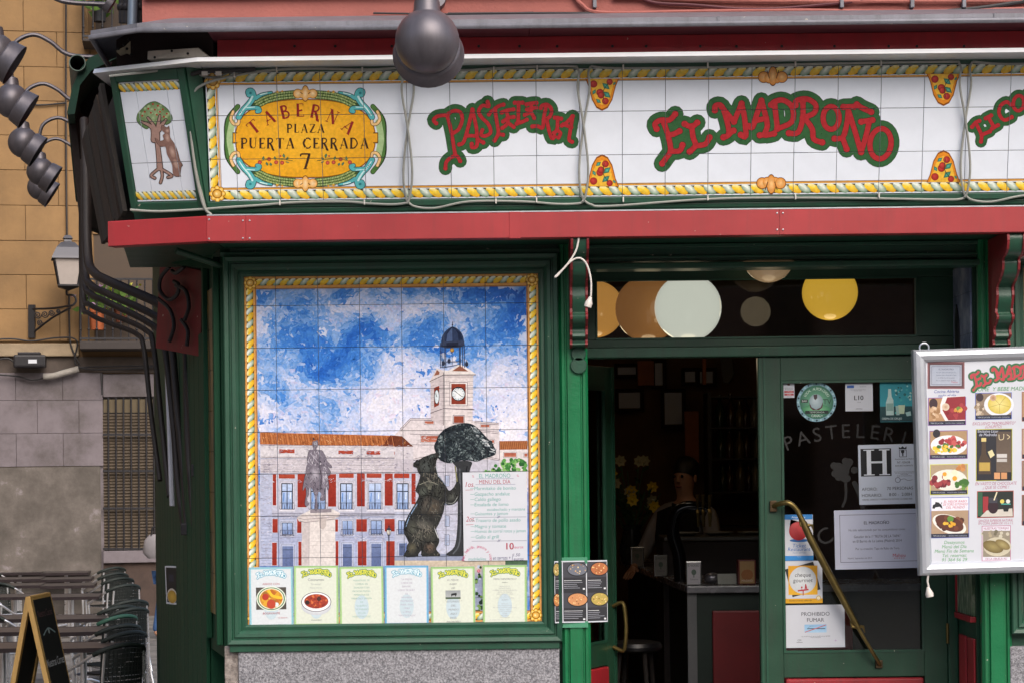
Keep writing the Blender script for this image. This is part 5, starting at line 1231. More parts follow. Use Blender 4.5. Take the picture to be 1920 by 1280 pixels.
for a in ((xt0, xt1, zt0, zt0+.008), (xt0, xt1, zt1-.008, zt1), (xt0, xt0+.008, zt0+.008, zt1-.008), (xt1-.008, xt1, zt0+.008, zt1-.008)):
    b = MB(); b.box(a[0], a[1], YD-.006, YD+.01, a[2], a[3]); tp('glazing_bead', b, M_GREEN)
b = MB(); b.box(xt0, xt1, YD+.03, YD+.036, zt0, zt1); tp('transom_glass', b, M_GLASS)
b = MB(); b.box(xh1, xb-.003, YD-.01, YD+.08, -.14, zd-.0005); tp('door_jamb', b, M_DGREEN, bevel=.004)
b = MB(); b.box(.0, .112, YD-.01, YD+.08, -.14, zd-.0005); tp('door_jamb', b, M_DGREEN, bevel=.004)
b = MB(); b.box(.0, xa-.06, .13, YD-.03, -.64, 2.78); tp('left_reveal', b, M_DGREEN)
b = MB(); b.box(xb, xb+.1, .10, YD+.1, -.64, 2.78); tp('right_reveal', b, M_DGREEN)
b = MB(); b.box(.2, xb+.1, -.05, .58, -.64, -.14); tp('door_step', b, M_GRAN, bevel=.01)
# right reveal: tiles above, painted panel and red panels below
M_BTILE = ramp_mat('blue_grey_marbled_tile', [(.3, 0x4d5a78), (.5, 0x8088a2), (.7, 0xb0b4c4)], .2, 6, 6, world=True)
PR = Plane((xb-.004, .115, 0), (0, 1, 0), (0, 0, 1)); PR.U = Vector((0, 1, 0)); PR.N = Vector((-1, 0, 0))
zz_ = [1.62, 1.82, 2.02, 2.22, 2.42, 2.56]
for a, c in ((.0, .19), (.19, .375)):
    for e, f_ in zip(zz_, zz_[1:]):
        b = MB(); b.box(xb-.010, xb-.002, .115+a+.001, .115+c-.001, e+.001, f_-.001); tp('tile', b, M_BTILE)
b = MB(); b.prism([(.23,2.10),(.25,2.30),(.30,2.38),(.34,2.30),(.33,2.10)], lambda y, z: (xb-.011, .1+y, z), lambda y, z: (xb-.0155, .1+y, z)); tp('dark_figure_tile_painting', b, M_BLACKI)
M_GPAINT = ramp_mat('green_garden_painting', [(.32, 0x2a3c36), (.48, 0x51684a), (.58, 0x7f8a72), (.72, 0xa9a796)], .5, 14, 6, stretch=(1, 3, .7))
zp1, zp0 = P(1820, 1078, .2).z, P(1820, 1152, .2).z
b = MB(); b.box(xb-.016, xb-.001, .12, .44, zp0, zp1+.5); rp = tp('painted_garden_panel', b, M_GPAINT)
for a in ((.105, .455, zp0-.03, zp0-.002), (.105, .455, zp1+.13, zp1+.16)):
    b = MB(); b.box(xb-.03, xb-.0005, a[0], a[1], a[2], a[3]); b.build('red_frame_rail', M_REDW, rp, bevel=.004)
b = MB(); b.box(xb-.024, xb-.0005, .44, .455, zp0, zp1+.12); b.build('red_frame_rail', M_REDW, rp)
for a, c in ((.12, .255), (.295, .44)):
    b = MB(); b.box(xb-.012, xb-.001, a, c, -.4, zp0-.11); tp('red_reveal_panel', b, M_REDW, bevel=.006)

def leaf(side, hx, hy, ang, W=.937):
    """door leaf in its own frame: x from hinge to free edge, y = thickness (outer face at y=0), hinge at origin"""
    z0, z1 = -.135, zd-.004; T = .048
    d = MB(); st = .115
    d.box(0, st, 0, T, z0, z1); d.box(W-st, W, 0, T, z0, z1)
    zg0, zg1 = DP(1600, 1222).z, DP(1600, 712).z; zk1 = DP(1600, 1268).z
    d.box(st+.0002, W-st-.0002, .0, T, zg1, z1); d.box(st+.0002, W-st-.0002, 0, T, zk1, zg0); d.box(st+.0002, W-st-.0002, 0, T, z0, z0+.14)
    o = d.build('door', M_DGREEN, tav, bevel=.003)
    Mx = Matrix.Translation((hx, hy, 0)) @ Matrix.Rotation(ang, 4, 'Z') @ Matrix.Diagonal((side, 1, 1, 1))
    base = wl(tav)
    def fin(ob):
        ob.data.transform(Matrix.Translation(-base) @ Mx @ Matrix.Translation(base))
        if side < 0: ob.data.flip_normals()
        return ob
    def sub(nm, bb, m, **k):
        return fin(bb.build(nm, m, o, **k))
    WLOC[o.name] = base.copy()
    fin(o)
    g_ = MB(); g_.box(st, W-st, T*.45, T*.45+.006, zg0, zg1); sub('glass_pane', g_, M_GLASS)
    for a in ((st, st+.012, zg0, zg1), (W-st-.012, W-st, zg0, zg1), (st+.012, W-st-.012, zg0, zg0+.012), (st+.012, W-st-.012, zg1-.012, zg1)):
        b = MB(); b.box(a[0], a[1], -.005, .012, a[2], a[3]); sub('glazing_bead', b, M_GREEN)
    for x in (W-.016, W-.038): b = MB(); b.box(x, x+.01, -.005, .0, z0, z1); sub('stile_moulding', b, M_GREEN)
    b = MB(); b.box(st+.008, W-st-.008, -.012, T*.5, z0+.14, zk1-.006); sub('lower_panel', b, M_REDW, bevel=.012, seg=3)
    for z in (DP(1774, 1186).z, 1.75): b = MB(); b.tube([(.0, -.008, z-.05), (0, -.008, z+.05)], .008, 8); sub('hinge', b, M_BRASS, smooth=True)
    return o, fin, st
LEAFS = []
o1, fin1, st = leaf(-1, xh1-.003, YD, 0)
# diagonal brass push bar on the closed leaf (world coordinates)
def brassbar(par, pts, rs, fnc=None):
    b = MB(); b.tube(pts, rs, 12); o = b.build('push_bar', M_BRASS, par, smooth=True)
    return o
YB = YD-.07
b = MB(); q = P(1450, 948, YD-.008); b.box(q.x-.018, q.x+.018, YD-.018, YD+.002, q.z-.028, q.z+.028); b.build('bar_mount', mat('dark_brass', 0x4a3a26, .5, metal=.6), o1, bevel=.004)
b = MB(); q = P(1648, 1244, YD-.008); b.box(q.x-.018, q.x+.018, YD-.018, YD+.002, q.z-.02, q.z+.02); b.build('bar_mount', MATS['dark_brass'], o1, bevel=.004)
pth = [P(1450, 948, YD-.01), P(1464, 943, YD-.05), P(1478, 942, YB), P(1492, 952, YB), P(1503, 972, YB), P(1512, 990, YB)]
brassbar(o1, [tuple(x) for x in crom([tuple(q) for q in pth], 4)], .013)
pth = [P(1506, 978, YB), P(1520, 1010, YB), P(1560, 1085, YB), P(1608, 1175, YB)]
brassbar(o1, pth, [.017, .019, .018, .015])
pth = [P(1604, 1168, YB), P(1630, 1212, YB), P(1645, 1236, YB+.02), P(1650, 1246, YD-.012)]
brassbar(o1, pth, .009)
for px, py in ((1512, 984), (1608, 1174)):
    b = MB(); a = P(px, py, YB); 
    for s_ in (-1, 1): b.tube([a, a+Vector((s_*.028, 0, .0)), a+Vector((s_*.036, 0, .03*(-s_)))], [.012, .008, .003], 6)
    b.build('bar_leaf_ornament', M_BRASS, o1, smooth=True)
# open leaf
o2, fin2, _ = leaf(1, .12, YD+.03, R(62))
b = MB(); W_ = .937
b.tube([tuple(q) for q in crom([(W_-.05, -.002, .84), (W_-.05, -.06, .86), (W_-.05, -.075, .80), (W_-.05, -.08, .72), (W_-.05, -.075, .65), (W_-.05, -.06, .60), (W_-.05, -.002, .62)], 4)], .011, 8)
fin2(b.build('pull_handle', M_BRASS, o2, smooth=True))
b = MB(); b.box(W_-.03, W_+.002, .012, .034, .92, 1.30); fin2(b.build('lock_plate', M_BRASS, o2, bevel=.001))
b = MB(); b.tube([tuple(q) for q in crom([(W_-.06, .05, 1.36), (W_-.09, .10, 1.34), (W_-.16, .11, 1.35), (W_-.24, .11, 1.28), (W_-.40, .11, 1.0), (W_-.60, .10, .66)], 4)], .014, 8)
fin2(b.build('push_bar', M_BRASS, o2, smooth=True))

# grey lettering fixed on the door glass
YG = YD+.018
PG = Plane((0, YG, 0), (1, 0, 0), (0, 0, 1))
def arcword(pa, s_, cx, cy, rad, h, col, a0, a1, xs=1.0):
    for i, c in enumerate(s_):
        a = a0+(a1-a0)*i/(len(s_)-1); pa.text(c, cx+rad*math.sin(a), cy-rad*math.cos(a), h, col, ang=a, xs=xs)
GY = 0x171515
gl = Paint(PG, PG.uv, z0=2e-4); arcword(gl, 'PASTELERIA', 1600, 1150, 330, 26, GY, -.36, .36); gl.build('glass_lettering', o1, M_PRINT)
gl = Paint(PG, PG.uv, z0=2e-4); arcword(gl, 'CAFE', 1612, 1120, 118, 30, GY, -.52, .30); gl.build('glass_lettering', o1, M_PRINT)
gl = Paint(PG, PG.uv, z0=2e-4)
for i in range(22): a = random.uniform(0, 6.28); r_ = math.sqrt(random.random()); gl.disc(1583+22*r_*math.cos(a), 880+18*r_*math.sin(a), 7, GY, n=8)
gl.layer(); gl.stroke([(1585,895),(1586,930),(1580,948)], 5, GY); gl.stroke([(1602,905),(1610,922),(1618,950)], 9, GY)
gl.build('glass_emblem', o1, M_PRINT)

# ---- stickers and notices on the door glass
def notice(name, cat, px0, py0, px1, py1, label, draw, base=0xdfe0e6, Y=YG-.003, lean=0):
    a, c = P(px0, (py0+py1)/2, Y), P(px1, (py0+py1)/2, Y); zt, zb = P((px0+px1)/2, py0, Y).z, P((px0+px1)/2, py1, Y).z
    W, H = c.x-a.x, zt-zb; t = thing(name, ((a.x+c.x)/2, Y, zb), label, cat)
    pl = Plane(((a.x+c.x)/2, Y, (zt+zb)/2), (math.cos(lean), 0, math.sin(lean)), (-math.sin(lean), 0, math.cos(lean)))
    b = MB(); b.hexa([pl.at(-W/2,-H/2,-.001), pl.at(W/2,-H/2,-.001), pl.at(W/2,H/2,-.001), pl.at(-W/2,H/2,-.001)], [pl.at(-W/2,-H/2,0), pl.at(W/2,-H/2,0), pl.at(W/2,H/2,0), pl.at(-W/2,H/2,0)]); b.build('paper', M_PAPER if base == 0xdfe0e6 else mat('paper_%x' % base, base, .5, var=.05), t)
    pa = Paint(pl, lambda x, y: ((x-px0)/(px1-px0)*W-W/2, H/2-(y-py0)/(py1-py0)*H), z0=2e-4); draw(pa); pa.build('print', t, M_PRINT)
    return t
T3 = lambda x, y: (1400+x/4.267, 660+y/4.267); T4 = lambda x, y: (1400+x/3.556, 920+y/3.556)
class ZP:       # paint through a zoomed drawing
    def __init__(s, pa, T): s.pa = pa; s.T = T; s.k = T(1, 0)[0]-T(0, 0)[0]
    def rect(s, x0, y0, x1, y1, c, c2=None): s.pa.rect(*s.T(x0, y0), *s.T(x1, y1), c, c2)
    def poly(s, p, c): s.pa.poly([s.T(*q) for q in p], c)
    def text(s, t, x, y, h, c, align='c', maxw=None, **k): s.pa.text(t, *s.T(x, y), h*s.k, c, align, maxw=maxw*s.k if maxw else None, **k)
    def disc(s, x, y, r, c, ry=None, **k): s.pa.disc(*s.T(x, y), r*s.k, c, ry=ry*s.k if ry else None, **k)
    def ring(s, x, y, rx, ry, t, c, **k): s.pa.ring(*s.T(x, y), rx*s.k, ry*s.k, t*s.k, c, **k)
    def stroke(s, p, w, c, **k): s.pa.stroke([s.T(*q) for q in p], w*s.k, c, **k)
    def frame(s, x0, y0, x1, y1, t, c): s.pa.frame(*s.T(x0, y0), *s.T(x1, y1), t*s.k, c)
    def layer(s): s.pa.layer()
def d_warn(pa):
    z = ZP(pa, T3); z.rect(326,250,346,264,0x6a2a2a); z.rect(302,306,376,324,0xb02a34); z.rect(302,330,376,344,0xb02a34); z.layer(); z.text('CAMARAS', 339, 320, 9, 0xf0e0e0, maxw=62); z.text('ZONA', 339, 341, 8, 0xf0e0e0); z.text('INSTALACION', 339, 289, 8, 0x4a4a4a, maxw=66); z.text('PROTEGIDA', 339, 300, 8, 0x4a4a4a, maxw=62); z.text('24 horas', 339, 356, 7, 0x6a5a5a, maxw=60)
notice('warning_sticker', 'sticker', 1469, 716, 1489.5, 745, 'small red and white warning sticker in the top corner of door glass', d_warn)
def d_round(pa):
    z = ZP(pa, T3); z.text('LOCAL AUTORIZADO', 560, 300, 1, 0)
t = thing('round_sticker', tuple(P(1531, 790, YG-.003)), 'round green and blue sticker with a ball on the door glass', 'sticker')
cR = P(1531, 753, YG-.003); kR = 1/(F/(D+YG)); b = MB(); b.lathe([(0, 0), (37*kR, 0), (37*kR, .001), (0, .001)], 40, Matrix.Translation(cR) @ Matrix.Rotation(R(90), 4, 'X')); b.build('disc', mat('round_sticker_blue', 0x7fa6b4, .4, var=.1), t)
pl = Plane(cR+Vector((0, -.001, 0)), (1, 0, 0), (0, 0, 1)); pa = Paint(pl, lambda x, y: ((x-560)/4.267*kR, -(y-398)/4.267*kR), z0=2e-4)
for k in range(28): a = k*2*math.pi/28; pa.disc(560+147*math.cos(a), 398+147*math.sin(a), 9, 0x2c4450 if k % 2 else 0xa8c8d0, n=6)
pa.layer(); pa.disc(560, 398, 136, 0x2f6a54, cc=0x7fc29a); pa.layer(); pa.disc(556, 455, 110, 0x3c8a5c, ry=40, cc=0x8fd0a0); pa.layer(); pa.disc(556, 395, 56, 0x8fa8b0, ry=62, cc=0xc8d6da, off=(-10, -15)); pa.layer()
pa.poly([(500,395),(520,440),(556,458),(592,440),(612,395),(606,440),(580,462),(530,462),(508,440)], 0x5a3038); pa.poly([(535,340),(565,336),(566,365),(550,382),(540,370)], 0x4a3a40); pa.rect(438,376,490,402,0x222c2c); pa.rect(468,466,655,492,0x1c2826); pa.layer()
pa.text('BAR', 464, 396, 15, 0xd0d8d4); pa.text('TV', 645, 415, 40, 0x1c3a30); pa.text('CANAL+', 562, 517, 20, 0xd8e6e0, maxw=90); pa.text('TEMPORADA', 562, 486, 14, 0xb8c8c0, maxw=160)
arcword(pa, 'LOCAL AUTORIZADO', 560, 398, 96, 20, 0xcfe6d6, -1.05, 1.05); pa.build('print', t, M_PRINT)
def d_l10(pa):
    z = ZP(pa, T3); z.rect(803,262,860,284,0x2c5aa8); z.text('L10', 896, 380, 36, 0x14161c, maxw=84); z.text('L10', 898, 380, 36, 0x14161c, maxw=84); z.text('Ayuntamiento', 932, 276, 9, 0x6a6c78, maxw=54); z.text('Comunidad de establecimientos', 892, 300, 7, 0x6a6c78, maxw=120); z.text('hosteleria numero', 892, 308, 6, 0x6a6c78, maxw=90); z.text('LOCAL', 898, 400, 7, 0x5a5c68); z.text('CENTRO', 898, 455, 9, 0x2a2c34)
notice('numbered_notice', 'notice', 1585, 718, 1636.5, 770, 'white paper notice with bold black L10 on the door glass', d_l10)
def d_teal(pa):
    z = ZP(pa, T3); z.rect(1067,225,1500,436,0x1d8a98,0x2a97a4); z.rect(1067,430,1500,552,0x14484c,0x0f3a40); z.layer()
    for i in range(70): z.disc(random.uniform(1180, 1480), random.gauss(320, 55), random.uniform(5, 12), random.choice((0x0f5a5c, 0x3aa6a4, 0x1b6e70, 0x9ccac4)), n=6)
    z.layer(); z.poly([(1134,290),(1156,290),(1160,350),(1174,380),(1176,500),(1114,500),(1114,400),(1130,350)], 0xb8d2cc); z.poly([(1190,425),(1226,425),(1222,500),(1196,500)], 0x9fc0ba); z.poly([(1212,420),(1266,420),(1260,490),(1220,490)], 0xc2d4b4); z.poly([(1268,480),(1310,470),(1315,505),(1280,510)], 0xa8ccc8); z.layer(); z.rect(1118,405,1172,465,0x86a8a0); z.text('CREMA DE ORUJO', 1160, 535, 16, 0xd8ecea, maxw=160)
notice('drink_poster', 'poster', 1650, 713, 1748, 790, 'turquoise drink advert with bottle and glasses on the door glass', d_teal, base=0x1d8a98)
def d_h(pa):
    z = ZP(pa, T3); z.rect(915,765,1160,986,0x14161a); z.layer(); c = 0xdfe4ec
    z.rect(963,778,998,975,c); z.rect(1088,778,1122,975,c); z.rect(998,866,1088,882,c)
    for x0 in (938, 1062): z.rect(x0, 772, x0+86, 780, c); z.rect(x0, 970, x0+86, 978, c)
    k = 0x23252c; z.text('AFORO:', 918, 1100, 24, k, 'l', maxw=130); z.text('70 PERSONAS', 1120, 1098, 24, k, 'l', maxw=228); z.text('HORARIO:', 918, 1150, 24, k, 'l', maxw=180); z.text('8:00 -  2:00H', 1136, 1147, 24, k, 'l', maxw=212); z.text('VIERNES, SABADOS Y VISPERAS DE FESTIVOS 1/2 HORA MAS', 918, 1178, 12, k, 'l', maxw=402)
    z.poly([(1222,775),(1222,755),(1236,765),(1252,750),(1268,765),(1284,752),(1284,775)], k); z.frame(1224,780,1284,838,4,k); z.disc(1252, 794, 14, k); z.rect(1248,800,1258,830,k); z.text('Ayuntamiento de Madrid', 1262, 858, 11, k, maxw=150, shear=.2); z.text('Nº.-03638', 1258, 888, 17, k); z.text('BAR-RESTAURANTE', 1262, 912, 12, k, maxw=140)
    for i, s_ in enumerate(('Licencia de funcionamiento concedida', 'por el Ayuntamiento de Madrid', 'Madrid 2004', 'El Jefe del Departamento')): z.text(s_, 1262, 958+i*11, 8, 0x4a4c58, maxw=160)
    z.ring(1208, 1020, 20, 20, 4, 0x4a4c58); z.stroke([(1225,1020),(1260,1012),(1290,1026),(1325,1020)], 3, 0x4a4c58)
notice('licence_plate', 'notice', 1610, 832, 1742, 944, 'white licence notice with a big white H on black square', d_h, base=0xc6cdda, lean=.012)
def d_ticket(pa):
    z = ZP(pa, T4); z.rect(250,155,440,188,0x2f7cc0); z.rect(250,430,444,462,0x2f86cc); z.layer(); z.disc(350, 328, 64, 0x2a66a8, ry=11); z.disc(345, 265, 62, 0xb01c22, cc=0xe8686a, off=(-14, -22), n=28); z.layer()
    z.text('Aceptamos', 345, 180, 14, 0xe0ecf6, shear=.2); z.text('Ticket', 348, 375, 26, 0x2b6cb4, shear=.15, maxw=90); z.text('Restaurant', 348, 398, 24, 0x2b6cb4, shear=.15, maxw=165); z.text('Accor services', 348, 414, 10, 0x6a8ab4); z.text('www', 348, 440, 9, 0x9cc4e6)
notice('voucher_sticker', 'sticker', 1470, 964, 1524.5, 1050, 'white and blue voucher sticker with a red ball', d_ticket)
def d_cheque(pa):
    z = ZP(pa, T4); z.rect(250,715,505,746,0xd8a018); z.poly([(256,520),(445,470),(492,655),(305,705)], 0x2a2a2c); z.layer(); z.rect(278,496,472,690,0xd89a1c,0xe2ac28); z.layer(); z.disc(374, 592, 90, 0xc4c8cc, cc=0xd8dcde, n=32); z.layer(); z.text('cheque', 374, 570, 26, 0x2a2c30, shear=.12, maxw=124); z.text('gourmet', 374, 606, 26, 0x2a2c30, shear=.12, maxw=142)
    z.poly([(340,658),(412,650),(412,660),(340,668)], 0xb02a34); z.poly([(386,650),(390,618),(396,618),(404,650)], 0xb02a34); z.poly([(372,660),(380,660),(378,695),(373,695)], 0xb02a34); z.disc(367, 640, 6, 0xb02a34); z.stroke([(367,640),(367,656)], 3, 0xb02a34); z.text('Establecimiento adherido', 358, 733, 11, 0x4a3a10, maxw=150); z.disc(478, 712, 17, 0xe6dcb8); z.layer(); z.ring(478, 712, 14, 14, 4, 0xc09020)
notice('voucher_sticker', 'sticker', 1470, 1050.5, 1542, 1129, 'white and yellow voucher sticker with a tilted black square', d_cheque)
def d_smoke(pa):
    z = ZP(pa, T4); z.text('PROHIBIDO', 460, 830, 25, 0x2c2e38, maxw=195); z.text('FUMAR', 460, 870, 25, 0x2c2e38, maxw=124); z.rect(385,888,532,942,0x8cb8dc,0xa8cce6); z.layer(); z.stroke([(405,915),(522,916)], 5, 0x2a3a4a); z.stroke([(390,938),(526,893)], 6, 0xc06a6a); z.stroke([(410,908),(430,898),(445,898)], 2, 0x6a7a8a)
    z.text('Ley 42/2010 por la que se modifica la Ley 28/2005', 460, 970, 7, 0x5a5c66, maxw=190); z.text('frente al tabaquismo', 460, 977, 6, 0x5a5c66, maxw=230); z.text('CM', 350, 998, 12, 0x3a3c46); z.stroke([(332,1006),(370,1006)], 3, 0x6a6c76); z.text('+', 592, 1008, 22, 0xb08ab8)
notice('no_smoking_notice', 'notice', 1473, 1133, 1584, 1213, 'white no smoking notice with a small blue picture', d_smoke, lean=.004)
def d_cert(pa):
    z = ZP(pa, T4); z.frame(622,152,1160,470,3,0x4a4c5c); z.text('EL MADROÑO', 868, 218, 20, 0x3a3a4a, maxw=168); z.text('EL MADROÑO', 869, 218, 20, 0x3a3a4a, maxw=168); k = 0x4a4a5a
    z.text('Ha sido seleccionado por los consumidores como:', 870, 262, 15, k, maxw=378); z.text('Ganador de la 1ª "RUTA DE LA TAPA"', 870, 308, 17, 0x2c2c3a, maxw=310); z.text('en El Barrio de La Latina (Madrid) 2014', 870, 338, 17, 0x2c2c3a, maxw=326); z.text('Por su creación: Tapa de Rabo de Toro.', 872, 388, 15, k, maxw=294); z.text('Madrid, Septiembre de 2014', 672, 448, 11, k, 'l', maxw=160); z.text('Mahou', 1014, 440, 22, 0xb8262e, maxw=98)
    for i in range(5): z.disc(985+i*15, 448, 3.5, 0xb8262e, n=6)
notice('award_certificate', 'certificate', 1565, 954, 1742, 1065, 'white award certificate with thin dark border and red brand mark', d_cert, base=0xbfc2d4, lean=.012)

# ================================================================ right-hand tiled window
rw = thing('framed_tile_window', (2.9, 0, q0.z), 'green framed tile panel right of the second pilaster', 'tile panel')
wx0 = P(1921, 800).x; PW = Plane((wx0, 0, mo.z), (1, 0, 0), (0, 0, 1)); WW = XR-.12-wx0
tiles(rw, PW, [0, .14, .34, .54, WW] if WW > .6 else [0, .14, .34, WW], [0]+[.14+.2*i for i in range(8)]+[HM], M_TILE)
mitred_frame(rw, 'frame_rail', PW, 0, 0, WW, HM, [(o*.88, h) for o, h in prof], M_GREEN)
pa = Paint(PW); pa.rect(.001, .001, .058, HM-.001, 0xd49a56); pa.layer(); rope(pa, (.027, .05), (.027, HM-.05), pw, .0315, -1, 0x4a2f16); pa.build('painted_rope_border', rw, M_PAINT)
# decorated sign board tucked under the awning
dc = thing('decorated_board', tuple(P(1915, 470, -.2)), 'cream board with red pattern tucked under the awning beside the carved corbel', 'board')
b = MB(); b.prism([(0,0),(45,0),(200,0),(200,42),(14,42),(-8,42)], lambda u, v: P(1896+u, 446+v*.9, -.2), lambda u, v: P(1896+u, 446+v*.9, -.2)+Vector((0, .03, 0))); b.build('board', mat('cream_board', 0x8f857c, .6, var=.25, vs=20), dc)
for x, y, r_ in ((1912,462,9),(1916,476,7)):
    b = MB(); b.tube([P(x-r_, y, -.203), P(x, y-r_*.7, -.203), P(x+r_, y, -.203), P(x, y+r_*.6, -.203)], .005, 6, closed=True); b.build('red_scroll', M_REDW, dc)

# ================================================================ hanging menu board
YM = -.17
mbA = P(1709.5, 654, YM); mbB = P(1722.5, 1080, YM); V_ = (mbA-mbB).normalized(); U_ = Vector((V_.z, 0, -V_.x)); HB = (mbA-mbB).length; WB = 1.12
PB = Plane(mbB, U_, V_)
mb = thing('hanging_menu_board', tuple(mbB), 'aluminium framed menu board with dish photographs hanging before the right pilaster', 'menu board')
b = MB(); b.hexa([PB.at(.02,.02,0), PB.at(WB-.02,.02,0), PB.at(WB-.02,HB-.02,0), PB.at(.02,HB-.02,0)], [PB.at(.02,.02,-.03), PB.at(WB-.02,.02,-.03), PB.at(WB-.02,HB-.02,-.03), PB.at(.02,HB-.02,-.03)]); b.build('poster_panel', M_PAPER, mb)
fw = .064
mitred_frame(mb, 'frame_rail', PB, fw, fw, WB-fw, HB-fw, [(0, -.002), (.001, .006), (.012, .016), (.03, .021), (.048, .018), (.058, .008), (.061, -.004), (.061, -.04), (0, -.04)], mat('satin_aluminium_frame', 0xc4c8d0, .34, metal=.6, var=.05, vs=8))
b = MB(); c = PB.at(.06, HB+.004, -.01); b.tube([c+Vector((.022*math.cos(a), 0, .022*math.sin(a))) for a in [2*math.pi*k/14 for k in range(14)]], .004, 6, closed=True); b.build('hanging_ring', M_ALU, mb, smooth=True)
cable(mb, 'lead', [(1741,1076),(1739,1088),(1741,1098),(1742,1104)], .005, M_WCABLE, lambda a, c: P(a, c, YM))
p = P(1742, 1110, YM); b = MB(); b.lathe([(0, .028), (.007, .026), (.013, .01), (.019, -.004), (.018, -.02), (0, -.022)], 12, Matrix.Translation(p) @ Matrix.Rotation(-.2, 4, 'Y')); b.build('plug', M_WCABLE, mb, smooth=True)
pa = Paint(PB, PB.uv, z0=3e-4)
K5 = lambda x, y: (1690+x/5.335, 620+y/5.335); K6 = lambda x, y: (1690+x/5.12, 840+y/5.12)
def photo(x0, y0, x1, y1, bg, edge=0x7a4a9a, bar=True, sk=-.02):
    f_ = lambda x, y: (x, y+sk*(x-x0))
    pa.layer(1); pa.poly([f_(x0-1.2,y0-1.2), f_(x1+1.2,y0-1.2), f_(x1+1.2,y1+1.2), f_(x0-1.2,y1+1.2)], edge); pa.layer(2); pa.poly([f_(x0,y0), f_(x1,y0), f_(x1,y1), f_(x0,y1)], bg); 
    pa.layer(9)
    if bar: pa.poly([f_(x0,y1-7), f_(x1,y1-7), f_(x1,y1), f_(x0,y1)], 0x24283a); pa.L += 1; pa.text('TAPA DE LA CASA', x0+3, y1-2.2, 2.6, 0xb8bcc8, 'l', maxw=24); pa.text('RACION PARA COMPARTIR', x1-3, y1-2.4, 2.4, 0xa0a4b4, 'r', maxw=34)
    pa.layer(3)
    return f_
def bits(n, cx, cy, rx, ry, cols, r0, r1):
    for i in range(n): a = random.uniform(0, 6.28); q_ = math.sqrt(random.random()); pa.disc(cx+rx*q_*math.cos(a), cy+ry*q_*math.sin(a), random.uniform(r0, r1), random.choice(cols), n=7)
# plaque
pa.layer(1); pa.rect(1739,678,1808.5,728,0x5c3c40); pa.frame(1739,678,1808.5,728,2,0x8a5a5e); pa.layer(2); pa.rect(1744,683.5,1803,722.5,0x9aa2b2,0xa8aebc); pa.layer(3); pa.frame(1746.5,686,1800.5,720.5,.8,0x5a5e6e); pa.text('EL MADROÑO', 1774, 693, 3, 0x4a4e5c)
for i, s_ in enumerate(('Ha sido seleccionado por los', 'Ganador de la Ruta de la Tapa', 'en El Barrio de La Latina', 'Por su creacion Tapa de Rabo')): pa.text(s_, 1774, 698.5+i*5, 2.2, 0x5a5e6e, maxw=38)
pa.text('Mahou', 1790, 717, 3, 0xb04050)
pa.text('Cocina Abierta', 1774.5, 735.5, 5.6, 0x3c4f9c, shear=.2, maxw=47, ang=-.02); pa.text('todo el día', 1775.5, 743, 5.4, 0x3c4f9c, shear=.2, maxw=33, ang=-.02)
f_ = photo(1741.5,746,1810,796,0xb08a64); pa.disc(1750, 756, 8, 0x3c2a30, ry=10); bits(24, 1755, 775, 12, 12, (0xc8a684, 0x9a744e, 0xd8c0a4), 2, 4); pa.layer(4); pa.poly([(1768,742),(1810,742),(1810,788),(1772,788),(1763,772),(1763,758)], 0xe6e0e0); pa.layer(5); pa.poly([(1776,744),(1810,742),(1810,786),(1778,787),(1767,768)], 0x8c2630); bits(20, 1792, 766, 18, 18, (0x7a1c28, 0xa23a40, 0x8a2a34), 2, 5); pa.layer(6); bits(10, 1797, 769, 8, 6, (0xd8a050, 0xc88a3c), 2.5, 4); pa.disc(1797, 765, 4, 0x6a8a3c); pa.disc(1773, 762, 7, 0xd8c8b4, cc=0xb89070)
f_ = photo(1744,808,1813,859,0xa88a66); pa.disc(1756, 812, 7, 0x2c2a30, ry=8); pa.disc(1779, 834, 34, 0xe4e2e4, ry=19, n=26); pa.layer(4); bits(26, 1787, 829, 24, 9, (0xa83a40, 0xc05a58, 0x8c2a34), 3, 6); pa.layer(5); bits(22, 1770, 841, 24, 6, (0xe0b030, 0xecc84a), 2.5, 4.5); bits(18, 1779, 836, 22, 9, (0x3c6a34, 0x56803c), 2, 3.5)
f_ = photo(1745,871,1813.5,926,0xa89478, 0xc8c83a); bits(10, 1802, 876, 10, 5, (0xc88a50, 0xb87a44), 3, 5); pa.disc(1779, 899, 34, 0xdcdcd2, ry=20, n=26); pa.layer(4); bits(24, 1764, 901, 18, 11, (0x7c2832, 0x9a3c40, 0x6a1e2a), 3, 6); bits(16, 1802, 908, 14, 8, (0x4e7a34, 0x6c9444, 0x3c6a2c), 3, 6); pa.layer(5); bits(12, 1785, 890, 22, 6, (0xf0ead0, 0xe8e0c4), 4, 6); pa.layer(6); pa.disc(1771, 888, 4, 0xe0a030); pa.disc(1790, 896, 4.5, 0xe0a030)
f_ = photo(1746,933,1816,1007,0xdedde6, 0x5a6ab8); pa.poly([(1746,957),(1816,955.6),(1816,1006),(1746,1007)], 0xa88e74); pa.poly([(1748,952),(1749,946),(1753,944),(1754,940),(1760,941),(1766,947),(1767,953),(1762,949),(1754,950),(1752,953)], 0x22242a); pa.stroke([(1764,945),(1766,941)], 1, 0x22242a)
for i, s_ in enumerate(('EL MEJOR RABO', 'DE TORO ESTOFADO', 'DEL MUNDO')): pa.text(s_, 1791, 941+i*5.6, 4.2, 0xc05068, shear=.25, maxw=46, ang=-.02)
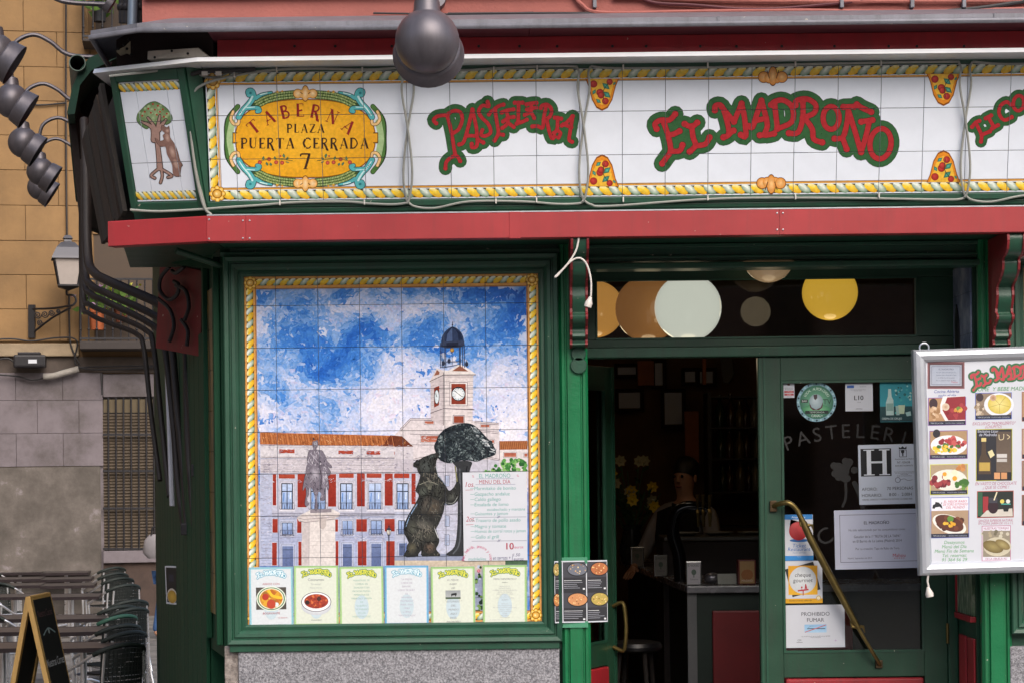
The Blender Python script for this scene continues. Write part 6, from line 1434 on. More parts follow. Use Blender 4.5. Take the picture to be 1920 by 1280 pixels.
pa.layer(4); pa.disc(1780, 982, 33, 0xe4dfd8, ry=17, a=.35, n=26); pa.layer(5); pa.disc(1780, 980, 28, 0x5a2e22, ry=14, a=.35, n=24); bits(26, 1782, 980, 24, 12, (0x4a241c, 0x6e3c2a, 0x7a4630), 3, 6); pa.layer(6); bits(9, 1780, 981, 12, 5, (0xe0b23c, 0xd8a02c), 2.5, 4); pa.disc(1782, 972, 6, 0x5c8a3a)
pa.layer(1)
for i, s_ in enumerate(('Desayunos', 'Menú del Día', 'Menú Fin de Semana', 'Tel. reservas:', '91 364 56 29')): pa.text(s_, 1789, 1018.5+i*8.2, 6.2, 0x4f9a5c, shear=.22, maxw=(38, 46, 73, 46, 52)[i], ang=-.02)
# house name, middle column
Tl = lambda x, y: (1814+(x-125)*.142, 683+(y-440)*.142-.02*(x-125)*.142)
pa.layer(1); curly(pa, EL_MADRONO, EM_RINGS, Tl, 30, 26, 0xb8404a, 0x336a44, 0x2a5a3a, lines=False)
pa.layer(2); pa.text('¡ COME  Y BEBE MADRID !', 1820, 733, 7.2, 0x3f8a4c, 'l', shear=.25, ang=-.022)
f_ = photo(1829.5,737,1896,785,0x8a7866, 0x5a6ab8); pa.disc(1837, 744, 7, 0x3a2c34, ry=8); bits(24, 1836, 768, 8, 12, (0xa8947c, 0xc8b8a4, 0x7c6a58), 2, 4); pa.disc(1873, 758, 28, 0xdde0e6, ry=22, n=28); pa.layer(4); pa.disc(1874, 757, 22, 0xc9b44c, ry=18, cc=0xe6d890, n=24); pa.layer(5)
for k in range(5): a = k*1.25+.3; pa.stroke([(1874, 757), (1874+21*math.cos(a), 757+17*math.sin(a))], .8, 0xa8923c)
pa.disc(1862, 745, 6, 0xc8a890, cc=0x9a6a50)
pa.layer(1); pa.text('EXCLUSIVO "MADRILEÑITO"', 1863.5, 795.5, 5.6, 0xa85a78, shear=.22, maxw=80, ang=-.02); pa.text('(CHUPITO)', 1862.5, 801.5, 5.2, 0xa85a78, shear=.22, maxw=30, ang=-.02)
f_ = photo(1831,805,1897,900,0x23242c, 0xb8b83a, bar=False); pa.rect(1868,808,1896,884,0x55483e,0x6a5a4c); pa.rect(1868,884,1896,900,0x1c1d24); pa.layer(4); pa.poly([(1841,820),(1848,820),(1849,850),(1858,864),(1858,888),(1834,888),(1834,864),(1840,850)], 0x4a3a2c); pa.rect(1840,820,1849,827,0xd8c480); pa.rect(1836,866,1856,882,0xb89a4c); pa.poly([(1852,846),(1860,842),(1865,852),(1857,858)], 0xd8cfa0); pa.rect(1869,850,1888,857,0xc8c4c0); pa.rect(1869,859,1888,865,0xb8b4b0); pa.stroke([(1873,814),(1874,823),(1881,822),(1882,813)], 1.2, 0xd8c8a0); pa.stroke([(1888,814),(1893,818),(1889,822)], 1.2, 0xd8c8a0); pa.rect(1864,885,1875,897,0xd0986a); pa.rect(1877,885,1888,897,0xc88f60); pa.layer(5); pa.text('Exclusivo Licor', 1852, 810, 5, 0xccd0e0, shear=.2, maxw=38); pa.text('de Madroño', 1852, 816.5, 5, 0xccd0e0, shear=.2, maxw=33)
pa.layer(1); pa.text('EN VASITO DE CHOCOLATE', 1867, 908, 5.6, 0xa85a78, shear=.22, maxw=77, ang=-.02); pa.text('¡ QUE SE COME !', 1867, 915, 5.4, 0xa85a78, shear=.22, maxw=48, ang=-.02)
f_ = photo(1833,921,1899.5,969,0x1c2622, 0xb05a50, bar=False); pa.rect(1833,922,1842,966,0x2c5a40); pa.rect(1843,930,1853,960,0x9a2c34); pa.poly([(1838,968),(1850,956),(1898,952),(1899,967)], 0xc8c2b8); pa.layer(4); pa.disc(1862, 949, 10, 0x2a1420, ry=13); pa.rect(1854,932,1870,942,0x3a3a44); pa.stroke([(1864,936),(1869,922)], 2.4, 0xd8d0b0); pa.poly([(1878,944),(1894,944),(1890,958),(1882,958)], 0x141a1c); pa.stroke([(1878,944),(1894,944)], 2, 0x4aa49a); pa.disc(1879, 939, 4, 0xd8c860); pa.disc(1890, 939, 4, 0xd8d8d0)
pa.layer(1); pa.text('SANGRIA SUPERIOR NATURAL', 1867, 977, 4.6, 0xa85a78, shear=.2, maxw=65, ang=-.02); pa.text('EN COPA, JARRA DE 1/2 o 1 L', 1867, 982, 4.4, 0xa85a78, shear=.2, maxw=65, ang=-.02)
f_ = photo(1842,986,1894,1050,0xdcdae4, 0xb06a8c, bar=False); pa.rect(1843,994,1894,1043,0x8f8674); bits(40, 1868, 1000, 26, 5, (0xc2bca8, 0x6a6450, 0xa89c80), 2, 4); pa.layer(4); pa.disc(1870, 1024, 26, 0xc4bca4, ry=18); pa.layer(5); pa.disc(1862, 1024, 20, 0x6a5a34, ry=11, a=.3, cc=0x9a8c58); pa.disc(1880, 1020, 15, 0x77653a, ry=8, a=.5, cc=0xa89a66); pa.layer(6); pa.text('NUESTRAS TORRIJAS', 1868, 991.5, 4.2, 0xa04a70, maxw=47, ang=-.02); pa.text('DE LA ABUELA ALI', 1868, 1048.5, 4, 0xa04a70, maxw=40, ang=-.02)
# third column mirrors the layout with other dishes
for y0, y1, bg_, cc_2 in ((737,790,0xa88a66,(0x8c2630,0xd8a050)), (806,860,0xa8947c,(0x4e7a34,0xc05a58)), (866,920,0x8a7866,(0xe0b030,0x5a2e22)), (930,985,0x6a5a4c,(0xc88a50,0xa83a40))):
    f_ = photo(1917,y0-2,1985,y1-2,bg_, 0x9a5a4a); pa.disc(1951, (y0+y1)/2, 30, 0xe0dede, ry=19, n=24); pa.layer(4); bits(30, 1951, (y0+y1)/2, 24, 14, cc_2, 3, 6)
pa.build('menu_print', mb, M_PRINT)

# folded leaflet taped round the pilaster
lf = thing('rice_leaflet', tuple(P(1090, 1166, -.05)), 'folded black leaflet with rice dish photographs taped round the pilaster', 'leaflet')
LYS = [(1040, -.02), (1054.5, -.036), (1100, -.036), (1139, .03)]
pan = [(P(1040, 1110, -.062).x, -.062), (P(1055, 1110, -.046).x, -.046), (P(1100, 1110, -.036).x, -.036), (P(1139, 1110, -.012).x, -.012)]
zl_, zh_ = P(1090, 1166, -.034).z, P(1090, 1050, -.034).z
for i in range(3):
    (x0, y0), (x1, y1) = pan[i], pan[i+1]; t_ = Vector((x1-x0, y1-y0, 0)); L_ = t_.length; t_.normalize()
    pl = Plane((x0, y0, zl_), t_, (0, 0, 1)); b = MB(); b.hexa([pl.at(0,0,0), pl.at(L_,0,0), pl.at(L_,zh_-zl_,0), pl.at(0,zh_-zl_,0)], [pl.at(0,0,-.0008), pl.at(L_,0,-.0008), pl.at(L_,zh_-zl_,-.0008), pl.at(0,zh_-zl_,-.0008)]); b.build('leaflet_panel', M_PAPER, lf)
    pa = Paint(pl, z0=2e-4); H_ = zh_-zl_; e = .006; pa.rect(e*.4, e, L_-e*.4, H_-e, 0x23242a)
    for j in range(2):
        yb_ = e+j*(H_/2-e/2); c = ((0x9a8a4a, 0xb0703c), (0x6a6e7a, 0xc88a5a), (0xb0663a, 0xb09a4c))[i][1-j]
        pa.layer(1); pa.rect(e*.4, yb_+H_*.22, L_-e*.4, yb_+H_*.46, 0x3c3c44); pa.layer(2)
        x_c = L_*(.62 if i else .55); pa.disc(min(x_c, L_-.03), yb_+H_*.35, min(.052, L_*.44), 0x17181c, ry=.034, n=24); pa.layer(3); pa.disc(min(x_c, L_-.03), yb_+H_*.352, min(.047, L_*.4), c, ry=.029, n=24); pa.layer(4)
        cl = lin(c); 
        for k in range(34): a = random.uniform(0, 6.28); q_ = math.sqrt(random.random())*.9; pa.disc(min(x_c, L_-.03)+min(.045, L_*.38)*q_*math.cos(a), yb_+H_*.352+.027*q_*math.sin(a), random.uniform(.0015, .004), random.choice((0xd8b06a, 0x8a5a2c, 0xe0c890, c, c)), n=6)
        for k in range(5): pa.stroke([(e, yb_+H_*(.17-.03*k)), (L_*(.55+.3*random.random()), yb_+H_*(.17-.03*k))], .0022, 0x9a9ca6 if k else 0xd8dade, cap=False)
        pa.rect(L_-.018, yb_+.006, L_-.008, yb_+.014, 0xd8dade)
    pa.build('leaflet_print', lf, M_PRINT)
for zc_ in (zh_+.004, zl_-.006):
    b = MB(); b.box(P(1054, 1100, -.036).x, P(1102, 1100, -.036).x, -.0368, -.0305, zc_-.018, zc_+.012); b.build('clear_tape', mat('clear_tape', 0x4f8f70, .25, var=.1), lf)
# ================================================================ interior of the bar
M_IWALL = mat('dark_ochre_interior_wall', 0x6e5038, .8, var=.3, vs=3)
M_IWOOD = mat('dark_interior_wood', 0x2c1d16, .5, var=.3, vs=8, streak=.2)
M_OCHRE = mat('orange_ochre_panel', 0xa85c26, .6, var=.2)
FZ = -.14; RY0, RY1, RX0, RX1 = .62, 6.6, -.05, 3.35
for nm, a, m in (('interior_floor', (RX0, RX1, RY0-.1, RY1, FZ-.05, FZ), mat('dark_floor_tile', 0x3a322c, .4)), ('interior_ceiling', (RX0, RX1, RY0-.02, RY1, 3.25, 3.3), M_IWALL),
                 ('interior_wall', (RX0-.1, RX0, RY0-.02, RY1, FZ, 3.25), M_IWALL), ('interior_wall', (RX1, RX1+.1, RY0-.02, RY1, FZ, 3.25), M_IWALL), ('interior_wall', (RX0, RX1, RY1, RY1+.1, FZ, 3.25), M_IWALL),
                 ('interior_wall', (xb+.1, RX1, .56, .62, FZ, 3.25), M_IWALL), ('interior_wall', (RX0, -.002, .56, .62, FZ, 3.25), M_IWALL), ('interior_wall', (.2, xb+.1, .585, .62, 2.79, 3.25), M_IWALL)):
    b = MB(); b.box(*a); tp(nm, b, m)
# orange pillars and door casing on the back wall
for px0, px1, py0, py1, Y, m in ((1285,1310,770,875,6.2,M_OCHRE),(1196,1226,676,722,6.3,M_OCHRE),(1318,1324,672,720,5.8,M_OCHRE)):
    a, c = P(px0, py1, Y), P(px1, py0, Y); b = MB(); b.box(a.x, c.x, Y, Y+.06, a.z, c.z); tp('ochre_wall_panel', b, m, bevel=.004)
IPL = []
def picture(px0, py0, px1, py1, Y, label, cols, group=None):
    a, c = P(px0, py1, Y), P(px1, py0, Y); t = thing('wall_picture', ((a.x+c.x)/2, Y, a.z), label, 'picture', group)
    pl = Plane((a.x, Y, a.z), (1, 0, 0), (0, 0, 1)); W, H = c.x-a.x, c.z-a.z
    mitred_frame(t, 'picture_frame', pl, 0, 0, W, H, [(0, 0), (0, .02), (.015, .03), (.03, .02), (.03, 0)], M_IWOOD)
    b = MB(); b.box(a.x, c.x, Y-.004, Y+.01, a.z, c.z); b.build('print', M_PAPER, t)
    pa = Paint(pl); pa.rect(.002, .002, W-.002, H-.002, cols[0], cols[1]); pa.layer(); pa.rect(W*.2, H*.2, W*.8, H*.75, cols[2]); pa.build('image', t, M_PRINT)
for a in ((1158,688,1192,702,6.4,'small wide picture high on the back wall behind the open door',(0x5a4a3a,0x6a5844,0x3a3028)), (1228,680,1242,722,6.4,'tall narrow picture high on the back wall beside the ochre panel',(0x6a5a48,0x4a3c30,0x2c2620)), (1284,696,1303,716,6.4,'dark little picture above the orange pillar',(0x1c1a1a,0x2a2624,0x3a3430)), (1312,696,1336,718,6.4,'dark little picture right of the orange pillar',(0x1c1a1a,0x242020,0x302a28)), (1160,735,1200,765,6.4,'wide dim picture low on the back wall',(0x3a3228,0x2a241e,0x4a4034)), (1246,735,1278,795,6.4,'tall dim picture beside the orange pillar',(0x2c2a2c,0x201e20,0x3a383a))):
    picture(*a)
# pale coats hanging on the wall
b = MB(); b.prism([(1350,672),(1372,672),(1376,700),(1366,718),(1356,716)], lambda u, v: P(u, v, 6.2), lambda u, v: P(u, v, 6.2)+Vector((.02, .1, 0))); tag(b.build('hanging_cloth', mat('grey_cloth', 0x6a6862, .9), smooth=True), 'pale grey cloth hanging on the dark back wall', 'cloth')
# shelves with bottles
sh = thing('bottle_shelf', tuple(P(1370, 900, 6.1)), 'dark wooden shelf unit on the back wall behind the counter', 'shelf')
x0, x1 = P(1332, 800, 6.1).x, P(1440, 800, 6.1).x
for y in (742, 800, 858, 920, 985):
    z = P(1380, y, 6.1).z; b = MB(); b.box(x0, x1, 6.0, 6.35, z-.015, z); b.build('shelf_board', M_IWOOD, sh)
for x in (x0-.03, x1): b = MB(); b.box(x, x+.03, 6.0, 6.35, FZ, P(1380, 735, 6.1).z); b.build('upright', M_IWOOD, sh)
BC = (0x2a3a22, 0x4a2a16, 0x6a5a3a, 0x3a1a1a, 0x7a7468)
k = 0
for y in (800, 858, 920):
    z = P(1380, y, 6.1).z
    for i in range(5):
        x = x0+.08+i*(x1-x0-.14)/4.5+random.uniform(-.02, .02); h = random.uniform(.2, .27); b = MB()
        b.lathe([(0, 0), (.034, 0), (.036, .01), (.036, h*.58), (.014, h*.76), (.013, h*.94), (.016, h*.95), (.016, h), (0, h)], 12, Matrix.Translation((x, 6.15, z+.001)))
        o = b.build('bottle', mat('bottle_glass_%d' % (k % 5), BC[k % 5], .12, var=.1), smooth=True); tag(o, '%s bottle on the %s shelf of the unit behind the counter' % (('green', 'brown', 'straw coloured', 'dark red', 'pale grey')[k % 5], {800: 'upper', 858: 'middle', 920: 'lower'}[y]), 'bottle', 'bottles on the shelves'); k += 1
# ---- pendant globes
def globe(px, py, rp, Y, col, es, label, base):
    c = P(px, py, Y); r_ = rp*(D+Y)/F; t = thing('globe_lamp', tuple(c), label, 'lamp')
    b = MB(); b.ball(c, r_, 32, 20); b.build('globe', mat('opal_glass_'+label.split()[0], base, .12, var=.02, coat=.5, emit=col, es=es), t, smooth=True)
    b = MB(); b.tube([c+Vector((0, 0, r_*.98)), (c.x, c.y, 3.25 if Y > .6 else 2.78)], .012, 8); b.build('rod', M_BRASS, t, smooth=True)
    ld = bpy.data.lights.new('globe_light', 'POINT'); ld.energy = .5 if Y > .6 else .2; ld.color = (1, .78, .5); ld.shadow_soft_size = .08; lo = bpy.data.objects.new('globe_light', ld); COL.objects.link(lo); lo.parent = t; lo.location = (0, 0, -r_-.1)
    b = MB(); b.lathe([(.05, 0), (.045, .03), (.02, .05), (0, .05)], 14, Matrix.Translation(c+Vector((0, 0, r_*.96)))); b.build('fitting', M_BRASS, t, smooth=True)
globe(1290, 577, 63, 2.3, 0xe4e2d6, .62, 'white round globe lamp behind the glass over the door', 0x9c9e96)
globe(1215, 579, 62, 2.7, 0xa87040, .34, 'brownish orange globe lamp behind the white globe', 0xa87a4c)
globe(1117, 580, 53, 3.5, 0xd0924a, .5, 'orange globe lamp next to the carved corbel', 0xc08a3c)
globe(1556, 549, 52, 3.5, 0xdca93a, .62, 'yellow globe lamp at the far side of the glass over the door', 0xd0a850)
globe(1441, 481, 49, .26, 0xc8a070, .16, 'cream globe lamp hanging in the entrance recess, mostly hidden by the beam', 0xb8a890)
# ---- counter
CZ = .905
bc = thing('bar_counter', (1.6, 2.2, FZ), 'dark bar counter with grey top and red front panel', 'counter')
fx, fy = P(1288, 1100, 1.95).x, 1.95; ex, ey = P(1162, 1050, 5.4).x, 5.4
M_CTOP = mat('grey_stone_counter_top', 0x77757a, .25, var=.15, vs=12)
dv = (Vector((ex, ey, 0))-Vector((fx, fy, 0))).normalized(); nv = Vector((dv.y, -dv.x, 0))
top_ = [(fx, fy), (3.2, fy), (3.2, fy+.55), (fx+.5, fy+.55), (ex+.48, ey), (ex, ey)]
b = MB(); b.prism(top_, lambda x, y: (x, y, CZ-.04), lambda x, y: (x, y, CZ)); b.build('counter_top', M_CTOP, bc, bevel=.006)
b = MB(); b.prism([(fx+.06, fy+.05), (3.2, fy+.05), (3.2, fy+.5), (fx+.45, fy+.5), (ex+.4, ey-.02), (ex+.06, ey-.02)], lambda x, y: (x, y, FZ), lambda x, y: (x, y, CZ-.042)); b.build('counter_body', mat('very_dark_green_paint', 0x16261e, .5), bc)
a, c = P(1337, 1300, fy+.04), P(1500, 1142, fy+.04); b = MB(); b.box(a.x, c.x+.3, fy+.02, fy+.052, FZ+.08, c.z); b.build('front_panel', mat('deep_red_panel', 0x7a1c20, .5), bc, bevel=.008)
a, c = P(1270, 1300, fy+.03), P(1292, 1112, fy+.03); b = MB(); b.box(fx+.005, fx+.058, fy+.035, fy+.1, FZ, CZ-.043); b.build('corner_post', mat('grey_stone_post', 0x6a6a6c, .6), bc)
b = MB(); b.tube([(fx-.03, fy+.3, .06), (ex-.03, ey, .06)], .016, 8); b.build('foot_rail', M_BRASS, bc, smooth=True)
# napkin dispensers
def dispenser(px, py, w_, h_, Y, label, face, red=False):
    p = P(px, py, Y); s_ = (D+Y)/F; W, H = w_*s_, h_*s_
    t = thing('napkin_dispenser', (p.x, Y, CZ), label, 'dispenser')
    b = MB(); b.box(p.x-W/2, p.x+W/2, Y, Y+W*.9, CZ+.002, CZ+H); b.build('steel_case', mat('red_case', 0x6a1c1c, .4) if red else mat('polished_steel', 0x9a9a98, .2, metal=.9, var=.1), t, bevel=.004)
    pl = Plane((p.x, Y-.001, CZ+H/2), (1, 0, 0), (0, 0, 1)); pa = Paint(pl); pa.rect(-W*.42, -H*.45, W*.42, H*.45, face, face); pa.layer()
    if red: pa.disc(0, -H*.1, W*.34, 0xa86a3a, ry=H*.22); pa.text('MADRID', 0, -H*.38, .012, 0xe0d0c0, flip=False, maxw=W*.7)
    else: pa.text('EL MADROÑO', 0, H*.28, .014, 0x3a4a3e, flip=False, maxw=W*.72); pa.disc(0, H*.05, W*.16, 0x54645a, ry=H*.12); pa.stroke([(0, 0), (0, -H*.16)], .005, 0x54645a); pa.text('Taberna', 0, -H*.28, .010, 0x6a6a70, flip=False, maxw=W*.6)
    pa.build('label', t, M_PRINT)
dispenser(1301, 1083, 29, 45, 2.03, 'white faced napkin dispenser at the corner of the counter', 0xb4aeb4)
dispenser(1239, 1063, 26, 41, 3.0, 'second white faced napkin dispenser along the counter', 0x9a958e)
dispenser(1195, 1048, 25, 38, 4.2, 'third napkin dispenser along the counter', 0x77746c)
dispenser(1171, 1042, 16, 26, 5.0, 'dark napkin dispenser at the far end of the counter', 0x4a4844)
dispenser(1401, 1088, 33, 46, 2.05, 'red napkin dispenser next to the closed door leaf', 0xb08a5a, True)
# small cards and tin
b = MB(); q = P(1362, 1087, 2.1); b.hexa([(q.x-.05,2.1,CZ+.002),(q.x+.06,2.1,CZ+.002),(q.x+.06,2.16,CZ+.002),(q.x-.05,2.16,CZ+.002)], [(q.x-.05,2.12,CZ+.06),(q.x+.06,2.12,CZ+.06),(q.x+.06,2.13,CZ+.06),(q.x-.05,2.13,CZ+.06)]); tag(b.build('table_card', mat('grey_card', 0x9a9890, .6)), 'pale folded card lying before the red dispenser on the counter', 'card')
b = MB(); q = P(1335, 1082, 2.14); b.ball((q.x, 2.14, CZ+.035), .05, 14, 8, (1, .7, .66)); tag(b.build('small_dish', mat('steel_dish', 0x77747a, .3, metal=.7), smooth=True), 'small steel dish beside the pale card on the counter', 'dish')
# beer tap column
bt = thing('beer_tap', tuple(P(1280, 1083, 2.5)), 'black swan-neck beer tap with brass levers on the counter', 'beer tap')
YT = 2.45
b = MB(); q = P(1277, 1090, YT); b.tube([tuple(v) for v in crom([(q.x, YT, CZ), tuple(P(1273, 1040, YT)), tuple(P(1262, 1000, YT)), tuple(P(1266, 965, YT)), tuple(P(1285, 951, YT)), tuple(P(1312, 952, YT)), tuple(P(1326, 956, YT))], 6)], .04, 12); b.build('column', mat('black_chrome', 0x17171a, .12, metal=.5), bt, smooth=True)
for px in (1308, 1318, 1330):
    q = P(px, 955, YT-.03); b = MB(); b.tube([q, q+Vector((0, -.03, -.02)), q+Vector((0, -.04, -.10))], [.012, .012, .008], 8); b.tube([q, q+Vector((0, -.02, .09))], [.007, .012], 8); b.build('tap', M_BRASS, bt, smooth=True)
# glass display rail / trays
tr = thing('tapas_tray', tuple(P(1340, 1004, 3.0)), 'steel tray of plates on the inner counter', 'tray')
q = P(1345, 1004, 3.3); b = MB(); b.box(q.x-.35, q.x+.4, 3.2, 3.7, q.z-.03, q.z); b.build('tray', mat('dull_steel', 0x6f6d68, .35, metal=.7), tr, bevel=.008)
for dx in (-.2, .02, .24): b = MB(); b.lathe([(0, 0), (.06, 0), (.1, .018), (.1, .022), (.06, .006), (0, .006)], 18, Matrix.Translation((q.x+dx, 3.42, q.z+.001))); b.build('plate', mat('white_china', 0x8f8d86, .25), tr, smooth=True)
b = MB(); b.box(q.x-.36, q.x+.42, 3.15, 3.75, FZ, q.z-.032); b.build('back_cabinet', M_IWOOD, tr)
# bar stool
bs = thing('bar_stool', (P(1190, 1205, 1.7).x, 1.7, FZ), 'black round bar stool before the counter', 'stool')
q = P(1190, 1203, 1.7); sz = q.z
b = MB(); b.lathe([(0, .0), (.13, .0), (.15, .012), (.155, .03), (.145, .05), (.1, .058), (0, .058)], 24, Matrix.Translation((q.x, 1.7, sz-.05))); b.build('seat', mat('black_vinyl', 0x121214, .35), bs, smooth=True)
for k in range(4):
    a = k*math.pi/2+.5; b = MB(); b.tube([(q.x+.1*math.cos(a), 1.7+.1*math.sin(a), sz-.05), (q.x+.17*math.cos(a), 1.7+.17*math.sin(a), FZ)], .014, 8); b.build('leg', mat('black_wood', 0x1a1614, .4), bs, smooth=True)
b = MB(); b.tube([(q.x+.145*math.cos(a), 1.7+.145*math.sin(a), FZ+.28) for a in [2*math.pi*k/20 for k in range(20)]], .009, 6, closed=True); b.build('foot_ring', M_BRASS, bs, smooth=True)
# vase of yellow flowers
vf = thing('flower_vase', tuple(P(1190, 960, 4.6)), 'vase of yellow flowers on the far end of the counter', 'vase')
q = P(1185, 1030, 4.6); vx = q.x
b = MB(); b.lathe([(0, 0), (.06, 0), (.07, .02), (.09, .12), (.06, .24), (.075, .28), (.065, .28), (.05, .23), (0, .2)], 18, Matrix.Translation((vx, 4.6, CZ))); b.build('vase', mat('dark_ceramic', 0x2a3030, .25), vf, smooth=True)
for i in range(26):
    a = random.uniform(0, 6.28); rr = random.uniform(.02, .24); h = random.uniform(.4, .75); e = Vector((vx+rr*math.cos(a), 4.6+rr*math.sin(a), CZ+h)); b = MB()
    b.tube([(vx, 4.6, CZ+.2), (vx+rr*.4*math.cos(a), 4.6+rr*.4*math.sin(a), CZ+h*.6), tuple(e)], .004, 5)
    for k in range(4):
        f_ = .4+.15*k; p = Vector((vx, 4.6, CZ+.2)).lerp(e, f_); w_ = Vector((random.uniform(-.06, .06), random.uniform(-.06, .06), random.uniform(-.02, .07))); s_ = Vector((-w_.y, w_.x, .01))*.35
        b.add([p, p+w_*.5+s_, p+w_, p+w_*.5-s_], [(0, 1, 2, 3)])
    b.build('stem', mat('leaf_green', 0x3a5a2c, .6, var=.3), vf)
    if i < 9 or i % 3 == 0:
        b = MB()
        for k in range(7):
            th = k*2*math.pi/7; d_ = Vector((math.cos(th), -.35, math.sin(th)))*.045; s_ = Vector((-math.sin(th), 0, math.cos(th)))*.014
            b.add([e, e+d_*.6+s_, e+d_, e+d_*.6-s_], [(0, 1, 2, 3)])
        b.ball(e+Vector((0, -.012, 0)), .013, 8, 6); b.build('blossom', mat('yellow_petal', 0xd8b820, .5) if i < 7 else mat('cream_petal', 0xa8a27c, .6), vf)

# ---- people
def skinned(name, J, E, m, parent, root=0, sub=1):
    """J: [(x,y,z,r)] in metres, E: edges; one continuous skin surface"""
    me = bpy.data.meshes.new(name); me.from_pydata([j[:3] for j in J], E, []); o = bpy.data.objects.new(name, me); COL.objects.link(o)
    md = o.modifiers.new('s', 'SKIN'); md.use_smooth_shade = True
    for i, j in enumerate(J):
        sv = me.skin_vertices[0].data[i]; rr = j[3]; sv.radius = rr if isinstance(rr, tuple) else (rr, rr); sv.use_root = (i == root)
    s2 = o.modifiers.new('d', 'SUBSURF'); s2.levels = sub; s2.render_levels = sub
    dg = bpy.context.evaluated_depsgraph_get(); nm = bpy.data.meshes.new_from_object(o.evaluated_get(dg)); bpy.data.objects.remove(o); bpy.data.meshes.remove(me)
    nm.name = name; nm.materials.clear(); nm.materials.append(m); nm.polygons.foreach_set('use_smooth', [True]*len(nm.polygons))
    q = bpy.data.objects.new(name, nm); COL.objects.link(q); q.parent = parent
    return q
M_SKIN = mat('skin', 0xb98a70, .5, var=.06)
def person(label, loc, rz, h=1.75, arms=None, top_m=None, leg_m=None, hair_m=None, legs=((.09, 0), (-.09, 0)), vest=None):
    """figure facing -y; built at the origin, then placed"""
    t = thing('person', (0, 0, 0), label, 'person'); k = h/1.75
    J = []; E = []
    def v(x, y, z, r_): J.append((x*k, y*k, z*k, tuple(a*k for a in r_) if isinstance(r_, tuple) else r_*k)); return len(J)-1
    def ch(a, *pts):
        for p in pts: n = v(*p); E.append((a, n)); a = n
        return a
    pel = v(0, 0, .95, (.15, .11)); ab = ch(pel, (0, 0, 1.08, (.135, .10))); cst = ch(ab, (0, 0, 1.28, (.16, .11))); nb = ch(cst, (0, .01, 1.42, (.10, .08))); nk = ch(nb, (0, .0, 1.50, .055))
    hd = ch(nk, (0, -.015, 1.56, (.062, .075)), (0, -.015, 1.64, (.075, .092)), (0, -.005, 1.70, (.07, .085)), (0, 0, 1.745, .035))
    arms = arms or {1: [(.27, -.02, 1.12), (.26, -.10, .88)], -1: [(-.27, -.02, 1.12), (-.26, -.10, .88)]}
    ai = {}
    for s_ in (1, -1):
        sh_ = ch(nb, (s_*.185, 0, 1.40, .06)); e_, w_ = arms[s_]
        el = ch(sh_, (*e_, .045)); wr = ch(el, (*w_, .029)); d = (Vector(w_)-Vector(e_)).normalized()
        sd_ = d.cross(Vector((0, 0, 1))); sd_ = sd_.normalized() if sd_.length > .1 else Vector((0, 1, 0))
        pm = Vector(w_)+d*.055; pi = ch(wr, (*pm, (.032, .02)))
        for f_, L_ in ((-.026, .055), (-.009, .068), (.009, .064), (.026, .05)):
            b0 = pm+d*.035+sd_*f_; ch(pi, (*b0, .0095), (*(b0+d*L_*.55+Vector((0, -.006, -.006))), .0085), (*(b0+d*L_+Vector((0, -.018, -.016))), .007))
        b0 = pm-d*.02-sd_*.035; ch(pi, (*b0, .011), (*(b0+d*.04-sd_*.012), .009))
        ai[s_] = (sh_, el, wr)
    li = {}
    for s_, (lx, ly) in zip((1, -1), legs):
        hp = ch(pel, (s_*.09, 0, .88, .085)); kn = ch(hp, (lx*1.05, ly*.5-.01, .48, .058)); an = ch(kn, (lx*1.1, ly, .09, .04)); ch(an, (lx*1.15, ly-.06, .045, .04), (lx*1.2, ly-.17, .035, .03)); li[s_] = (hp, kn, an)
    skinned('body', J, E, M_SKIN, t, 0)
    def sub(nm, ids, es, m, g):
        mp = {i: n for n, i in enumerate(ids)}
        return skinned(nm, [(*J[i][:3], tuple(a+g for a in J[i][3]) if isinstance(J[i][3], tuple) else J[i][3]+g) for i in ids], [(mp[a], mp[b]) for a, b in es], m, t, 0)
    sub('shirt', [pel, ab, cst, nb, *ai[1], *ai[-1]], [(pel, ab), (ab, cst), (cst, nb), (nb, ai[1][0]), (ai[1][0], ai[1][1]), (ai[1][1], ai[1][2]), (nb, ai[-1][0]), (ai[-1][0], ai[-1][1]), (ai[-1][1], ai[-1][2])], top_m, .012)
    if vest: sub('waistcoat', [pel, ab, cst], [(pel, ab), (ab, cst)], vest, .022)
    sub('trousers', [pel, *li[1], *li[-1]], [(pel, li[1][0]), (li[1][0], li[1][1]), (li[1][1], li[1][2]), (pel, li[-1][0]), (li[-1][0], li[-1][1]), (li[-1][1], li[-1][2])], leg_m, .014)
    b = MB()
    pr = [(.0, .115), (.045, .108), (.075, .085), (.088, .05), (.09, .01), (.084, -.03)]
    b.lathe([(r_*k, z*k) for r_, z in pr[::-1]], 20, Matrix.Translation((0, .012*k, 1.675*k)) @ Matrix.Rotation(-.35, 4, 'X') @ Matrix.Diagonal((.96, 1.14, 1, 1))); b.build('hair', hair_m, t, smooth=True)
    for s_ in (-1, 1):
        b = MB(); b.ball((s_*.03*k, -.098*k, 1.655*k), .011*k, 10, 8); b.build('eye', mat('eye', 0x1c1614, .2), t, smooth=True)
        b = MB(); b.ball((s_*.078*k, .0, 1.64*k), .026*k, 10, 8, (.35, .7, 1.1)); b.build('ear', M_SKIN, t, smooth=True)
    b = MB(); b.add([(0, -.095*k, 1.665*k), (.016*k, -.098*k, 1.615*k), (-.016*k, -.098*k, 1.615*k), (0, -.125*k, 1.622*k), (0, -.09*k, 1.605*k)], [(0, 1, 3), (0, 3, 2), (1, 4, 3), (2, 3, 4)]); b.build('nose', M_SKIN, t, smooth=True)
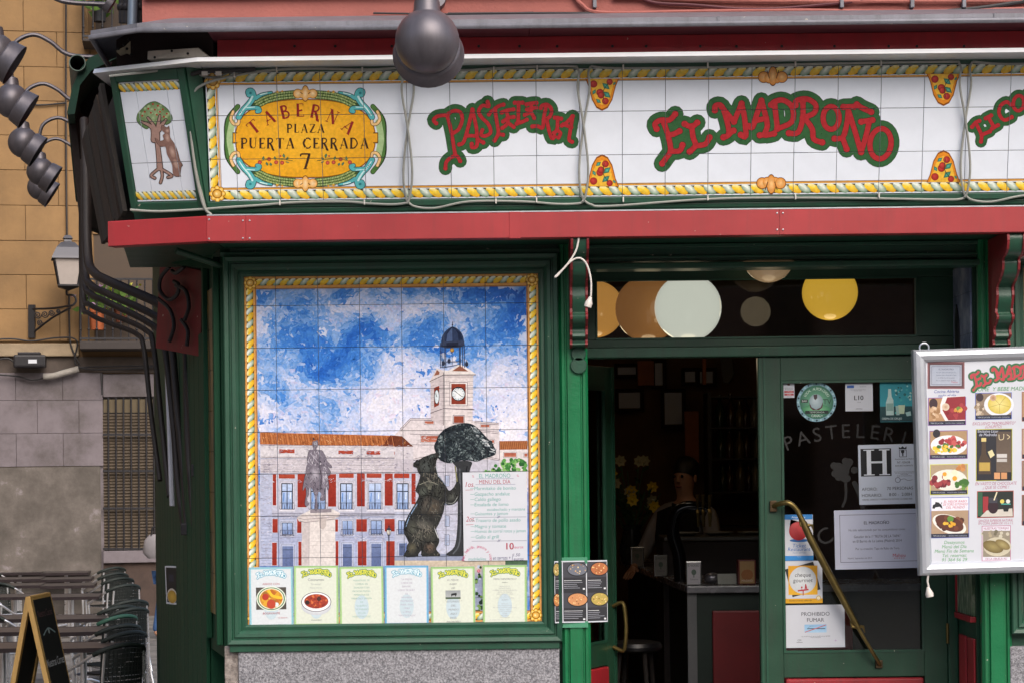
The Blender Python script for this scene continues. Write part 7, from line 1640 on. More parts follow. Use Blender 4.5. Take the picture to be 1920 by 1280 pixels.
    b = MB(); b.tube([(-.022*k, -.088*k, 1.585*k), (0, -.099*k, 1.583*k), (.022*k, -.088*k, 1.585*k)], .006*k, 6); b.build('mouth', mat('lips', 0x8a4a44, .5), t, smooth=True)
    t.location = loc; t.rotation_euler = (0, 0, rz); WLOC[t.name] = Vector(loc)
    return t, k
M_BLKCL = mat('black_cloth', 0x101012, .9)
wt, k = person('waiter in white shirt, black waistcoat and bow tie standing behind the counter', (0, 0, 0), 0, 1.76, {1: [(.28, -.10, 1.14), (.20, -.34, 1.06)], -1: [(-.28, -.10, 1.14), (-.22, -.33, 1.04)]}, mat('white_shirt', 0x9a9698, .8), M_BLKCL, mat('black_hair', 0x0e0c0c, .5), vest=M_BLKCL)
b = MB()
for s_ in (-1, 1): b.prism([(0, -.008), (s_*.05, -.026), (s_*.05, .026), (0, .008)], lambda x, z: (x, -.085, 1.455+z), lambda x, z: (x, -.105, 1.455+z))
b.build('bow_tie', M_BLKCL, wt)
for s_ in (-1, 1):
    b = MB(); b.prism([(s_*.035, 1.46), (s_*.15, 1.42), (s_*.172, 1.25), (s_*.15, 1.02), (s_*.012, 1.02), (s_*.02, 1.2)], lambda x, z: (x, -.128+.35*abs(x)**1.6, z), lambda x, z: (x, -.150+.35*abs(x)**1.6, z)); b.build('lapel', M_BLKCL, wt)
wx = P(1258, 900, 4.35).x; wt.location = (wx+.1, 4.35, FZ); wt.rotation_euler = (0, 0, R(-35))
# ================================================================ side of the tavern along the street
SP = [Vector((-1.381, .0, 0)), Vector((-1.53, .55, 0)), Vector((-1.83, 1.7, 0)), Vector((-2.62, 5.4, 0)), Vector((-3.16, 8.2, 0))]
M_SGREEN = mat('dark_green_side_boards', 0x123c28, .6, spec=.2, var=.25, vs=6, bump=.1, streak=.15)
def wallseg(nm, a, c, z0, z1, th, m, off=0.0, **k):
    t_ = (c-a).normalized(); n = Vector((t_.y, -t_.x, 0)); n = n if n.x > 0 else -n
    b = MB(); o = -n*off; q = [a+o, c+o, c+o+n*th, a+o+n*th]
    b.hexa([Vector((p.x, p.y, z0)) for p in q], [Vector((p.x, p.y, z1)) for p in q]); return tp(nm, b, m, **k)
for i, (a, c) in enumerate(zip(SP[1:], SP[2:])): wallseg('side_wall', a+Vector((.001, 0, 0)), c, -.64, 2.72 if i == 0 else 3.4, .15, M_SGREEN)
wallseg('side_upper_wall', Vector((-1.62, .5, 0)), SP[4]+Vector((.1, 0, 0)), 3.4, 6.2, .1, M_PINK)
# window return with a gilded tile painting
wallseg('window_return', SP[0], SP[1], P(420, 1225, .2).z, zs, .06, M_SGREEN)
t_ = (SP[1]-SP[0]).normalized(); n_ = Vector((-t_.y, t_.x, 0)); n_ = n_ if n_.x < 0 else -n_
M_GILT = ramp_mat('gilded_tile_painting', [(.35, 0x2c221a), (.48, 0x5a4a34), (.56, 0x8a6a28), (.66, 0x4a3a2c)], .3, 9, 6, stretch=(3, 3, .5))
for j in range(8):
    z = mo.z+.03+j*.2; a, c = SP[0]+t_*.09+n_*.004, SP[0]+t_*.46+n_*.004
    b = MB(); q = [a, c, c+n_*.006, a+n_*.006]; b.hexa([Vector((p.x, p.y, z+.0015)) for p in q], [Vector((p.x, p.y, z+.1985)) for p in q]); tp('tile', b, M_GILT)
for d0, d1 in ((.03, .085), (.465, .53)):
    a, c = SP[0]+t_*d0+n_*.002, SP[0]+t_*d1+n_*.002; b = MB(); q = [a, c, c+n_*.03, a+n_*.03]; b.hexa([Vector((p.x, p.y, mo.z-.1)) for p in q], [Vector((p.x, p.y, mo.z+HM+.1)) for p in q]); tp('return_moulding', b, M_SGREEN, bevel=.006)
# vertical boards on the side wall
for i in range(5):
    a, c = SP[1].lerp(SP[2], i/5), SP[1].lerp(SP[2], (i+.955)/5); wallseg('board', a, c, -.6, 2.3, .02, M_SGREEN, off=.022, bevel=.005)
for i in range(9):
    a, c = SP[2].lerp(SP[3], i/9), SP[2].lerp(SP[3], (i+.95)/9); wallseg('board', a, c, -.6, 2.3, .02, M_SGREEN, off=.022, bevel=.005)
wallseg('kick_board', SP[1], SP[2], -.6, -.1, .012, M_BLACKI, off=.036)
# red bracket panel with iron scrolls beside the corner
q = [P(292, 652, 1.2), P(376, 668, .75), P(378, 508, .75), P(300, 492, 1.2)]
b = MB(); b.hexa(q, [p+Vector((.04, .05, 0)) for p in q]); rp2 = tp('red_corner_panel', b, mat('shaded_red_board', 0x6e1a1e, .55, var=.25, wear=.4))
for pts in ([(318,500),(302,520),(300,545),(316,562),(332,552),(335,535),(326,528)], [(330,536),(348,545),(354,575),(346,600)], [(296,560),(318,580),(326,610),(318,640)], [(340,600),(352,620),(350,648)], [(345,500),(330,512),(322,508)]):
    b = MB(); b.tube([P(a, c, .72+(376-a)/84*.45-.03) for a, c in crom(pts, 5)], .011, 7); b.build('iron_scroll', M_BLACKI, rp2, smooth=True)
b = MB(); b.hexa([P(280, 470, .9), P(400, 470, .3), P(400, 505, .3), P(280, 488, .9)], [p+Vector((.1, .3, 0)) for p in (P(280, 470, .9), P(400, 470, .3), P(400, 505, .3), P(280, 488, .9))]); tp('side_head_board', b, M_SGREEN)
# side sign box: weathered boards, black core behind
sA, sB = Vector((-1.84, .02, 0)), Vector((-2.30, 1.7, 0)); zb0, zb1 = P(250, 392, .1).z, za-.002
sb = thing('side_sign_box', (-2.2, 1.8, zb0), 'weathered wooden boards of the sign box along the side street', 'sign')
N_ = 8
for i in range(N_):
    a, c = sA.lerp(sB, (i/N_)**1.25), sA.lerp(sB, ((i+1.0)/N_)**1.25); o = Vector((-.10, -.02, 0)); j = Vector((random.uniform(-.012, .012), 0, 0)); dz = random.uniform(-.03, .02)
    b = MB(); q0_ = [a+j, c+j, c+j+Vector((.02, .005, 0)), a+j+Vector((.02, .005, 0))]
    b.hexa([Vector((p.x, p.y, zb0+dz)) for p in q0_], [Vector((p.x, p.y, zb1))+o for p in q0_]); b.build('board', mat('dark_weathered_wood', 0x3a2f28, .9, var=.5, vs=9, bump=.5, streak=.1) if i % 3 else mat('grey_weathered_wood', 0x38332f, .9, var=.4, vs=9, bump=.4, streak=.1), sb)
b = MB(); b.hexa([Vector((p.x, p.y, zb0+.02)) for p in (sA+Vector((.03,.05,0)), sB+Vector((.03,0,0)), sB+Vector((.75,.1,0)), sA+Vector((.4,.4,0)))], [Vector((p.x, p.y, zl0)) for p in (sA+Vector((.03,.05,0)), sB+Vector((.03,0,0)), sB+Vector((.75,.1,0)), sA+Vector((.4,.4,0)))]); b.build('box_shade_core', mat('void_shade_black', 0x15110f, .9), sb)  # solid core coloured black to stand for the shaded hollow
# rolled side awning: tube, hanging green cloth and a black shade block
ra = thing('side_awning', tuple(P(145, 210, 3.2)), 'rolled green awning with open tube end on the side street wall', 'awning')
c0 = P(145, 118, 3.0); c1 = c0+SD*4.5
b = MB(); 
ringp = [(.046, 0), (.052, 0), (.052, 4.5), (.046, 4.5)]
b.lathe(ringp+[ringp[0]], 20, Matrix.Translation(c0) @ SD.to_track_quat('Z', 'Y').to_matrix().to_4x4()); b.build('roller_tube', mat('grey_green_tube', 0x5a6a62, .45, metal=.4), ra, smooth=True, angle=40)
cl = mat('dark_green_canvas', 0x123a2c, .8, var=.2, vs=8, bump=.2)
b = MB(); prf = [(250, 75), (205, 92), (168, 108), (150, 130), (135, 165), (126, 210), (128, 215), (140, 214), (150, 160), (172, 132), (262, 88)]
b.prism(prf, lambda u, v: P(u, v, 3.05), lambda u, v: P(u, v, 3.05)+SD*4.2); b.build('canvas', cl, ra, smooth=True, angle=30)
b = MB(); b.prism([(128, 205), (140, 205), (150, 300), (158, 420), (150, 425), (140, 330)], lambda u, v: P(u, v, 3.4), lambda u, v: P(u, v, 3.4)+Vector((.04, .5, 0))); b.build('torn_valance', mat('dark_torn_cloth', 0x241a18, .9, var=.4, vs=12, bump=.3), ra)
b = MB(); b.prism([(150, 145), (230, 140), (236, 260), (205, 330), (196, 400), (160, 400), (152, 260)], lambda u, v: P(u, v, 3.7), lambda u, v: P(u, v, 3.7)+Vector((.1, .6, 0))); b.build('shade_block', mat('shade_block_black', 0x0f100f, .7), ra)  # block fills the corner, its black stands for deep shade
# iron awning pipes running down the corner
pb = thing('awning_pipe_bundle', tuple(P(340, 1080, 1.6)), 'bundle of brown iron awning pipes bending down beside the corner', 'pipes')
PIP = [([(158,225),(162,330),(165,480),(178,512),(205,528),(300,570),(338,600),(350,650),(362,800),(372,950),(384,1075)], .028, 2.6, .95),
       ([(157,300),(160,500),(172,535),(200,550),(290,592),(318,625),(332,760),(346,900),(352,985)], .022, 2.9, 1.5),
       ([(156,330),(158,520),(172,552),(200,566),(280,606),(306,640),(322,760),(334,900),(345,985)], .020, 3.2, 1.8),
       ([(154,350),(156,545),(170,572),(210,590),(272,618),(288,650),(304,800),(318,930)], .017, 3.5, 2.3),
       ([(152,360),(154,560),(168,588),(205,606),(256,626),(270,655),(284,780),(300,900)], .016, 3.8, 2.8),
       ([(350,660),(352,800),(358,900),(366,985)], .020, 1.4, 1.2), ([(372,540),(378,700),(384,900),(392,1080)], .022, .9, .8), ([(386,600),(394,900),(400,1075)], .018, .7, .6)]
for pts, r_, y0, y1 in PIP:
    cp = crom(pts, 5); n = len(cp); b = MB(); b.tube([P(x, y, y0+(y1-y0)*i/(n-1)) for i, (x, y) in enumerate(cp)], r_, 9); b.build('pipe', M_PIPE, pb, smooth=True)
for px, py, Y in ((372,880,1.1),(386,1080,.9),(352,990,1.5),(398,1085,.65),(378,600,.88)):
    q = P(px, py, Y); b = MB(); b.box(q.x-.035, q.x+.035, q.y-.03, q.y+.06, q.z-.035, q.z+.03); b.build('pipe_clamp', M_BLACKI, pb, bevel=.006)
# white pole leaning in the corner
b = MB(); b.tube([P(313, 668, 2.4), P(323, 948, 2.2)], .016, 8); tag(b.build('white_pole', mat('white_lacquer', 0xb8b8c0, .3), smooth=True), 'thin white pole standing between the brown iron pipes', 'pole')
# side poster
sp = thing('side_poster', tuple(P(321, 1132, 2.7)), 'small black poster with a yellow dish on the side street wall', 'poster')
q = [P(309, 1060, 2.75), P(334, 1056, 2.55), P(335, 1133, 2.55), P(312, 1131, 2.75)]
pl = Plane(q[3], q[2]-q[3], q[0]-q[3]); W, H = (q[2]-q[3]).length, (q[0]-q[3]).length
b = MB(); b.hexa([pl.at(0,0,0), pl.at(W,0,0), pl.at(W,H,0), pl.at(0,H,0)], [pl.at(0,0,-.02), pl.at(W,0,-.02), pl.at(W,H,-.02), pl.at(0,H,-.02)]); b.build('sheet', M_PAPER, sp)
pa = Paint(pl); pa.rect(W*.08, H*.05, W*.92, H*.96, 0x17181c); pa.layer(); pa.disc(W*.5, H*.22, W*.4, 0xc8c0b4, ry=H*.2); pa.layer(); pa.disc(W*.5, H*.2, W*.36, 0xb08a30, ry=H*.17, cc=0xd0aa48); pa.rect(W*.3, H*.6, W*.7, H*.78, 0x2a2c3c); pa.build('print', sp, M_PRINT)

# ---- balcony of the tavern above the cornice
tb = thing('tavern_balcony', tuple(P(300, 38, .9)), 'black iron balcony railing above the grey cornice corner', 'railing')
b = MB(); a, c = P(238, 44, .9), P(352, 14, .9); b.box(a.x, c.x, .9, .92, a.z-.1, c.z); b.build('railing_panel', M_BLACKI, tb)
for px in (228, 236, 262, 274, 314, 352):
    b = MB(); a, c = P(px, 44, .86), P(px, -40, .86); b.tube([a, c], .016, 8); b.ball(P(px, 14, .86), .026, 8, 6); b.build('baluster', M_BLACKI, tb, smooth=True)
b = MB(); b.tube([P(248, 50, .8), P(250, -30, .8)], .026, 10); b.build('downpipe', mat('pale_grey_pipe', 0x8a98a8, .4, metal=.4), tb, smooth=True)
b = MB(); b.lathe([(0, 0), (.05, .0), (.09, .08), (.1, .15), (.07, .16), (0, .15)], 16, Matrix.Translation(P(362, 18, .7))); b.build('hanging_bowl', mat('brown_bowl', 0x4a3f3a, .7), tb, smooth=True)
b = MB(); b.prism([(372,-10),(385,-10),(386,30),(380,36),(374,20)], lambda u, v: P(u, v, .7), lambda u, v: P(u, v, .7)+Vector((0, .08, 0))); b.build('gutter_end', M_BLACKI, tb)

# ================================================================ yellow stone house at the end of the street
HO = P(100, 1400, 21.5); HO.z = -.65
PH = Plane(HO, (math.cos(R(10)), math.sin(R(10)), 0), (0, 0, 1))
hs = thing('yellow_stone_house', tuple(HO), 'ochre stone house with grey base at the end of the side street', 'house')
def hb(nm, px0, py0, px1, py1, n0, n1, m, par=None, **k):
    u0, v1 = PH.uv(px0, py0); u1, v0 = PH.uv(px1, py1); return hbu(nm, u0, v0, u1, v1, n0, n1, m, par, **k)
def hbu(nm, u0, v0, u1, v1, n0, n1, m, par=None, **k):
    b = MB(); b.hexa([PH.at(u0,v0,n0), PH.at(u1,v0,n0), PH.at(u1,v1,n0), PH.at(u0,v1,n0)], [PH.at(u0,v0,n1), PH.at(u1,v0,n1), PH.at(u1,v1,n1), PH.at(u0,v1,n1)]); return b.build(nm, m, par or hs, **k)
M_YST = mat('ochre_painted_stone', 0x8c6e4a, .85, var=.2, vs=1.6, bump=.25, bs=25)
M_YSH = mat('ochre_joint', 0x745a3c, .9, var=.1)
M_GST = ramp_mat('grey_stone_slab', [(.25, 0x453f3c), (.42, 0x655e60), (.55, 0x766e73), (.8, 0x867e83)], .85, 1.3, 8, bump=.2, bs=20, nrough=.7, world=True)
M_GRD = ramp_mat('stained_grey_render', [(.30, 0x49443f), (.48, 0x5e5853), (.60, 0x6e6762), (.68, 0x948c90), (.8, 0xa49ca2)], .9, 1.6, 8, bump=.25, bs=18, nrough=.7)
uA, uB = PH.uv(-260, 500)[0], PH.uv(520, 500)[0]
vsill = PH.uv(80, 648)[1]
hbu('wall_core', uA, 0, uB, 12, -.6, -.03, M_YSH)
rows = [PH.uv(80, y)[1] for y in (640, 580, 516, 452, 386, 320, 255, 190, 126, 60, -5, -70)]
for j, (a, c) in enumerate(zip(rows, rows[1:])):
    x = uA+(.48 if j % 2 else 0)
    while x < PH.uv(168, 300)[0]:
        w_ = .98; x1 = min(x+w_, PH.uv(170, 300)[0])
        if x1 > PH.uv(-60, 300)[0] and x1-x > .1: hbu('stone', x+.003, a+.003, x1-.003, c-.003, -.03, random.uniform(-.002, .003), M_YST, bevel=.006, seg=1)
        x += w_
hb('corner_strip', 123, -20, 126, 640, -.03, .03, M_YSH)
hb('ledge', -60, 644, 148, 668, -.03, .10, mat('beige_ledge', 0x9c8a72, .85, var=.25, vs=3, bump=.2), bevel=.02)
hb('ledge_base', -60, 669, 300, 698, -.03, .01, mat('dark_stained_stone', 0x5a504a, .9, var=.3, vs=3))
vr = [PH.uv(80, y)[1] for y in (698, 750, 812, 874)]
for j, (a, c) in enumerate(zip(vr, vr[1:])):
    xs_ = [-60, 30+(40 if j % 2 else 0), 118+(30 if j % 2 else 0), 193]
    for x0, x1 in zip(xs_, xs_[1:]):
        u0, u1 = PH.uv(x0, 780)[0], PH.uv(x1, 780)[0]; hbu('stone_slab', u0+.002, c+.002, u1-.002, a-.002, -.03, .02+random.uniform(0, .003), M_GST, bevel=.004, seg=1)
hb('rendered_base', -60, 876, 193, 1300, -.03, .012, M_GRD)
hb('window_lintel', 193, 702, 310, 743, -.03, .03, M_GST, bevel=.01)
hb('window_sill', 194, 1032, 330, 1052, -.03, .08, M_GST, bevel=.01)
hb('base_right', 194, 1053, 330, 1300, -.03, .0, mat('brown_stained_base', 0x4a3c36, .9, var=.3))
hb('base_core', 150, 700, 330, 1300, -.05, -.0290, M_GST)
wr = hb('window_recess', 193, 745, 310, 1031, -.1, -.0275, mat('window_dark', 0x2a2420, .8))
hb('window_header', 194, 748, 310, 772, -.0275, -.018, mat('beige_header', 0x6a5e4a, .8), wr)
v0_, v1_ = PH.uv(240, 1030)[1], PH.uv(240, 775)[1]; u0_, u1_ = PH.uv(194, 900)[0], PH.uv(312, 900)[0]
n = 44
for i in range(n):
    a = v0_+(v1_-v0_)*i/n; b = MB(); h_ = (v1_-v0_)/n
    b.add([PH.at(u0_, a, -.026), PH.at(u1_, a, -.026), PH.at(u1_, a+h_*.5, -.012), PH.at(u0_, a+h_*.5, -.012), PH.at(u1_, a+h_*.97, -.026), PH.at(u0_, a+h_*.97, -.026)], [(0, 1, 2, 3), (3, 2, 4, 5)]); b.build('shutter_slat', mat('beige_roller_shutter', 0x54483a, .7, var=.15, vs=3), wr)
for i in range(9):
    x = 203+i*14.2; b = MB(); b.tube([PH.at(*PH.uv(x, 745), .06), PH.at(*PH.uv(x+1, 1030), .06)], .016, 7); b.build('window_bar', M_BLACKI, wr, smooth=True)
for y in (814, 882, 952, 1028): b = MB(); a, c = PH.at(*PH.uv(193, y), .06), PH.at(*PH.uv(312, y), .06); b.bar(a, c, .02, .035); b.build('window_crossbar', M_BLACKI, wr)
# balcony window wall behind (beige), slab and railing
hb('balcony_door', 176, 440, 320, 645, -.3, -.028, mat('dark_balcony_door', 0x4a3c30, .7))
hb('balcony_surround', 150, 440, 176, 645, -.03, .01, M_YST)
hb('upper_door', 178, -60, 320, 90, -.3, -.028, MATS['dark_balcony_door'])
hb('upper_surround', 170, 95, 320, 440, -.03, .0, M_YST)
def balcony(nm, label, x0, x1, ytop, ybot, ysl, nb):
    t = thing(nm, tuple(PH.at(*PH.uv((x0+x1)/2, ysl), .3)), label, 'balcony')
    hb('slab', x0, ybot, x1, ysl, .0, .62, mat('dark_slab', 0x3a3432, .8), t, bevel=.01)
    for y in (ytop, ybot-5): b = MB(); b.bar(PH.at(*PH.uv(x0, y), .58), PH.at(*PH.uv(x1, y), .58), .03, .03); b.build('rail', M_BLACKI, t)
    for i in range(nb): x = x0+2+(x1-x0-4)*i/(nb-1); b = MB(); b.tube([PH.at(*PH.uv(x, ytop), .58), PH.at(*PH.uv(x, ybot), .58)], .013, 7); b.ball(PH.at(*PH.uv(x, ybot-22), .58), .022, 8, 6); b.build('baluster', M_BLACKI, t, smooth=True)
    for i in range(3): a_ = PH.uv(x0, ytop); b = MB(); n_2 = .1+.2*i; b.tube([PH.at(*PH.uv(x0, ytop), n_2), PH.at(*PH.uv(x0, ybot), n_2)], .013, 7); b.build('baluster', M_BLACKI, t, smooth=True)
    b = MB(); b.bar(PH.at(*PH.uv(x0, ytop), .0), PH.at(*PH.uv(x0, ytop), .58), .03, .03); b.build('rail', M_BLACKI, t)
    return t
balcony('balcony', 'low black iron balcony with a terracotta planter', 152, 318, 530, 644, 658, 12)
balcony('balcony', 'upper black iron balcony with red flowers', 157, 318, -60, 88, 97, 10)
def leafy(b, c, n, r_, L_):
    for i in range(n):
        p = Vector(c)+Vector((random.gauss(0, r_), random.gauss(0, r_), random.gauss(0, r_*.6))); w_ = Vector((random.uniform(-1, 1), random.uniform(-1, .3), random.uniform(-.6, 1))).normalized()*L_; s_ = w_.cross(Vector((0, 1, .3))).normalized()*L_*.22
        b.add([p, p+w_*.5+s_, p+w_, p+w_*.5-s_], [(0, 1, 2, 3)])
def planter(px, py, w_, h_, label, pot, flo, nm='flower_pot'):
    c = PH.at(*PH.uv(px, py), .4); s_ = (c.y+D)/F; t = thing(nm, tuple(c), label, 'flower pot'); r_ = w_*s_/2; H_ = h_*s_
    b = MB(); b.lathe([(0, 0), (r_*.72, 0), (r_*.95, H_*.8), (r_*1.05, H_*.8), (r_*1.05, H_), (r_*.9, H_), (r_*.85, H_*.85), (0, H_*.85)], 18, Matrix.Translation(c)); b.build('pot', mat(*pot), t, smooth=True, angle=30)
    b = MB(); leafy(b, c+Vector((0, 0, H_+.12)), 60, .13, .2); b.build('leaves', mat('plant_leaf', 0x5a7a34, .6, var=.35, vs=20), t)
    b = MB(); leafy(b, c+Vector((0, 0, H_+.2)), 26, .13, .1); b.build('flowers', mat(*flo), t)
planter(184, 622, 34, 40, 'terracotta flower pot with pale pink flowers on the low balcony', ('terracotta', 0xa85a34, .8), ('pink_petal', 0xc8a0c8, .6))
planter(228, 608, 26, 26, 'flower pot with yellow green leaves on the low balcony', ('dark_terracotta', 0x6a3a26, .8), ('yellow_leaf', 0xb8b040, .6))
planter(188, 52, 30, 30, 'dark planter with red flowers on the upper balcony', ('dark_planter', 0x24262c, .7), ('red_petal', 0xa81c2c, .6))
# ---- wall lantern
wl_ = thing('wall_lantern', tuple(PH.at(*PH.uv(65, 605), .05)), 'black iron wall lantern with frosted panes on a scrolled bracket', 'lantern')
c = PH.at(*PH.uv(132, 548), .75); s_ = (c.y+D)/F
def fr(nm, prof_, m, n=4, smooth=False, rot=R(45), sx=1): b = MB(); b.lathe([(r_*s_, -z*s_) for r_, z in prof_], n, Matrix.Translation(c) @ Matrix.Rotation(rot+R(14), 4, 'Z')); b.build(nm, m, wl_, smooth=smooth)
fr('frosted_panes', [(24, -3), (35, -53), (0, -53)], mat('frosted_lantern_glass', 0xa89e98, .5, var=.08))
fr('lantern_roof', [(43, -53), (41, -57), (30, -74), (18, -84), (10, -86), (9, -90), (13, -92), (7, -98), (0, -99)], mat('grey_lantern_metal', 0x4c4c52, .45, metal=.4), 4)
fr('lantern_base', [(0, 6), (6, 4), (27, -2), (27, -5), (0, -5)], M_BLACKI)
for k in range(4):
    a = R(45)+R(14)+k*math.pi/2; b = MB(); b.tube([c+Vector((24*s_*math.cos(a), 24*s_*math.sin(a), 3*s_)), c+Vector((36*s_*math.cos(a), 36*s_*math.sin(a), 54*s_))], .016, 6); b.build('corner_bar', M_BLACKI, wl_)
b = MB(); e = PH.at(*PH.uv(140, 582), .72); st_ = PH.at(*PH.uv(62, 580), .05)
b.bar(PH.at(*PH.uv(60, 572), .03), PH.at(*PH.uv(60, 634), .03), .10, .06); b.build('wall_plate', M_BLACKI, wl_)
for pts in ([(62,580),(100,582),(140,580)], [(66,622),(100,600),(136,584)], [(140,580),(146,572),(142,562),(130,560),(128,552)]):
    cp = crom(pts, 5); b = MB(); b.tube([PH.at(*PH.uv(x, y), .05+.68*max(0, min(1, (x-62)/76))) for x, y in cp], .017, 7); b.build('bracket_arm', M_BLACKI, wl_, smooth=True)
for cx_, cy_, r_ in ((72,592,7),(86,592,7),(99,590,6),(76,606,6),(112,588,4)):
    b = MB(); b.tube([PH.at(*PH.uv(cx_+r_*(1-i/22)*math.cos(i*.6), cy_+r_*(1-i/22)*math.sin(i*.6)), .05+.68*max(0, min(1, (cx_-62)/76))) for i in range(20)], .010, 6); b.build('scroll', M_BLACKI, wl_, smooth=True)
# ---- floodlight box, white conduit and cables on the ledge
fl = thing('black_floodlight', tuple(PH.at(*PH.uv(58, 690), .2)), 'black floodlight box mounted on the grey stone ledge', 'floodlight')
hb('housing', 28, 667, 88, 690, .1, .4, M_BLACKI, fl, bevel=.03); hb('type_plate', 56, 676, 72, 683, .401, .404, M_PAPER, fl); hb('hood', 36, 662, 78, 667, .12, .38, M_BLACKI, fl, bevel=.01)
cn = thing('white_conduit_pipe', tuple(PH.at(*PH.uv(110, 700), .1)), 'short dirty white pipe lagging below the ledge beside the floodlight', 'pipe')
b = MB(); b.tube([PH.at(*PH.uv(x, y), .14) for x, y in crom([(82,706),(100,705),(125,698),(148,692)], 4)], .05, 10); b.build('lagging', mat('dirty_white_lagging', 0x8f8a84, .8, var=.25, vs=8, bump=.3), cn, smooth=True)
ch_ = thing('house_cables', tuple(PH.at(*PH.uv(100, 640), .05)), 'black cables running along the ochre house wall and ledge', 'cable')
for pts in ([(-40,640),(20,636),(60,640),(110,634),(145,640),(152,690),(300,688)], [(-40,700),(30,705),(70,712),(140,690),(300,686)], [(130,552),(130,600),(132,640),(140,665),(150,684)], [(124,-20),(124,300),(126,460)], [(40,197),(80,198),(125,194)], [(-40,690),(10,672),(30,682)], [(190,700),(192,740)]):
    b = MB(); b.tube([PH.at(*PH.uv(x, y), .12 if y > 630 else .035) for x, y in crom(pts, 5)], .014, 6); b.build('cable', M_DCABLE, ch_, smooth=True)

# ================================================================ terrace tables and chairs
GZ = -.65
M_TUBE = mat('polished_aluminium_tube', 0xe2e2e6, .28, metal=.8, var=.06)
M_WEAVE = mat('dark_green_woven_plastic', 0x0d1513, .55, var=.3, vs=60, bump=.5, bs=160)
M_WRAP = mat('dark_green_wrapped_rim', 0x0f1b17, .6, var=.25, vs=40, bump=.4, bs=120)
def make_chair():
    t = thing('terrace_chair', (0, 0, 0), 'x', 'chair')
    # faces -x: seat from x=-.22 to .22
    def sub(nm, b, m, **k): return b.build(nm, m, t, **k)
    rim = crom([(-.21, -.27, .585), (-.05, -.275, .645), (.10, -.26, .715), (.20, -.18, .775), (.245, 0, .805), (.20, .18, .775), (.10, .26, .715), (-.05, .275, .645), (-.21, .27, .585)], 5)
    b = MB(); b.tube(rim, .0135, 9); sub('arm_rail', b, M_TUBE, smooth=True)
    mid = [p for p in rim if p[0] > .12]; b = MB(); b.tube(mid, .021, 9); sub('wrapped_rim', b, M_WRAP, smooth=True)
    for s_ in (-1, 1):
        b = MB(); b.tube(crom([(-.21, s_*.27, .585), (-.25, s_*.27, .56), (-.25, s_*.265, .52), (-.235, s_*.26, .25), (-.25, s_*.26, .0)], 4), .0135, 8); sub('leg', b, M_TUBE, smooth=True)
        b = MB(); b.tube(crom([(.20, s_*.19, .74), (.19, s_*.21, .45), (.20, s_*.21, .22), (.26, s_*.21, 0)], 4), .0135, 8); sub('leg', b, M_TUBE, smooth=True)
    b = MB(); b.tube([(-.235, -.235, .42), (-.235, .235, .42), (.19, .21, .42), (.19, -.21, .42)], .012, 8, closed=True); sub('seat_frame', b, M_TUBE, smooth=True)
    b = MB(); b.box(-.235, .19, -.215, .215, .418, .436); sub('woven_seat', b, M_WEAVE, bevel=.006)
    # woven back: curved grid with small holes between the strands
    b = MB(); nu, nv = 14, 9
    def pt(u, v, o=0):
        a = -1.0+2.0*u; r_ = .205+.05*v; return Vector((.04+r_*math.cos(a)+o*math.cos(a), .235*math.sin(a)*1.05, .44+.345*v-.02*abs(a)*v))
    for i in range(nu):
        for j in range(nv):
            u0, u1, v0, v1 = i/nu, (i+.84)/nu, j/nv, (j+.80)/nv
            q = [pt(u0, v0), pt(u1, v0), pt(u1, v1), pt(u0, v1)]; b.add(q+[p+Vector((-.006, 0, 0)) for p in q], [(0,1,2,3),(7,6,5,4),(0,4,5,1),(1,5,6,2),(2,6,7,3),(3,7,4,0)])
    for i in range(nu+1):
        u = min(i/nu, .99); b.tube([pt(u, k/6) for k in range(7)], .0045, 5)
    for j in range(nv+1): b.tube([pt(k/12, min(j/nv, .985)) for k in range(13)], .0035, 5)
    sub('woven_back', b, M_WEAVE)
    return t
ch0 = make_chair()
CH = [(251,1214),(256,1191),(246,1178),(240,1160),(262,1146),(243,1142),(262,1131),(249,1101),(238,1088),(228,1079),(224,1068),(226,1057)]
CL = ['nearest woven chair at the terrace tables, beside the tavern wall', 'second woven chair from the chalkboard end of the near row', 'third woven chair of the near row by the tavern', 'brighter green topped woven chair of the near row', 'woven chair of the near row tucked against the dark wall', 'fifth woven chair of the near row', 'last woven chair of the near row', 'first woven chair of the far row, its whole back showing', 'second woven chair of the far row', 'third woven chair of the far row', 'fourth woven chair of the far row', 'last woven chair of the far row, before the grey house base']
def put_chair(o, X, Y, rz, lab):
    o.location = (X, Y, GZ); o.rotation_euler = (0, 0, rz); o['label'] = lab; o['group'] = 'terrace chairs'
first = True
M_WRAP2 = mat('bright_green_wrapped_rim', 0x1f4a3b, .6, var=.2, vs=40, bump=.3, bs=120)
for i, ((px, py), lb) in enumerate(zip(CH, CL)):
    d = 1.49*F/(py-875-.0115*(px-960)*-1 if False else (py+.0115*(px-960)-875)); o = ch0 if first else copy_tree(ch0); first = False
    q = P(px, py, d-D); put_chair(o, q.x-.20, q.y, R(-42+random.uniform(-5, 5)), lb)
    if i == 3:
        for c_ in o.children:
            if c_.name.startswith('wrapped_rim'): c_.data = c_.data.copy(); c_.data.materials[0] = M_WRAP2
for (px, py), lb in zip(((-6,1062),(-14,1076),(10,1100),(-20,1130),(-10,1160)), ['far woven chair on the street side of the tables', 'second woven chair on the street side of the tables', 'third woven chair on the street side of the tables', 'fourth woven chair on the street side of the tables', 'nearest woven chair on the street side of the tables']):
    d = 1.49*F/(py+.0115*(px-960)-875); q = P(px, py, d-D); put_chair(copy_tree(ch0), q.x, q.y, R(140+random.uniform(-8, 8)), lb)
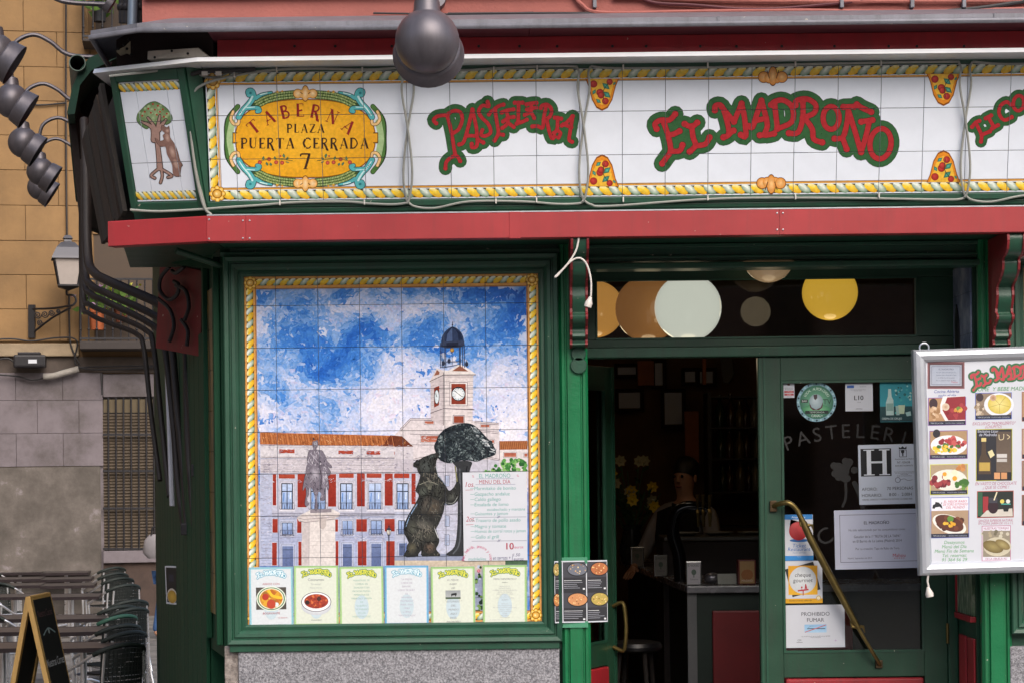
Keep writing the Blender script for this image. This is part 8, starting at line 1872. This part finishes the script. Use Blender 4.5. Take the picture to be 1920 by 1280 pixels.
def make_table():
    t = thing('terrace_table', (0, 0, 0), 'x', 'table')
    b = MB(); b.box(-.35, .35, -.35, .35, .705, .725); b.build('table_top', mat('satin_steel_table_top', 0x5e5859, .3, metal=.75, var=.08, vs=4), t, bevel=.006)
    b = MB()
    for a in ((-.352, .352, -.354, -.3505), (-.352, .352, .3505, .354)): b.box(*a, .69, .728)
    b.box(-.354, -.3505, -.35, .35, .69, .728); b.box(.3505, .354, -.35, .35, .69, .728); b.build('edge_band', mat('dark_steel_edge', 0x3a3234, .35, metal=.6), t)
    b = MB(); b.lathe([(0, .02), (.03, .02), (.028, .69), (.06, .704), (0, .704)], 14); b.build('pedestal', M_TUBE, t, smooth=True, angle=30)
    for k in range(4): a = k*math.pi/2+math.pi/4; b = MB(); b.tube([(0, 0, .06), (.18*math.cos(a), .18*math.sin(a), .05), (.3*math.cos(a), .3*math.sin(a), .012)], .016, 8); b.build('foot', M_TUBE, t, smooth=True)
    return t
tb0 = make_table(); first = True
TY = [1074, 1086, 1098, 1119, 1160, 1184, 1214]
TN = ['farthest', 'second farthest', 'third farthest', 'fourth farthest', 'middle', 'second nearest', 'nearest']
for y, nm in zip(TY, TN):
    for x, wh in ((52, 'street side'), (143, 'tavern side')):
        d = 1.55*F/(y+.0115*(x-960)-875); sc_ = F/d; xx = 80+(x-97)*(sc_*.71/91); q = P(xx, y, d-D)
        o = tb0 if first else copy_tree(tb0); first = False; o.location = (q.x, q.y, GZ); o.rotation_euler = (0, 0, R(8)); o['label'] = '%s steel terrace table in its row, on the %s' % (nm, wh); o['group'] = 'terrace tables'
# ---- chalkboard
ab = thing('chalkboard', tuple(P(75, 1300, 4.6)), 'wooden A-frame chalkboard with white handwriting beside the terrace tables', 'chalkboard')
ap = P(52, 1118, 4.6); M_PINE = mat('pine_frame', 0xc09a5c, .6, var=.2, vs=10, streak=.1); M_CHALK = mat('black_chalkboard', 0x17171a, .7, var=.25, vs=10)
hH = ap.z-GZ; dep = Vector((.03, .50, 0)); sid = Vector((1, -.12, 0)).normalized()
def board_side(sg, nm):
    foot = sid*sg*(.30 if sg > 0 else .27)
    U2 = dep.normalized(); V2 = (Vector((0, 0, hH))-foot).normalized(); Lh = (Vector((0, 0, hH))-foot).length; base_ = Vector((ap.x, ap.y, GZ))+foot; W2 = dep.length
    pl = Plane(base_, U2, V2)
    if pl.N.dot(sid*sg) < 0: pl.N = -pl.N
    for u0, u1, v0, v1 in ((0, .05, 0, Lh), (W2-.05, W2, 0, Lh), (.05, W2-.05, Lh-.05, Lh), (.05, W2-.05, .10, .15)):
        b = MB(); b.hexa([pl.at(u0,v0,-.02), pl.at(u1,v0,-.02), pl.at(u1,v1,-.02), pl.at(u0,v1,-.02)], [pl.at(u0,v0,.016), pl.at(u1,v0,.016), pl.at(u1,v1,.016), pl.at(u0,v1,.016)]); b.build('frame_bar', M_PINE, ab, bevel=.004)
    b = MB(); u0, u1, v0, v1 = .05, W2-.03, .15, Lh-.03; b.hexa([pl.at(u0,v0,-.008), pl.at(u1,v0,-.008), pl.at(u1,v1,-.008), pl.at(u0,v1,-.008)], [pl.at(u0,v0,.018), pl.at(u1,v0,.018), pl.at(u1,v1,.018), pl.at(u0,v1,.018)]); b.build('slate', M_CHALK, ab)
    return pl, Lh, W2
pl, Lh, W2 = board_side(1, 'front'); board_side(-1, 'back')
pl2 = Plane(pl.at(0, 0, .0185), pl.U, pl.V); 
if pl2.N.dot(pl.N) < 0: pl2.N = -pl2.N
cx_ = W2*.5
pa = Paint(pl2, z0=3e-4); pa.text('Nuestra Cocina', cx_, Lh-.16, .05, 0x6a4a4e, flip=False, maxw=W2*.7, shear=.15); pa.build('chalk_line', ab, M_PRINT); pa = Paint(pl2, z0=3e-4)
pa.stroke([(cx_-.14, Lh-.29), (cx_, Lh-.25), (cx_+.14, Lh-.29)], .012, 0x8aa0a8); pa.disc(cx_, Lh-.27, .02, 0x9aa8ac); pa.build('chalk_flourish', ab, M_PRINT)
for s_, v in (('Nuestras Carnes', .52), ('Del Valle del', .74), ('Esla', .92)): pa = Paint(pl2, z0=3e-4); pa.text(s_, cx_, Lh-v, .058, 0xc8ccd4, flip=False, maxw=W2*.84, shear=.12); pa.build('chalk_line', ab, M_PRINT)

# ---- passer-by half hidden behind the tavern corner, with a pale bag
py_ = P(308, 1100, 17.5)
pp, k = person('passer-by in blue jeans half hidden behind the tavern corner', (0, 0, 0), 0, 1.68, None, mat('grey_jumper', 0x4a4a50, .9), mat('blue_jeans', 0x3a5c8c, .9, var=.15, vs=20), mat('brown_hair', 0x2c1c14, .6), legs=((.10, -.14), (-.10, .13)))
pp.location = (py_.x+.02, 17.5, GZ); pp.rotation_euler = (0, 0, R(90))
bg_ = thing('white_handbag', tuple(P(291, 1045, 17.4)), 'pale white handbag hanging from the passer-by at the tavern corner', 'handbag')
q = P(294, 1018, 17.4); b = MB(); b.lathe([(0, -.2), (.12, -.2), (.19, -.12), (.17, .04), (.10, .12), (0, .13)], 18, Matrix.Translation(q) @ Matrix.Diagonal((1, .45, 1, 1))); b.build('bag', mat('pale_leather', 0x8a868a, .5, var=.1), bg_, smooth=True)
b = MB(); b.tube([q+Vector((-.07, -.03, .08)), q+Vector((-.05, -.03, .22)), q+Vector((.05, -.03, .22)), q+Vector((.07, -.03, .08))], .014, 6); b.build('handle', M_BLACKI, bg_, smooth=True)
# ================================================================ houses across the square (behind the viewer, seen in the glass, added to block low sky)
for i, (x0, x1, h, c, lb) in enumerate(((-40, -12, 11.5, 0xa88a6c, 'ochre house across the square with rows of windows'), (-11.5, 10, 10.5, 0x9a7a6a, 'rose house across the square with rows of windows'), (10.5, 40, 12, 0xa09484, 'grey house across the square with rows of windows'))):
    t = thing('opposite_house', ((x0+x1)/2, -36, GZ), lb, 'house'); m = mat('opposite_plaster_%d' % i, c, .85, var=.12, vs=1, bump=.1)
    b = MB(); b.box(x0, x1, -46, -36, GZ, h); b.build('wall', m, t)
    b = MB(); b.box(x0, x1, -36.2, -35.7, h, h+.4); b.build('cornice', m, t)
    for f_ in range(3):
        for k in range(int((x1-x0)/2.7)):
            x = x0+1.2+k*2.7; z = .6+f_*3.4; b = MB(); b.box(x, x+1.1, -35.99, -35.93, z, z+2.1); w_ = b.build('window', mat('opposite_window_frame', 0x5a4a3a, .6), t)
            b = MB(); b.box(x+.08, x+1.02, -35.925, -35.91, z+.08, z+2.02); b.build('pane', mat('opposite_pane', 0x1a2024, .1), w_)
t = thing('opposite_house', (-15, 10, GZ), 'unseen pale house added across the side street to block sky light', 'house'); m = mat('opposite_plaster_3', 0x8a7a68, .85, var=.12, vs=1, bump=.1)  # out of view, added to keep left sky light off the side wall
b = MB(); b.box(-20, -10, -3, 30, GZ, 13); b.build('wall', m, t)
for f_ in range(4):
    for k in range(10):
        y = -1.5+k*3.1; z = .6+f_*3.2; b = MB(); b.box(-10.01, -9.94, y, y+1.1, z, z+2.1); w_ = b.build('window', MATS['opposite_window_frame'], t)
        b = MB(); b.box(-9.935, -9.92, y+.08, y+1.02, z+.08, z+2.02); b.build('pane', MATS['opposite_pane'], w_)
